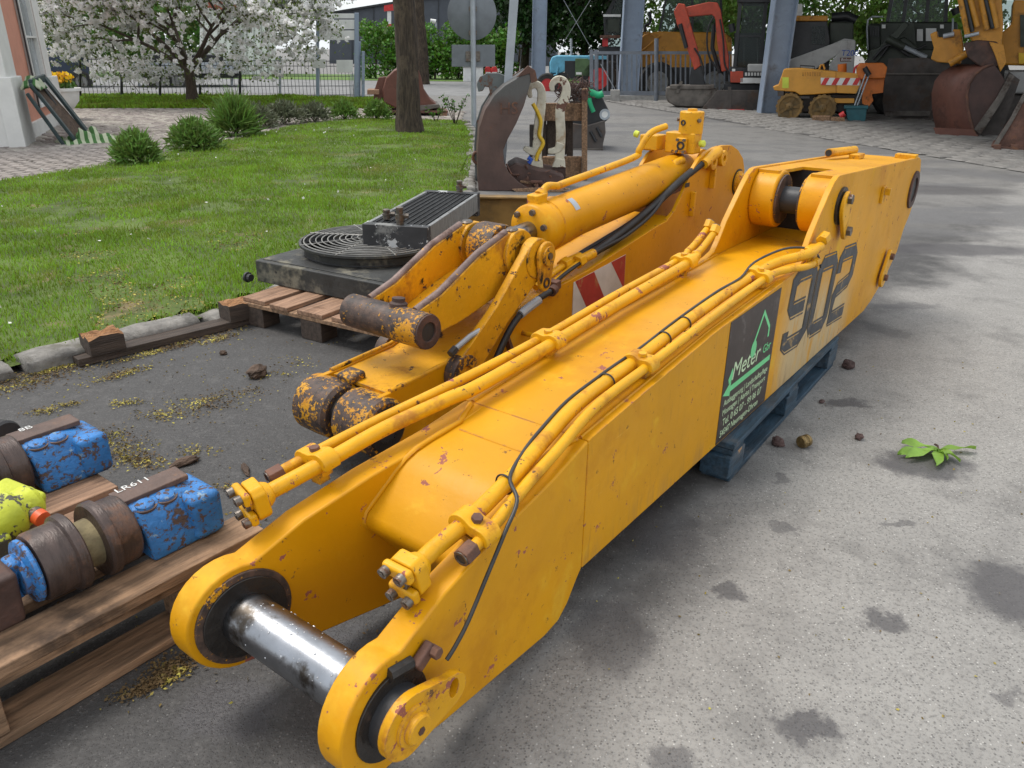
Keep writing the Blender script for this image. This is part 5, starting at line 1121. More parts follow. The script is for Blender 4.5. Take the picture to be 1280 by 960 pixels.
# --- hooks hung on a timber frame
for lab, px, pts, foot in (('cream painted lifting hook with a yellow strap around it', 668, [(663.5, 122), (661, 112), (666, 106), (673, 107), (677, 116), (676, 135), (673, 160), (671.5, 185), (671, 203)], [(672, 190), (662, 188), (655, 184)]),
                          ('rust streaked white lifting hook standing against the timber frame', 698, [(691, 114), (690, 106), (696, 99.5), (704, 101), (708, 110), (706, 122), (700, 138), (701, 165), (700, 188), (699, 206)], [(701, 178), (696, 187), (685, 189)])):
    f = Far('lifting_hook', lab, 'lifting hook', px, 225, 8.25)
    f.poly('hook', 'old_white', ribpoly(pts, [5, 7.5, 9, 10, 10.5]+[12]*(len(pts)-5)), -.05, .06, .012); f.poly('foot', 'old_white', ribpoly(foot, [11, 8, 5]), -.06, .05, .01); f.poly('toe', 'old_white', [(pts[-1][0]-9, 208), (pts[-1][0]-4, 196), (pts[-1][0]+7, 199), (pts[-1][0]+8, 209)], -.07, .07, .01); f.rect('base', 'rust_dark', pts[-1][0]-8, 205, pts[-1][0]+8, 226, -.05, .10)
    if 'strap' in lab:
        f.tube('strap', 'strap', [(666, 129), (672, 140), (676, 152), (674, 168), (679, 178), (672, 192), (670, 200)], .020, -.06, 8, smooth=4); f.tube('knot', 'bluerag', [(660, 196), (664, 199), (661, 203)], .025, -.05, 8)
f = Far('hook_rack', 'weathered timber rack with an upper and a lower beam behind the hooks', 'rack', 720, 228, 8.75)
f.rect('post', 'wood', 727, 110, 734, 226, -.10, .02, .006); f.rect('post', 'wood_dark', 708, 150, 716, 226, .10, .2, .006); f.rect('post', 'wood_dark', 676, 130, 682, 226, .10, .2, .006)
f.rect('upper_beam', 'wood', 676, 129, 727, 151, -.02, .08, .006); f.rect('lower_beam', 'wood', 678, 196, 727, 222, -.02, .08, .006); f.rect('end_plate', 'rust', 727, 112, 735, 124, -.12, -.103)
f.rect('back_board', 'wood_dark', 683, 152, 708, 195, .11, .16, .006); f.rect('back_board', 'dark_bucket', 660, 158, 683, 200, .24, .30, .006); f.rect('brace_block', 'wood_dark', 712, 128, 727, 152, .09, .3, .006)
tw = MB()
for k in range(150):
    q = f.p(rng.uniform(700, 736), rng.uniform(104, 124))+Vector((0, rng.uniform(-.1, .4), 0)); d = Vector(rng.normal(size=3)); d.normalize(); tw.tube([q-d*.09, q+Vector(rng.normal(size=3))*.02, q+d*.09], .005, 4)
b = tw.build('brushwood', M['rust_dark']); b.location = f.b; b.rotation_euler = (0, 0, R(f.rz)); tag(b, 'tangle of dry twigs heaped on the timber frame', 'brushwood', kind='stuff')
# --- black bucket with green sling
f = Far('digging_bucket', 'black digging bucket with lug eye behind the timber frame', 'bucket', 745, 190, 11.6)
f.poly('lug_plate', 'black_paint', [(716, 120), (733, 108), (742, 110), (752, 122), (761, 140), (762, 147), (757, 152), (745, 153), (735, 160), (716, 160)], 0, .05, .006)
f.poly('lug_plate', 'black_paint', [(716, 120), (733, 108), (742, 110), (752, 122), (761, 140), (762, 147), (757, 152), (745, 153), (735, 160), (716, 160)], .35, .40, .006)
c = f.p(756, 143); MB().ring(c+Vector((0, -.004, 0)), (0, 1, 0), .075, .045, .012, 20).build('eye_ring', M['galv'], f.t); MB().cyl(c+Vector((0, -.003, 0)), c+Vector((0, .001, 0)), .046, n=18).build('eye', M['white_paint'], f.t)
f.poly('shell', 'dark_bucket', [(690, 150), (735, 156), (756, 150), (757, 165), (754, 178), (753, 187), (720, 193), (690, 192)], -.10, .5, .01)
f.poly('cutting_edge', 'worn_bucket', [(690, 190), (752, 184), (754, 188), (722, 197), (690, 198)], -.14, .4, .004)
for a in ((738, 163, 745, 176), (746, 158, 752, 170)): f.tube('rib', 'black_paint', [(a[0], a[1]), (a[2], a[3])], .02, -.12)
gs = Far('green_sling', 'bright green lifting sling draped over the black bucket', 'sling', 740, 118, 11.45); z0 = gs.p(740, 120).z
gs.tube('strap', 'greenrag', [(733, 112), (740, 116), (748, 119), (754, 117)], .045, 0, 8, smooth=4); gs.tube('strap', 'greenrag', [(736, 120), (738, 130), (742, 140)], .03, 0, 8, smooth=4)
# --- scrap bucket on a pallet behind the tree
f = Far('scrap_bucket', 'faded brown digging bucket on a pallet behind the tree trunk', 'bucket', 510, 140, 16.8)
f.poly('shell', 'brown_bucket', [(480, 128), (478, 112), (482, 98), (492, 88), (505, 82), (522, 84), (527, 98), (530, 112), (538, 124), (548, 132), (540, 138), (500, 138)], 0, 1.0, .03)
f.poly('lip', 'worn_bucket', [(520, 132), (548, 130), (551, 134), (522, 139)], -.06, 1.05, .01); f.poly('lug', 'brown_bucket', [(473, 97), (482, 96), (484, 108), (478, 126), (466, 128), (468, 112)], .1, .3, .01)
f.rect('board', 'wood_new', 459, 112, 474, 118, -.05, .5, .01)
g_ = Far('small_pallet', 'reddish small pallet carrying the scrap bucket', 'pallet', 510, 146, 16.7)
g_.rect('deck', 'rust', 470, 138.5, 560, 141.5, 0, .9, .004)
for x in (472, 515, 550): g_.rect('block', 'wood_new', x, 141.6, x+9, 147, 0, .9, .004)
# --- round sign seen from behind
f = Far('road_sign', 'back of a round road sign with a rectangular plate on a grey pole', 'sign', 591, 163, 14.3)
P_('sign_back', (.17, .185, .20), .5, metal=.3, var=.1, bump=.03)
c = f.p(590, 17); f.tube('pole', 'galv', [(592.5, 163), (591, 0), (590, -60)], .045, 0, 14)
MB().lathe([(.40, 0), (.41, .006), (.40, .012)], c+Vector((0, .05, 0)), (0, 1, 0), 44).build('round_plate', M['sign_back'], f.t)
f.rect('plate', 'sign_back', 564.5, 56, 619, 83.5, .05, .062, .004); f.rect('clamp', 'bolt', 582, 64, 600, 77, .02, .05, .004); f.rect('clamp', 'bolt', 586, 8, 596, 14, .02, .05); f.rect('clamp', 'bolt', 586, 38, 596, 44, .02, .05)
f.rect('foot', 'concrete', 588, 160, 597, 166, -.05, .05)
# ------------------------------------------------------------------ hall posts, roof and railing
hall = thing('open_hall', 'open machine hall on grey blue steel posts', 'building', (5.8, 18.9, 0), 0)
def hpost(px0, px1, pybase, Y):
    a = at(px0, pybase, Y); c = at(px1, pybase, Y); w = c.x-a.x; o = Vector((a.x, Y, 0))-Vector(hall.location)
    m = MB(); Hh = 4.2; o = o+Vector((.0, 0, Hh/2))
    m.box(o+Vector((.02, .15, 0)), (.03, .34, Hh)); m.build('post_flange', M['post_paint'], hall, .003)
    m = MB(); m.box(o+Vector((w*.5+.02, .15, 0)), (w-.035, .02, Hh)); m.build('post_web', M['post_paint'], hall)
    m = MB(); m.box(o+Vector((w+.005, .15, 0)), (.03, .34, Hh)); m.build('post_flange', M['post_paint'], hall, .003)
    MB().box(o+Vector((w*.5, .15, -Hh/2+.01)), (w+.1, .4, .02)).build('foot_plate', M['galv'], hall)
hpost(950, 977, 143, 18.9); hpost(773, 797, 118, 26.6); hpost(664, 681, 100, 35.0)
M['roof'] = mat('grey_roof_sheet', (.25, .26, .27), .6, var=.1)
rl = Vector(hall.location)
MB().add([(.0, -9, 4.2), (26, -9, 5.0), (26, 20, 5.0), (-4.7, 20, 4.2), (-.05, -9, 4.32), (26, -9, 5.12), (26, 20, 5.12), (-4.75, 20, 4.32)], [(3, 2, 1, 0), (4, 5, 6, 7), (0, 1, 5, 4), (1, 2, 6, 5), (2, 3, 7, 6), (3, 0, 4, 7)]).build('roof', M['roof'], hall)  # unseen roof above the view, widened so its shade darkens the hall
for p0, p1 in (((700, -8), (741, 64)), ((738, 0), (695, 68))):
    q0, q1 = at(p0[0], p0[1], 31), at(p1[0], p1[1], 31 if p0[0] == 700 else 34); MB().tube([q0-rl, q1-rl], .012, 6).build('brace_rod', M['galv'], hall)
P_('rail_grey', (.17, .19, .22), .5)
f = Far('railing', 'grey steel bar railing gate in front of the machines', 'railing', 800, 124, 23.6)
f.rect('top_rail', 'rail_grey', 738, 64, 915, 68, 0, .06); f.rect('bottom_rail', 'rail_grey', 738, 114, 915, 119, 0, .06); f.rect('kick_board', 'concrete', 745, 120, 915, 125, 0, .05)
x = 740.0
while x < 912:
    f.rect('bar', 'rail_grey', x, 68.5, x+1.9, 113.5, .02, .045); x += 6.1
f.tube('post', 'rail_grey', [(820, 126), (820.5, 48)], .06, -.05, 12); f.rect('end_post', 'rail_grey', 737, 62, 741, 121, -.01, .07); f.rect('end_post', 'rail_grey', 743, 62, 747, 121, -.01, .07)
f.tube('brace', 'galv', [(751, 80), (769, 112)], .012, -.03)
f = Far('concrete_block', 'small pale concrete block at the foot of the railing', 'concrete block', 769, 128, 22.9); f.rect('block', 'concrete', 763, 112.5, 775, 128.5, 0, .28, .01)
# ------------------------------------------------------------------ machines
f = Far('mini_excavator', 'red and black mini excavator with a wide ditching bucket', 'mini excavator', 905, 138, 20.4)
f.poly('boom', 'red', [(902, 90), (911, 88), (911, 70), (905, 38), (901, 12), (897, 3), (886, 2), (850, 10), (848, 17), (856, 21), (890, 18), (894, 24), (896, 50)], .1, .34, .02)
f.poly('stick', 'red', [(842, 14), (848, 4), (856, 5), (860, 18), (866, 40), (872, 60), (876, 82), (868, 88), (862, 70), (852, 44), (846, 30)], .02, .20, .02)
f.tube('boom_ram', 'black_paint', [(900, 92), (890, 60), (892, 30)], .05, .4); f.tube('stick_ram', 'black_paint', [(858, 60), (850, 30)], .05, .0)
f.tube('hose', 'rubber', [(900, 90), (886, 70), (884, 40), (892, 20)], .022, .1, smooth=4)
f.poly('coupler', 'black_paint', [(864, 84), (878, 82), (880, 100), (884, 112), (862, 112), (862, 98)], .05, .25, .02)
f.poly('bucket', 'worn_bucket', [(833, 108), (894, 110), (900, 118), (894, 128), (880, 134), (845, 133), (835, 127), (832, 118)], -.15, .35, .04)
f.rect('bucket_lip', 'worn_bucket', 838, 106, 893, 111, -.2, .30, .01); f.poly('bucket_hanger', 'worn_bucket', [(845, 115), (851, 100), (854, 102), (849, 116)], -.2, -.15)
f.rect('cab_base', 'black_paint', 912, 84, 958, 100, -.1, 1.2, .03); f.rect('cab_panel', 'red', 913, 89, 929, 103, -.14, -.101, .01); f.rect('cab_panel', 'white_paint', 925, 97, 951, 104, -.14, -.101, .01); f.rect('cab_panel', 'black_paint', 929, 88, 955, 97, -.14, -.101, .01)
for k in range(6): f.rect('letter_block', 'white_paint', 931+k*3.8, 90.5, 933.6+k*3.8, 94.5, -.146, -.1405)
for a, c in ((916, 926), (948, 958)): f.poly('cab_pillar', 'black_paint', [(a, 85), (a+4, 85), (c+2, 2), (c-3, 2)], -.1, .0)
f.rect('cab_roof', 'black_paint', 922, -2, 962, 4, -.15, 1.2, .02); f.poly('windscreen', 'glass', [(921, 84), (949, 84), (955, 4), (929, 4)], -.06, -.045); f.rect('seat', 'black_paint', 930, 46, 948, 84, .4, .7, .05); f.rect('cab_back', 'black_paint', 918, 40, 958, 86, 1.1, 1.15)
f.rect('undercarriage', 'black_paint', 905, 104, 950, 122, .1, 1.2, .03); f.rect('track', 'rubber', 903, 112, 914, 140, .1, 1.8, .08); f.rect('track', 'rubber', 938, 112, 950, 142, .1, 1.8, .08)
f.poly('blade', 'dark_bucket', [(877, 138), (897, 112), (948, 112), (948, 141)], -.3, -.24, .01); f.rect('blade_edge', 'redwhite', 893, 135.5, 930, 143, -.36, -.301, .01)
f.rect('blade_arm', 'dark_bucket', 910, 108, 914, 136, -.32, -.30)
f.tube('cab_hose', 'rubber', [(914, 96), (906, 80), (904, 50), (900, 24)], .02, .05, smooth=5); f.tube('cab_hose', 'rubber', [(868, 60), (876, 74), (880, 92)], .02, -.02, smooth=4); f.rect('headlight', 'white_paint', 915, 86, 919, 89, -.145, -.102); f.tube('mirror', 'black_paint', [(914, 30), (916, 40)], .07, -.1); f.rect('window_bar', 'black_paint', 920, 44, 954, 46, -.09, -.065)
f = Far('yellow_loader', 'ochre wheel loader parked behind the railing', 'loader', 835, 118, 27.0)
f.poly('hood', 'machine_yellow', [(797, 112), (797, 50), (806, 42), (824, 39), (860, 40), (905, 40), (915, 48), (915, 112)], 0, 1.8, .05); f.rect('chassis', 'black_paint', 800, 84, 915, 116, -.05, 1.6)
for a, c in ((824, 834), (866, 866), (902, 902)): f.poly('cab_pillar', 'black_paint', [(a-2, 42), (a+1, 42), (c+1, -6), (c-2, -6)], .1, .18)
f.poly('side_window', 'glass', [(824, 40), (902, 40), (902, -6), (834, -6)], .13, .145); f.rect('cab_roof', 'black_paint', 830, -9, 906, -4, 0, 1.7)
c = f.p(808, 55); MB().ring(c+Vector((0, -.06, 0)), (0, 1, 0), .36, .30, .06, 26).build('tank_ring', M['machine_yellow'], f.t); f.tube('exhaust', 'black_paint', [(806, 44), (806, 32), (812, 28), (812, 14)], .05, .3, smooth=3)
f.wheel(822, 103, .62, -.2, .3); f.wheel(892, 103, .62, -.2, .3); f.tube('handrail', 'machine_yellow', [(800, 66), (826, 44)], .03, -.05)
f = Far('tracked_loader', 'dark cabbed loader behind the second hall post', 'loader', 765, 112, 30.0)
f.rect('body', 'black_paint', 748, 58, 800, 108, 0, 1.5, .05); f.poly('cab', 'black_paint', [(756, 60), (754, 22), (768, -4), (772, -4), (760, 24), (760, 60)], 0, .1); f.rect('cab_bar', 'white_paint', 754, 18, 776, 21, -.06, .0); f.poly('windscreen', 'glass', [(756, 58), (800, 58), (800, -4), (768, -4), (756, 22)], .02, .035)
f.rect('door', 'army_green', 757, 24, 774, 40, .0, .02); f.rect('deck', 'rust', 750, 44, 775, 48, -.15, .1); f.rect('light', 'redwhite', 753, 48, 760, 58, -.05, -.001); f.wheel(765, 98, .6, -.2, .3)
f = Far('tractor', 'small light blue vintage tractor with a green tool box', 'tractor', 715, 117, 28.6)
f.poly('hood', 'lightblue', [(687, 92), (687, 78), (690, 71), (696, 69), (745, 69.5), (745, 84), (718, 86), (698, 92)], 0, .55, .05); f.rect('grille', 'dark_bucket', 686, 74, 690, 91, .08, .47, .01)
f.rect('engine', 'black_paint', 706, 76, 722, 98, -.03, .5, .01); f.rect('frame', 'black_paint', 692, 91, 745, 97, .05, .5); f.rect('tool_box', 'midgreen', 719, 73, 738, 95, -.25, -.05, .01); f.rect('number_plate', 'white_paint', 720, 90, 727, 93, -.27, -.251)
f.tube('exhaust', 'galv', [(714, 70), (714, 48)], .04, .1); f.tube('lamp_arm', 'lightblue', [(698, 84), (696, 93), (690, 95)], .03, -.05)
f.wheel(684, 106, .38, -.15, .05, rim='redwhite'); f.wheel(748, 98, .62, -.25, .1, rim='redwhite'); f.wheel(696, 104, .38, .55, .75, rim='redwhite'); f.rect('fender', 'lightblue', 735, 70, 758, 74, -.3, .8)
f = Far('skid_steer', 'grey and black tracked skid steer lettered T200', 'skid steer', 1015, 142, 19.1)
f.poly('lift_arm', 'grey_paint', [(978, 98), (1000, 99), (1048, 68), (1062, 62), (1070, 62), (1069, 50), (1056, 48), (1040, 55), (980, 77)], -.05, .15, .02)
f.poly('upright', 'grey_paint', [(1033, 104), (1038, 78), (1048, 66), (1052, 50), (1069.5, 50.5), (1066, 104)], -.08, .22, .02)
text_mesh('lettering', 'T200', .17, M['bluerag'], f.t, basis(f.p(1051, 69.5)+Vector((0, -.086, 0)), (1, 0, 0), (0, 0, 1)), .002); f.rect('badge', 'brown_bucket', 1050, 72, 1064, 77, -.084, -.081)
text_mesh('lettering', 'Bobcat', .085, M['white_paint'], f.t, basis(f.p(1051, 76)+Vector((0, -.088, 0)), (1, 0, 0), (0, 0, 1)), .001)
f.poly('cab', 'black_paint', [(984, 96), (988, 40), (992, 26), (1034, 25), (1038, 50), (1036, 98)], .25, 1.5, .03); f.rect('cab_roof', 'machine_yellow', 990, 19, 1035, 26, .2, 1.5, .02); f.rect('mesh_window', 'glass', 1014, 32, 1032, 55, .22, .235)
for k in range(6): f.rect('mesh_bar', 'black_paint', 1014+k*3.4, 32, 1014.6+k*3.4, 55, .20, .21)
f.rect('mesh_bar', 'black_paint', 1013, 39, 1033, 39.8, .19, .20); f.rect('mesh_bar', 'black_paint', 1013, 47, 1033, 47.8, .19, .20)
f.rect('hull', 'black_paint', 982, 96, 1066, 122, .1, 1.5, .04); f.rect('front_arm', 'grey_paint', 934, 80, 958, 90, .1, .3, .03); f.rect('track', 'rubber', 982, 112, 1062, 142, .05, .4, .10); f.rect('side_panel', 'white_paint', 985, 0, 1001, 20, 1.6, 1.7)
f.tube('lamp', 'black_paint', [(1040, 20), (1060, 18), (1072, 24)], .10, .8); f.rect('engine_cover', 'army_green', 1036, 26, 1068, 60, .5, 1.5, .05)
f = Far('trench_roller', 'yellow trench roller with red and white warning stripes', 'trench roller', 1020, 149, 17.6)
f.poly('hood', 'roller_yellow', [(968, 113), (966, 108), (973, 106), (980, 86), (1000, 85), (1042, 89), (1072, 93), (1072, 100), (1070, 116), (1045, 116), (1018, 118), (1000, 119), (994, 115)], -.05, .75, .02)
f.poly('end_hood', 'roller_yellow', [(1046, 89), (1074, 92), (1075, 106), (1070, 117), (1046, 116)], -.09, -.052, .01)
wp = f.poly('warning_panel', 'white_paint', [(1026, 97), (1074, 97.5), (1074, 106.5), (1026, 106)], -.098, -.092)
for k in range(4):
    a = 1026+k*13; f.poly('stripe', 'redwhite', [(a, 106), (a+6, 106), (a+11, 97.2), (a+5, 97.2)], -.102, -.099, par=wp)
f.rect('label_plate', 'lime', 978, 96.5, 986, 110, -.056, -.051); 
for k in range(8): f.rect('vent', 'machine_yellow', 1003+k*3, 90, 1004.6+k*3, 95, -.056, -.0505)
for k, (px, py) in enumerate(((987, 133), (1028, 135))):
    c = f.p(px, py); r_ = .265
    o = MB().lathe([(r_*.8, 0), (r_, .0), (r_, .38), (r_*.8, .38), (r_*.8, .05), (r_*.3, .06), (r_*.3, .02), (r_*.14, .0), (.01, .0)], c+Vector((0, -.10, 0)), (0, 1, 0), 34, closed=False).build('drum', M['ochre'], f.t)
    for a in range(5): 
        an = 2*math.pi*a/5+k; MB().box(c+Vector((math.cos(an)*r_*.5, -.06, math.sin(an)*r_*.5)), (r_*.6, .02, .05), Matrix.Rotation(-an, 3, 'Y')).build('spoke', M['ochre'], o)
    for a in range(16):
        an = 2*math.pi*a/16; MB().box(c+Vector((math.cos(an)*r_, .09, math.sin(an)*r_)), (.035, .34, .05), Matrix.Rotation(-an, 3, 'Y')).build('cleat', M['ochre'], o)
f.rect('undertray', 'dark_bucket', 985, 119, 1085, 140, .15, .6); f.rect('axle_beam', 'roller_yellow', 1040, 123, 1068, 129, .0, .12, .01)
f.poly('engine_box', 'orange_paint', [(1071, 84), (1075, 79), (1104, 78.5), (1109, 84), (1106, 98), (1085, 98), (1072, 100)], -.1, .5, .02); f.poly('engine_frame', 'orange_paint', [(1076, 98), (1106, 98), (1104, 116), (1090, 118), (1092, 126), (1086, 134), (1078, 130)], .05, .4, .01)
f.tube('lift_eye', 'roller_yellow', [(1024, 87), (1026, 81), (1029, 81), (1031, 87)], .02, .2); f.tube('beacon', 'orange_paint', [(1053, 91), (1053, 80)], .09, .3); f.tube('guard_loop', 'redwhite', [(1067, 92), (1069, 84), (1073, 82)], .022, -.05, smooth=3)
for a, c in (((1068, 131), (1083, 88)), ((1071, 132), (1087, 90))): f.tube('tow_bar', 'galv', [a, c], .014, -.2)
f.tube('handle_head', 'black_paint', [(1080, 84), (1086, 94)], .05, -.2)
f.tube('hand_rail', 'black_paint', [(1000, 86), (1000, 82), (1018, 83), (1018, 87)], .012, .1); f.rect('panel_seam', 'machine_yellow', 1044.5, 90, 1045.3, 116, -.0525, -.051); f.rect('front_bumper', 'dark_bucket', 972, 113, 980, 120, -.04, .7, .01); f.rect('step', 'dark_bucket', 1000, 120, 1012, 123, -.08, .2)
f = Far('tool_crate', 'teal plastic crate on the pavers before the trench roller', 'crate', 1070, 152, 17.1)
f.poly('body', 'teal', [(1057, 133), (1084, 133.5), (1082, 150), (1080, 152), (1060, 152), (1059, 149)], 0, .35, .02); f.rect('rim', 'teal', 1055, 132, 1085.5, 136, -.03, .38, .01); f.rect('foot', 'teal', 1061, 149, 1066, 153.2, -.02, .0); f.rect('foot', 'teal', 1076, 149, 1081, 153.2, -.02, .0)
f = Far('timber_block', 'grey timber block beside the teal crate', 'timber', 1035, 154, 16.9); f.rect('block', 'wood', 1015, 145.5, 1038, 154.5, 0, .3, .01); f.rect('block', 'wood', 1038.5, 147, 1056, 154.5, 0, .28, .01); f.tube('red_cap', 'redwhite', [(1050, 146), (1056, 142)], .06, .1)
f = Far('wheel_loader', 'dark green wheel loader with a huge black bucket', 'wheel loader', 1145, 152, 17.9)
f.poly('bucket', 'dark_bucket', [(1104, 152), (1102, 128), (1106, 92), (1110, 73), (1160, 72), (1178, 80), (1240, 84), (1240, 152)], .35, .42, .01); f.rect('bucket_crest', 'worn_bucket', 1106, 92, 1240, 93.5, .30, .34)
f.poly('bucket_floor', 'dark_bucket', [(1104, 147), (1240, 146), (1240, 152), (1104, 152)], -.35, .34, .01); f.poly('bucket_cheek', 'dark_bucket', [(1160, 150), (1164, 138), (1172, 122), (1178, 108), (1182, 108), (1182, 152)], -.3, .3, .01)
for k in range(6): f.poly('tooth', 'worn_bucket', [(1106+k*13, 149), (1116+k*13, 147), (1118+k*13, 152), (1108+k*13, 153)], -.45, -.352, .004)
f.poly('front_frame', 'army_green', [(1075, 92), (1085, 62), (1130, 45), (1150, 60), (1180, 62), (1190, 84), (1170, 86), (1150, 78)], .6, 1.4, .05); f.poly('lift_arm', 'army_green', [(1078, 78), (1130, 26), (1136, 30), (1090, 84)], .5, .7, .02); f.poly('lift_arm', 'army_green', [(1120, 76), (1134, 24), (1141, 26), (1146, 74)], 1.0, 1.2, .02)
f.rect('hood', 'army_green', 1078, 26, 1150, 90, 1.6, 3.2, .08); f.rect('cab_floor', 'army_green', 1095, 24, 1200, 80, 1.5, 3.0, .05)
for a, c in ((1106, 1114), (1127, 1133), (1158, 1162), (1184, 1186)): f.poly('cab_pillar', 'black_paint', [(a-3, 24), (a+2, 24), (c+2, -20), (c-3, -20)], 1.45, 1.6)
f.poly('windscreen', 'glass', [(1106, 24), (1186, 24), (1188, -20), (1114, -20)], 1.5, 1.515); f.rect('white_panel', 'white_paint', 1145, 34, 1153, 50, 1.40, 1.44); f.rect('white_panel', 'white_paint', 1157, 33, 1171, 50, 1.40, 1.44)
f.wheel(1128, 112, .7, .9, 1.5); f.wheel(1215, 108, .75, .8, 1.4); f.tube('work_lamp', 'black_paint', [(1036, 24), (1058, 22)], .12, 1.2)
for k in range(7): f.rect('grille_slat', 'black_paint', 1082+k*3.4, 30, 1084+k*3.4, 44, 1.55, 1.598)
f.tube('handrail', 'galv', [(1080, 62), (1080, 22), (1100, 18)], .02, 1.3, smooth=3); f.tube('handrail', 'galv', [(1192, 70), (1193, 20)], .02, 1.3); f.tube('hydraulic_hose', 'rubber', [(1100, 70), (1118, 50), (1140, 62), (1158, 56)], .03, .45, smooth=5); f.tube('hydraulic_hose', 'rubber', [(1090, 74), (1110, 56), (1136, 70)], .03, .42, smooth=5)
f.tube('tilt_ram', 'galv', [(1128, 58), (1158, 72)], .05, .40); f.tube('tilt_ram', 'army_green', [(1108, 48), (1130, 59)], .08, .40); f.rect('headlight', 'white_paint', 1098, 28, 1103, 33, 1.42, 1.48); f.rect('headlight', 'white_paint', 1176, 28, 1181, 33, 1.42, 1.48); f.tube('mirror', 'black_paint', [(1196, 6), (1199, 14)], .09, 1.3); f.rect('bucket_wear_strip', 'worn_bucket', 1106, 140, 1178, 146, .30, .348)
f = Far('crawler_excavator', 'ochre excavator with a big rust brown bucket resting on the pavers', 'excavator', 1215, 172, 14.3)
def shell(f, prof, name, m, d0, d1, th=.03): return f.poly(name, m, prof, d0, d1, .012)
# bucket body: cylinder-like shell seen from its back and side
c0 = [(1163, 135), (1162, 118), (1166, 102), (1174, 91), (1186, 83), (1198, 80)]
bk = MB(); L = []; back = f.xz([(1171, 168), (1167, 162), (1164, 148), (1162.5, 135), (1162, 118), (1166, 102), (1175, 91), (1186, 84), (1200, 80.5)])
side = f.xz([(1221, 172), (1217, 160), (1213, 148), (1210, 132), (1209, 118), (1212, 104), (1219, 93), (1230, 84), (1242, 80)])
for (x, z), (x2, z2) in zip(back, side): bk.v += [(x, .55, z), (x2, -.25, z2)]
for i in range(len(back)-1): bk.f.append((2*i, 2*i+1, 2*i+3, 2*i+2))
bo = bk.build('bucket_back', M['brown_bucket'], f.t, smooth=40); sm_ = bo.modifiers.new('thick', 'SOLIDIFY'); sm_.thickness = .03
sideP = [(x, z) for x, z in side]+f.xz([(1250, 90), (1256, 100), (1246, 120), (1232, 150), (1224, 168)])
MB().prism(sideP, 'y', -.27, -.23).build('bucket_cheek', M['cheek_shaded'], f.t, .004)
MB().tube([(x, -.28, z) for x, z in side], .022, 8).build('rim_bead', M['rust'], f.t, smooth=60)
MB().tube([((a[0]+c[0])/2-.0, .13, (a[1]+c[1])/2) for a, c in ((back[3], back[3]), (side[3], side[3]))], .001, 4).build('seam', M['rust'], f.t)
f.poly('cutting_edge', 'worn_bucket', [(1218, 160), (1245, 122), (1262, 92), (1268, 94), (1252, 126), (1226, 166)], -.32, -.272, .004); f.poly('heel_band', 'brown_bucket', [(1168, 158), (1217, 160), (1221, 172), (1171, 168)], -.30, -.26, .004)
f.poly('inner_floor', 'dark_bucket', [(1222, 172), (1230, 150), (1262, 90), (1275, 100), (1250, 172)], .1, .5)
stp = f.poly('stick', 'machine_yellow', [(1196, -4), (1252, -4), (1254, 30), (1252, 60), (1240, 64), (1215, 52), (1203, 30)], -.1, .25, .03)
for a, c in (((1201, -4), (1210, 44)), ((1212, -4), (1222, 34)), ((1226, -4), (1234, 38)), ((1238, -4), (1246, 36))): f.tube('pipe', 'machine_yellow', [a, c], .045, -.16)
f.tube('ram_rod', 'black_paint', [(1206, -4), (1216, 40)], .03, -.18); f.tube('ram_rod', 'black_paint', [(1231, -4), (1241, 36)], .03, -.18); f.tube('ram_rod', 'galv', [(1206, 46), (1224, 42)], .03, -.20)
f.poly('linkage', 'rust_dark', [(1204, 54), (1222, 50), (1246, 52), (1256, 66), (1250, 84), (1226, 84), (1210, 72)], -.15, .2, .03); f.poly('knuckle', 'machine_yellow', [(1236, 52), (1254, 56), (1258, 78), (1250, 90), (1244, 70)], -.2, -.152, .01)
f.poly('coupler', 'machine_yellow', [(1161, 42), (1170, 38), (1171, 46), (1190, 46), (1190, 36), (1200, 36), (1204, 60), (1200, 80), (1170, 78), (1162, 74), (1166, 60)], .3, .6, .02); f.tube('coupler_pin', 'galv', [(1178, 45), (1192, 42)], .04, .25); f.tube('coupler_arm', 'machine_yellow', [(1186, 80), (1210, 66)], .06, .2)
f.poly('cab', 'machine_yellow', [(1248, 82), (1252, 40), (1266, 28), (1268, -4), (1330, -4), (1330, 84)], .8, 2.2, .04); f.poly('cab_window', 'glass', [(1246, 26), (1266, 26), (1272, -4), (1244, -4)], .9, .915); f.rect('cab_door', 'army_green', 1277, 16, 1300, 58, .76, .80); f.rect('badge', 'strap', 1275, 66, 1290, 80, .77, .80)
f.rect('counterweight', 'grey_paint', 1258, 90, 1330, 120, .9, 2.4, .04); f.rect('track', 'dark_bucket', 1225, 118, 1330, 168, 1.0, 1.6, .1)
f = Far('ditching_bucket', 'dented grey brown bucket standing at the end of the machine row', 'bucket', 1262, 188, 12.1)
f.poly('cheek', 'rust', [(1240, 184), (1262, 150), (1282, 112), (1330, 60), (1330, 190), (1250, 189)], 0, .8, .02); f.poly('side_edge', 'worn_bucket', [(1240, 183), (1262, 149), (1282, 111), (1330, 59), (1330, 66), (1285, 117), (1266, 152), (1246, 184)], -.03, -.001, .004); f.poly('cutting_edge', 'rust', [(1239, 181), (1262, 184), (1330, 186), (1330, 192), (1250, 191), (1240, 187)], -.05, .85, .01)
for a in (1242, 1264): f.poly('tooth', 'rust', [(a, 180), (a+9, 180), (a+10, 187), (a-2, 187)], -.12, -.051, .006)
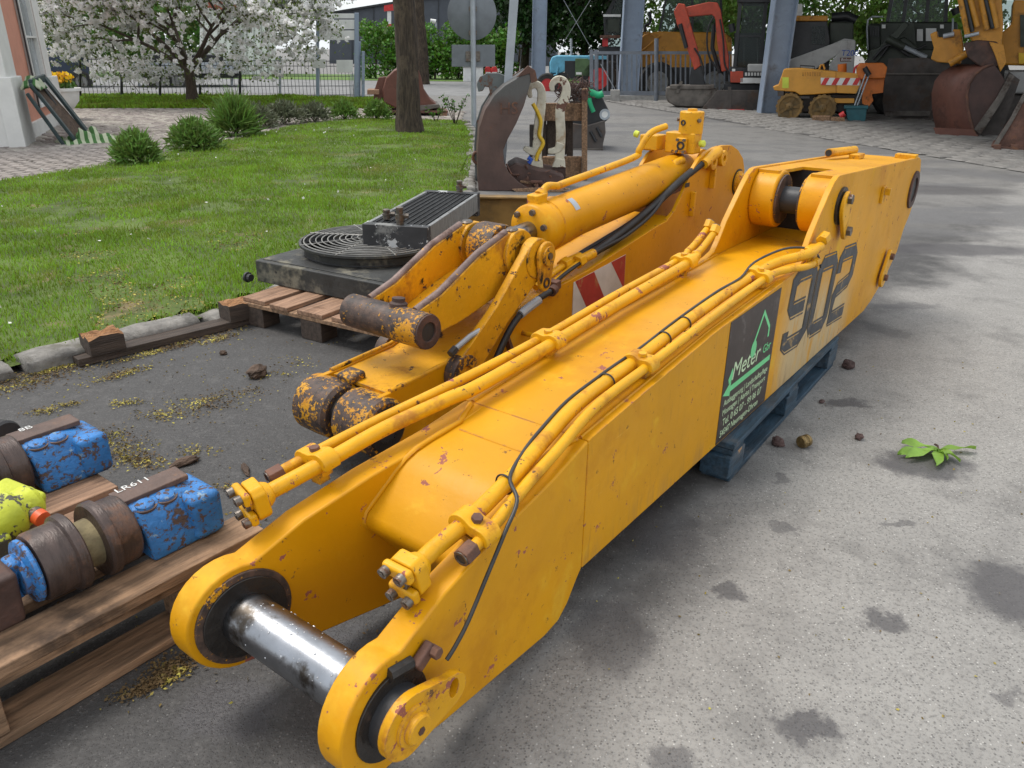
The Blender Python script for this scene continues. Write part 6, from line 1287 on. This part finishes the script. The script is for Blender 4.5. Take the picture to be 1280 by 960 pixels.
# ------------------------------------------------------------------ pink house
P_('pink_wall', (.56, .255, .175), .85, var=.06, scale=6, bump=.2, bscale=90)
P_('white_wall', (.66, .65, .62), .8, var=.05, scale=5, bump=.1, dirt=((.40, .38, .34), 3, .6, .85, .9))
a = Vector((-6.62, 10.75, 0)); b_ = Vector((-8.0, 14.35, 0)); d = (b_-a).normalized(); yaw = math.degrees(math.atan2(-d.x, d.y))
hs = thing('pink_house', 'salmon pink house with white pilasters and a tall window', 'house', a, yaw)   # local y along the facade, x outwards
LF = (b_-a).length; HH = 4.2
MB().box((-2.0, LF/2, HH/2), (3.94, LF, HH)).build('wall', M['pink_wall'], hs)
MB().box((-.03, .30, HH/2), (.14, .66, HH)).build('pilaster', M['white_wall'], hs, .006)
MB().box((-.01, .30, .45), (.20, .74, .90)).build('plinth', M['white_wall'], hs, .01)
MB().box((-.03, LF-.42, HH/2), (.12, .52, HH)).build('pilaster', M['white_wall'], hs, .006)
MB().box((-.01, LF-.30, .40), (.18, .66, .80)).build('plinth', M['white_wall'], hs, .01)
MB().box((-.02, LF/2, .12), (.08, LF-.8, .24)).build('base_course', M['white_wall'], hs)
wy0, wy1 = 2.05, 3.0
fr = MB().box((-.01, wy0, 1.9), (.08, .05, 3.0)).box((-.01, wy1, 1.9), (.08, .05, 3.0)).box((-.01, (wy0+wy1)/2, .42), (.08, wy1-wy0, .05)).box((-.01, (wy0+wy1)/2, 1.4), (.06, wy1-wy0-.06, .03)).box((-.01, (wy0+wy1)/2, 2.2), (.06, wy1-wy0-.06, .03)).build('window', M['white_wall'], hs)
MB().box((-.026, (wy0+wy1)/2, 1.9), (.004, wy1-wy0-.04, 2.95)).build('pane', M['pane'] if 'pane' in M else M['glass'], fr)
P_('pane_dark', (.32, .35, .37), .25, var=.3, scale=1.5, bump=0, spec=.8); fr.children[0].data.materials[0] = M['pane_dark']
for y in (wy0-.06, wy1+.06): MB().box((.012, y, 1.9), (.02, .035, 3.0)).build('dark_joint', M['dark'], fr)
MB().box((-2.0, -.02, .9), (3.9, .03, 1.8)).build('end_wall_base', M['white_wall'], hs)
# folded lounger leaning on the house, with its striped cushion
lo = thing('garden_lounger', 'folded dark green garden lounger leaning against the pink house', 'lounger', (-6.45, 11.0, 0), yaw-4); lo.scale = (.85, .85, .82)
P_('lounger_green', (.026, .045, .048), .4, var=.25, scale=4)
P_('cushion_green', (.10, .26, .05), .8, var=.25, scale=9); P_('cushion_pale', (.50, .55, .38), .8)
def plank(p0, p1, w, th, m, name): 
    p0 = Vector(p0); p1 = Vector(p1); d = p1-p0; L = d.length; rq = d.to_track_quat('Z', 'X').to_matrix(); return MB().box((p0+p1)/2, (th, w, L), rq).build(name, M[m], lo, .012, 2)
def lbar(p0, p1, w, th, m, name, side):
    p0 = Vector(p0); p1 = Vector(p1); d = (p1-p0).normalized(); sd_ = Vector(side); sd_ = (sd_-d*sd_.dot(d)).normalized(); nn = d.cross(sd_)
    return MB().box((p0+p1)/2, (th, w, (p1-p0).length), Matrix((nn, sd_, d)).transposed()).build(name, M[m], lo, .012, 2)
A_, B_2, C_, D_ = (.50, .08, .03), (.58, .88, .03), (.07, .72, 1.06), (.02, -.04, 1.0)
lbar(B_2, C_, .17, .05, 'lounger_green', 'side_rail', (0, 1, 0)); lbar(A_, D_, .10, .05, 'lounger_green', 'side_rail', (0, 1, 0)); lbar(A_, B_2, .10, .05, 'lounger_green', 'foot_rail', (0, 0, 1)); lbar(D_, C_, .12, .05, 'lounger_green', 'head_rail', (0, 0, 1))
lbar((.33, -.10, .03), (-.01, -.22, .86), .07, .05, 'lounger_green', 'back_leg', (0, 1, 0)); lbar((.42, .62, .10), (.05, .48, .98), .10, .03, 'black_paint', 'inner_rail', (0, 1, 0))
MB().add([(.47, .12, .10), (.54, .80, .10), (.03, .64, .98), (-.02, .0, .95)], [(0, 1, 2, 3)]).build('sling', M['clod'], lo, smooth=0)
def stripe_mat():
    t = NT('striped_cushion_cloth'); v = t.coord(False); w = t.n('ShaderNodeTexWave'); w.inputs['Scale'].default_value = 3.2; w.inputs['Distortion'].default_value = 1.5; t.l(v, w.inputs['Vector'])
    c = t.mix(t.ramp(w.outputs['Fac'], .42, .58), (.40, .43, .30), (.045, .13, .03)); t.l(c, t.b.inputs['Base Color']); t.b.inputs['Roughness'].default_value = .85; return t.m
M['stripes'] = stripe_mat()
def crumple(name, parent, w, d, h, seed, arch=0):
    n = 26; m = MB()
    for i in range(n+1):
        for j in range(n+1):
            x = (i/n-.5)*w; y = (j/n-.5)*d; e = min(1, 6*min(i/n, 1-i/n, j/n, 1-j/n)+.0)
            z = .02+e*h*(.45+.9*abs(mnoise.noise(Vector((x*4+seed, y*4, seed))))+.3*mnoise.noise(Vector((x*11, y*11+seed, 0))))
            m.v.append((x+.05*mnoise.noise(Vector((y*5, seed, 0))), y+.06*mnoise.noise(Vector((x*5, 0, seed))), z-arch*(x*x)))
    for i in range(n):
        for j in range(n): m.f.append((i*(n+1)+j, (i+1)*(n+1)+j, (i+1)*(n+1)+j+1, i*(n+1)+j+1))
    o = m.build(name, M['stripes'], parent, smooth=80); q = o.modifiers.new('thick', 'SOLIDIFY'); q.thickness = .03; return o
cu = thing('striped_cushion', 'crumpled green and cream striped cushion under the lounger', 'cushion', (-6.02, 11.42, .0), yaw+12); crumple('cloth', cu, .85, .6, .13, 1.7); crumple('cloth', cu, .35, .4, .22, 4.1)
ch = thing('head_cushion', 'small green striped pad over the lounger head rail', 'cushion', (-6.5, 11.15, .78), yaw); crumple('cloth', ch, .26, .42, .10, 2.2, 3.0)
# planter with yellow flowers
q = at(84, 150, 14.9); pt = thing('planter', 'white urn planter at the corner of the pink house', 'planter', (q.x, 14.9, 0), 0)
MB().lathe([(.16, 0), (.17, .04), (.10, .08), (.09, .16), (.16, .24), (.26, .36), (.29, .52), (.33, .53), (.33, .58), (.29, .58), (.27, .54)], (0, 0, 0), (0, 0, 1), 32).build('bowl', M['white_paint'], pt); MB().cyl((0, 0, .50), (0, 0, .53), .27, n=24).build('soil', M['clod'], pt)
P_('yellow_petal', (.80, .48, .015), .6, bump=0, island=.25, trans=.3); P_('leaf_mid', (.075, .16, .022), .5, bump=0, island=.4, trans=.35)
fl_ = thing('yellow_flowers', 'bunch of yellow flowers growing in the white planter', 'flower', (q.x, 14.9, .53), 0)
V, F = leaves(in_ellipsoid(260, (0, 0, .10), (.27, .25, .12)), .09, .4); np_mesh('foliage', V, F, M['leaf_mid'], fl_); V, F = leaves(in_ellipsoid(150, (0, -.02, .22), (.26, .24, .10)), .07, .9); np_mesh('blossom', V, F, M['yellow_petal'], fl_)
# ------------------------------------------------------------------ fence, gate sign
f = Far('mesh_fence', 'dark wire mesh fence behind the blossoming tree', 'fence', 270, 123, 22.4)
for px in (100, 152, 200, 250, 300, 350, 398): f.tube('post', 'galv' if px > 300 else 'black_paint', [(px, 125), (px, 70)], .035, 0, 8)
mm = MB(); x0, x1_ = f.p(92, 100).x, f.p(447, 100).x; zt = f.p(270, 74).z
x = x0
while x < x1_: mm.box((x, .02, zt/2), (.012, .008, zt)); x += .10
for z in (.06, .3, .56, .82, zt-.03): mm.box(((x0+x1_)/2, .03, z), (x1_-x0, .010, .018))
P_('mesh_dark', (.06, .07, .075), .5); o = mm.build('wire_mesh', M['mesh_dark'], f.t, smooth=0); o['kind'] = 'stuff'
f = Far('notice_board', 'tall white notice board on grey gate posts', 'notice board', 425, 126, 22.2)
f.rect('post', 'post_paint', 443, 16, 448.5, 127, -.03, .07, .01); f.rect('post', 'post_paint', 395, 16, 399, 127, -.03, .07, .01); f.rect('post', 'post_paint', 443.5, 52, 451, 127, .08, .22, .01); f.rect('post', 'post_paint', 452, 64, 456, 126, -.02, .1, .01)
for y0, y1 in ((17, 23), (24.5, 36.5), (38, 50)): f.rect('panel', 'white_paint', 399, y0, 443, y1, 0, .03, .004)
f.rect('lower_sign', 'white_paint', 420.5, 75, 441, 90.5, -.06, -.04, .004); f.rect('lower_sign', 'white_paint', 391, 74, 407, 85, -.06, -.04, .004)
for k in range(7): f.rect('slat', 'galv', 438+k*1.4, 92, 438.6+k*1.4, 126, .0, .02)
# ------------------------------------------------------------------ far background
P_('dark_cladding', (.058, .067, .082), .6, var=.08, scale=2, bump=.05)
f = Far('warehouse', 'large dark grey warehouse beyond the hedge', 'building', 560, 75, 75)
f.poly('wall', 'dark_cladding', [(412, 82), (412, 16), (470, 8), (530, -3), (600, -12), (680, -20), (700, 84)], 0, 30); f.poly('roof_edge', 'black_paint', [(412, 15), (412, 17), (530, -1), (680, -18), (680, -21), (530, -4)], -.3, 0)
for k in range(9): f.rect('cladding_joint', 'black_paint', 440+k*27, 10-k*3, 440.5+k*27, 80, -.08, -.002)
f = Far('flag_pylon', 'red topped white advertising pylon before the warehouse', 'pylon', 486, 72, 58); f.rect('panel', 'white_paint', 484, 14, 489, 34, 0, .3); f.poly('red_head', 'redwhite', [(480, 7), (492, 5), (492, 13), (480, 14)], -.1, .4); f.rect('panel', 'redwhite', 484, 30, 489, 33, -.02, 0); f.rect('leg', 'army_green', 485, 34, 488, 82, 0, .2)
f = Far('street_lamp', 'thin grey street lamp beyond the hedge', 'street lamp', 545, 80, 52); f.tube('mast', 'galv', [(545, 90), (545, 28)], .06); f.tube('head', 'white_paint', [(545, 27), (538, 26)], .12)
f = Far('white_cabinet', 'white utility cabinet at the end of the hedge', 'cabinet', 587, 103, 36.0); f.rect('body', 'white_paint', 579, 84, 604, 102.5, 0, .5, .02); f.rect('cap', 'grey_paint', 578, 82.5, 605, 84, -.05, .55)
for k, x in enumerate((606, 614)): 
    f = Far('red_barrier', ['red plastic barrier next to the white cabinet', 'red plastic barrier with a notch beyond the white cabinet'][k], 'barrier', x+3, 99, 36.5); f.poly('body', 'redwhite', [(x, 99), (x, 86), (x+2, 83), (x+6, 83), (x+8, 87), (x+8, 99)], 0, .5, .04); f.rect('stripe', 'white_paint', x+1, 90, x+7, 93, -.03, -.002)
P_('van_blue', (.03, .045, .075), .35, var=.05, bump=0); 
f = Far('parked_van', 'dark blue van parked behind the mesh fence', 'van', 82, 108, 27)
f.poly('body', 'van_blue', [(52, 104), (52, 66), (60, 58), (68, 46), (110, 44), (112, 104)], 0, 1.9, .08); f.poly('window', 'glass', [(62, 60), (70, 48), (84, 48), (84, 62)], -.02, -.005); f.wheel(66, 102, .33, -.1, .15); f.wheel(102, 102, .33, -.1, .15); f.rect('headlight', 'white_paint', 53, 74, 58, 79, -.02, .1)
f = Far('flatbed_trailer', 'grey flatbed trailer with low sides behind the mesh fence', 'trailer', 225, 110, 28)
f.rect('bed', 'grey_paint', 165, 86, 300, 92, 0, 2.2, .02); f.rect('side_board', 'galv', 165, 78, 300, 86, 0, .06); f.rect('side_board', 'galv', 165, 78, 300, 86, 2.1, 2.16); f.wheel(200, 100, .4, .1, .4); f.wheel(222, 100, .4, .1, .4); f.rect('chassis', 'black_paint', 165, 92, 300, 98, .3, 1.9); f.rect('load', 'black_paint', 185, 68, 280, 78, .3, 1.8, .05)
for x in (172, 290): f.rect('support_leg', 'galv', x, 98, x+3, 112, .5, .6)
f = Far('white_container', 'pale site container behind the blossoming tree', 'container', 330, 104, 42); f.rect('body', 'white_paint', 250, 12, 345, 98, 0, 2.5, .03); f.rect('door', 'grey_paint', 290, 40, 305, 98, -.05, -.002)
for k in range(10): f.rect('rib', 'grey_paint', 254+k*9, 16, 255.5+k*9, 96, -.04, -.002)
P_('red_tile', (.28, .08, .05), .8, var=.2, scale=3); f.rect('roof', 'red_tile', 245, 2, 350, 12, -.3, 2.8)
# ------------------------------------------------------------------ trees and shrubs
P_('bark', (.050, .036, .024), .9, var=.55, scale=6, bump=1.0, bscale=9, grain=(5, 5, .9), dirt=((.10, .075, .05), 4, .5, .72, .95))
P_('bark_apple', (.085, .065, .05), .9, var=.3, scale=9, bump=.8, bscale=16, grain=(3, 3, 1))
P_('leaf_dark', (.032, .075, .016), .5, bump=0, island=.5, trans=.3)
P_('leaf_light', (.13, .22, .03), .5, bump=0, island=.4, trans=.4)
P_('leaf_apple', (.14, .19, .045), .55, bump=0, island=.4, trans=.4)
P_('leaf_hedge', (.095, .21, .022), .45, bump=0, island=.45, trans=.3)
P_('blossom', (.95, .93, .90), .7, bump=0, island=.05, trans=.4)
P_('leaf_lav', (.13, .22, .04), .6, bump=0, island=.45, trans=.3)
P_('leaf_grey', (.13, .145, .085), .6, bump=0, island=.4, trans=.3)
def trunk_mesh(path, radii, n=28, ridge=.20, freq=12, root=0):
    m = MB(); P = [Vector(p) for p in path]; N = 46; vs = []
    for i in range(N+1):
        t_ = i/N*(len(P)-1); k = min(int(t_), len(P)-2); u = t_-k; c = P[k].lerp(P[k+1], u); r_ = radii[k]*(1-u)+radii[k+1]*u
        for j in range(n):
            a = 2*math.pi*j/n; q = Vector((math.cos(a), math.sin(a), 0)); e = 1+ridge*mnoise.noise(Vector((q.x*freq*.35, q.y*freq*.35, c.z*1.1)))+ridge*.7*mnoise.noise(Vector((q.x*freq*.9, q.y*freq*.9, c.z*2.3)))
            m.v.append(tuple(c+q*r_*e))
    for i in range(N):
        for j in range(n): m.f.append((i*n+j, i*n+(j+1) % n, (i+1)*n+(j+1) % n, (i+1)*n+j))
    return m
# the tree in the lawn
b0 = Vector((-1.72, 13.3, 0)); tr = thing('lawn_tree', 'rough dark tree trunk standing in the lawn', 'tree', b0, 0)
top = at(505, 0, 13.3)-b0
trunk_mesh([(0, 0, -.02), (-.01, 0, .35), (top.x*.5, 0, top.z*.5), (top.x, 0, top.z), (top.x-.1, 0, 4.2), (top.x-.1, .1, 6.5)], [.245, .19, .172, .16, .14, .07]).build('trunk', M['bark'], tr, smooth=180)
m = MB(); tips = []
for k in range(11):
    a = k*2.4; z0 = 3.6+k*.28; st = Vector((top.x-.1, 0, z0)); L = 2.4+random.random()*1.4; e = st+Vector((math.cos(a)*L, math.sin(a)*L, L*.55)); mid = (st+e)/2+Vector((0, 0, -.15)); m.tube([st, mid, e], [.07, .045, .015], 7, smooth=4); tips += [mid, e, (mid+e)/2]
m.build('branches', M['bark'], tr, smooth=60)
P = np.concatenate([in_ellipsoid(150, q, (.75, .75, .5)) for q in tips]); V, F = leaves(P, .085, .6); np_mesh('crown', V, F, M['leaf_light'], tr)
# hanging bare twigs near the frame top
# apple tree in blossom
b0 = Vector((-7.85, 20.0, 0)); ap = thing('apple_tree', 'wide apple tree covered in white blossom', 'tree', b0, 0)
m = MB(); m.tube([(0, 0, -.02), (.02, 0, .4), (.03, 0, .85)], [.17, .12, .12], 12, smooth=3)
segs = []; r5 = random.Random(5)
def grow(p, d, L, r, lev):
    e = p+d*L; mid = (p+e)/2+Vector((r5.uniform(-.1, .1), r5.uniform(-.1, .1), r5.uniform(-.05, .1)))*L*.6
    m.tube([p, mid, e], [r, r*.8, r*.55], 7, smooth=3); segs.append((lev, p, mid, e))
    if lev < 4:
        for k in range(3 if lev < 2 else 2):
            dd = (d+Vector((r5.gauss(0, .65), r5.gauss(0, .65), r5.gauss(-.02 if lev else .1, .34)))).normalized(); grow(e if k else mid.lerp(e, .6), dd, L*r5.uniform(.68, .9), r*.55, lev+1)
for k in range(7):
    a = k*2*math.pi/7+.3; grow(Vector((.03, 0, .75+.05*(k % 3))), Vector((math.cos(a)*1.0, math.sin(a)*.8, .55 if k % 2 else .95)).normalized(), 1.35, .062, 0)
m.build('trunk', M['bark_apple'], ap, smooth=60)
PB = []; PLf = []
for lev, p, mid, e in segs:
    if lev < 2: continue
    for q in (p, mid, e, (mid+e)/2):
        if abs(q.x) > 3.9 or q.z < .55: continue
        PB.append(in_ellipsoid(3, q, (.2, .2, .17))); PLf.append(in_ellipsoid(12, q, (.28, .28, .24)))
EX = in_ellipsoid(1700, (-.15, -.1, 1.95), (3.8, 2.4, 1.75), .25); EX = EX[(EX[:, 2] > .50) & (np.array([mnoise.noise(Vector(p)*1.1) for p in EX]) > -.16)]; PB.append(EX); PLf += [EX+rng.normal(0, .14, EX.shape) for _ in range(5)]; PB = np.concatenate(PB); PLf = np.concatenate(PLf)
PB = np.concatenate([in_ellipsoid(9, q, (.065, .065, .05)) for q in PB]); V, F = leaves(PB, .088, .95); np_mesh('blossom', V, F, M['blossom'], ap); V, F = leaves(PLf, .075, .55); np_mesh('foliage', V, F, M['leaf_apple'], ap)
# low shrubs along the lawn edge
def shrub(label, px, py, w, h, m, n=2600, spiky=.0):
    q = gnd(px, py); t = thing('shrub', label, 'shrub', (q.x, q.y, .03), 0, 'low shrubs along the path')
    r_ = np.random.default_rng(int(px)); th = r_.uniform(0, 2*np.pi, n); ph = np.abs(r_.normal(0, .62, n)); L = r_.uniform(.45, 1, n)
    tip = np.stack([np.sin(ph)*np.cos(th)*w/2*1.15, np.sin(ph)*np.sin(th)*w/2*1.15, np.clip(np.cos(ph), .12, 1)*h*r_.uniform(.75, 1.12, n)], 1)
    base = tip*.25*np.array([1, 1, .2]); c = base+(tip-base)*L[:, None]; d = (tip-base); d /= np.linalg.norm(d, axis=1)[:, None]; d += r_.normal(0, .55, (n, 3)); ll = r_.uniform(.025, .06, n)[:, None]*(1+spiky)
    s_ = np.cross(d, r_.normal(size=(n, 3))); s_ /= np.linalg.norm(s_, axis=1)[:, None]; s_ *= .008*(1+.06*q.y)
    V = np.stack([c-s_, c+s_, c+d*ll+s_*.2, c+d*ll-s_*.2], 1).reshape(-1, 3); np_mesh('foliage', V, np.arange(4*n).reshape(-1, 4), M[m], t)
    mm = MB()
    for k in range(14): a = k*.45; mm.tube([(0, 0, 0), (math.cos(a)*w*.22, math.sin(a)*w*.22, h*.55)], .006, 4)
    mm.build('stems', M['bark'], t); return t
for a in (('rounded bright green shrub standing alone at the lawn corner', 173, 209, .52, .33, 'leaf_lav', 5200), ('broad dark green shrub next to the rounded one', 246, 192, .66, .37, 'leaf_lav', 5600), ('spiky green lily clump under the apple tree', 296, 172, .62, .40, 'leaf_lav', 3000, 2.2), ('greyish low shrub behind the lily clump', 320, 162, .8, .34, 'leaf_grey', 3000),
          ('dull olive shrub at the middle of the border', 356, 158, .8, .36, 'leaf_grey', 2600), ('small mossy shrub between the olive shrub and the round pair', 394, 155, .6, .30, 'leaf_grey', 2200), ('round clipped shrub with brownish base before the gate', 431, 152, .55, .30, 'leaf_lav', 2600), ('round clipped shrub in front of the scrap bucket', 472, 152, .52, .32, 'leaf_lav', 2600)): shrub(*a)
def stem_plant(label, px, py, h, n):
    q = gnd(px, py); t = thing('young_plant', label, 'plant', (q.x, q.y, 0), 0); mm = MB(); LP = []
    for k in range(n):
        a = rng.uniform(0, 6.28); e = Vector((math.cos(a)*h*.4, math.sin(a)*h*.3, h*rng.uniform(.6, 1))); mm.tube([(0, 0, 0), e*.5+Vector((0, 0, .03)), e], .008, 4); LP += [e, e*.7, e*.85]
    mm.build('stems', M['bark'], t); V, F = leaves(np.concatenate([in_ellipsoid(5, x, (.07, .07, .06)) for x in LP]), .06, .6); np_mesh('foliage', V, F, M['leaf_mid'], t)
stem_plant('thin rose bush beside the sign pole', 569, 158, .55, 6); stem_plant('thin young shoot at the foot of the lawn tree', 545, 155, .35, 4); stem_plant('leafy shoot in front of the scrap bucket', 494, 146, .55, 4)
# hedge
b0 = at(530, 98, 38.2); hg = thing('hedge', 'tall bright green hedge along the far road', 'hedge', (b0.x, 38.2, 0), 0)
PP = []
xx0, xx1 = at(452, 98, 38.2).x-b0.x, at(640, 98, 38.2).x-b0.x
for k in range(130):
    x = rng.uniform(xx0, xx1); hgt = 2.15+.25*mnoise.noise(Vector((x*.7, 3, 0)))
    PP.append(in_ellipsoid(110, (x, rng.uniform(-.1, 1.4), rng.uniform(.1, hgt)), (.5, .5, .4)))
V, F = leaves(np.concatenate(PP), .17, .6); np_mesh('foliage', V, F, M['leaf_hedge'], hg)
mm = MB(); 
for k in range(14): mm.tube([(xx0+k*.55, .6, 0), (xx0+k*.55+.1, .6, 1.4)], .05, 6)
mm.build('stems', M['bark'], hg)
# trees behind
def bgtree(name, label, px, Y, h, w, m, ncl, per, ls, zc=None, trunk=.25, cr=.9):
    q = at(px, 80, Y); t = thing(name, label, 'tree', (q.x, Y, 0), 0, 'trees behind the hall'); zc = zc or h*.58
    mm = MB(); mm.tube([(0, 0, -.05), (.1, 0, h*.3), (0, .1, h*.8)], [trunk, trunk*.75, trunk*.2], 9, smooth=3)
    for k in range(8): a = k*2.4; mm.tube([(0, 0, h*.28+k*h*.06), (math.cos(a)*w*.3, math.sin(a)*w*.3, h*.45+k*h*.06)], [trunk*.35, .03], 6)
    mm.build('trunk', M['bark'], t, smooth=60)
    V, F = leaves(clumps(ncl, per, (0, 0, zc), (w/2, w/2, h*.46), cr), ls, .65); np_mesh('crown', V, F, M[m], t)
bgtree('broadleaf_tree', 'dark dense tree between warehouse and hall', 655, 43, 9, 5.5, 'leaf_dark', 120, 130, .24)
bgtree('broadleaf_tree', 'dark tree filling the gap behind the blue tractor', 728, 42, 9, 6.0, 'leaf_dark', 130, 130, .24)
bgtree('broadleaf_tree', 'yellow green tree showing behind the red mini excavator', 842, 46, 10, 8.5, 'leaf_light', 150, 120, .24)
bgtree('broadleaf_tree', 'pale green tree behind the skid steer', 1045, 52, 9, 9, 'leaf_light', 140, 110, .26)
bgtree('broadleaf_tree', 'light green tree behind the cab of the wheel loader', 1150, 48, 9, 8, 'leaf_light', 120, 110, .26)
bgtree('broadleaf_tree', 'mid green tree behind the mini excavator cab', 930, 50, 9, 7, 'leaf_mid', 120, 120, .26)
bgtree('broadleaf_tree', 'dark tree high above the parked van', 90, 40, 10, 7, 'leaf_mid', 110, 110, .22, zc=6.2)
q = at(527, 80, 33); t = thing('slim_tree', 'slim grey brown trunk beyond the lawn tree', 'tree', (q.x, 33, 0), 0); trunk_mesh([(0, 0, 0), (0, 0, 1.5), (-.1, 0, 4), (-.1, 0, 7)], [.30, .24, .2, .1], 18).build('trunk', M['bark'], t, smooth=180); V, F = leaves(clumps(50, 90, (0, 0, 6.5), (2.4, 2.4, 1.6), .6), .14, .6); np_mesh('crown', V, F, M['leaf_light'], t)

# far wood on the left horizon
PP = []
for k in range(260):
    x = rng.uniform(-75, -27); PP.append(in_ellipsoid(70, (x, 88+rng.uniform(-3, 6), rng.uniform(.5, 5.5+1.5*mnoise.noise(Vector((x*.1, 0, 0))))), (1.6, 1.6, 1.3)))
V, F = leaves(np.concatenate(PP), .55, .65); tag(np_mesh('far_wood', V, F, M['leaf_mid']), 'distant green wood on the horizon behind the fence', 'wood', kind='stuff')
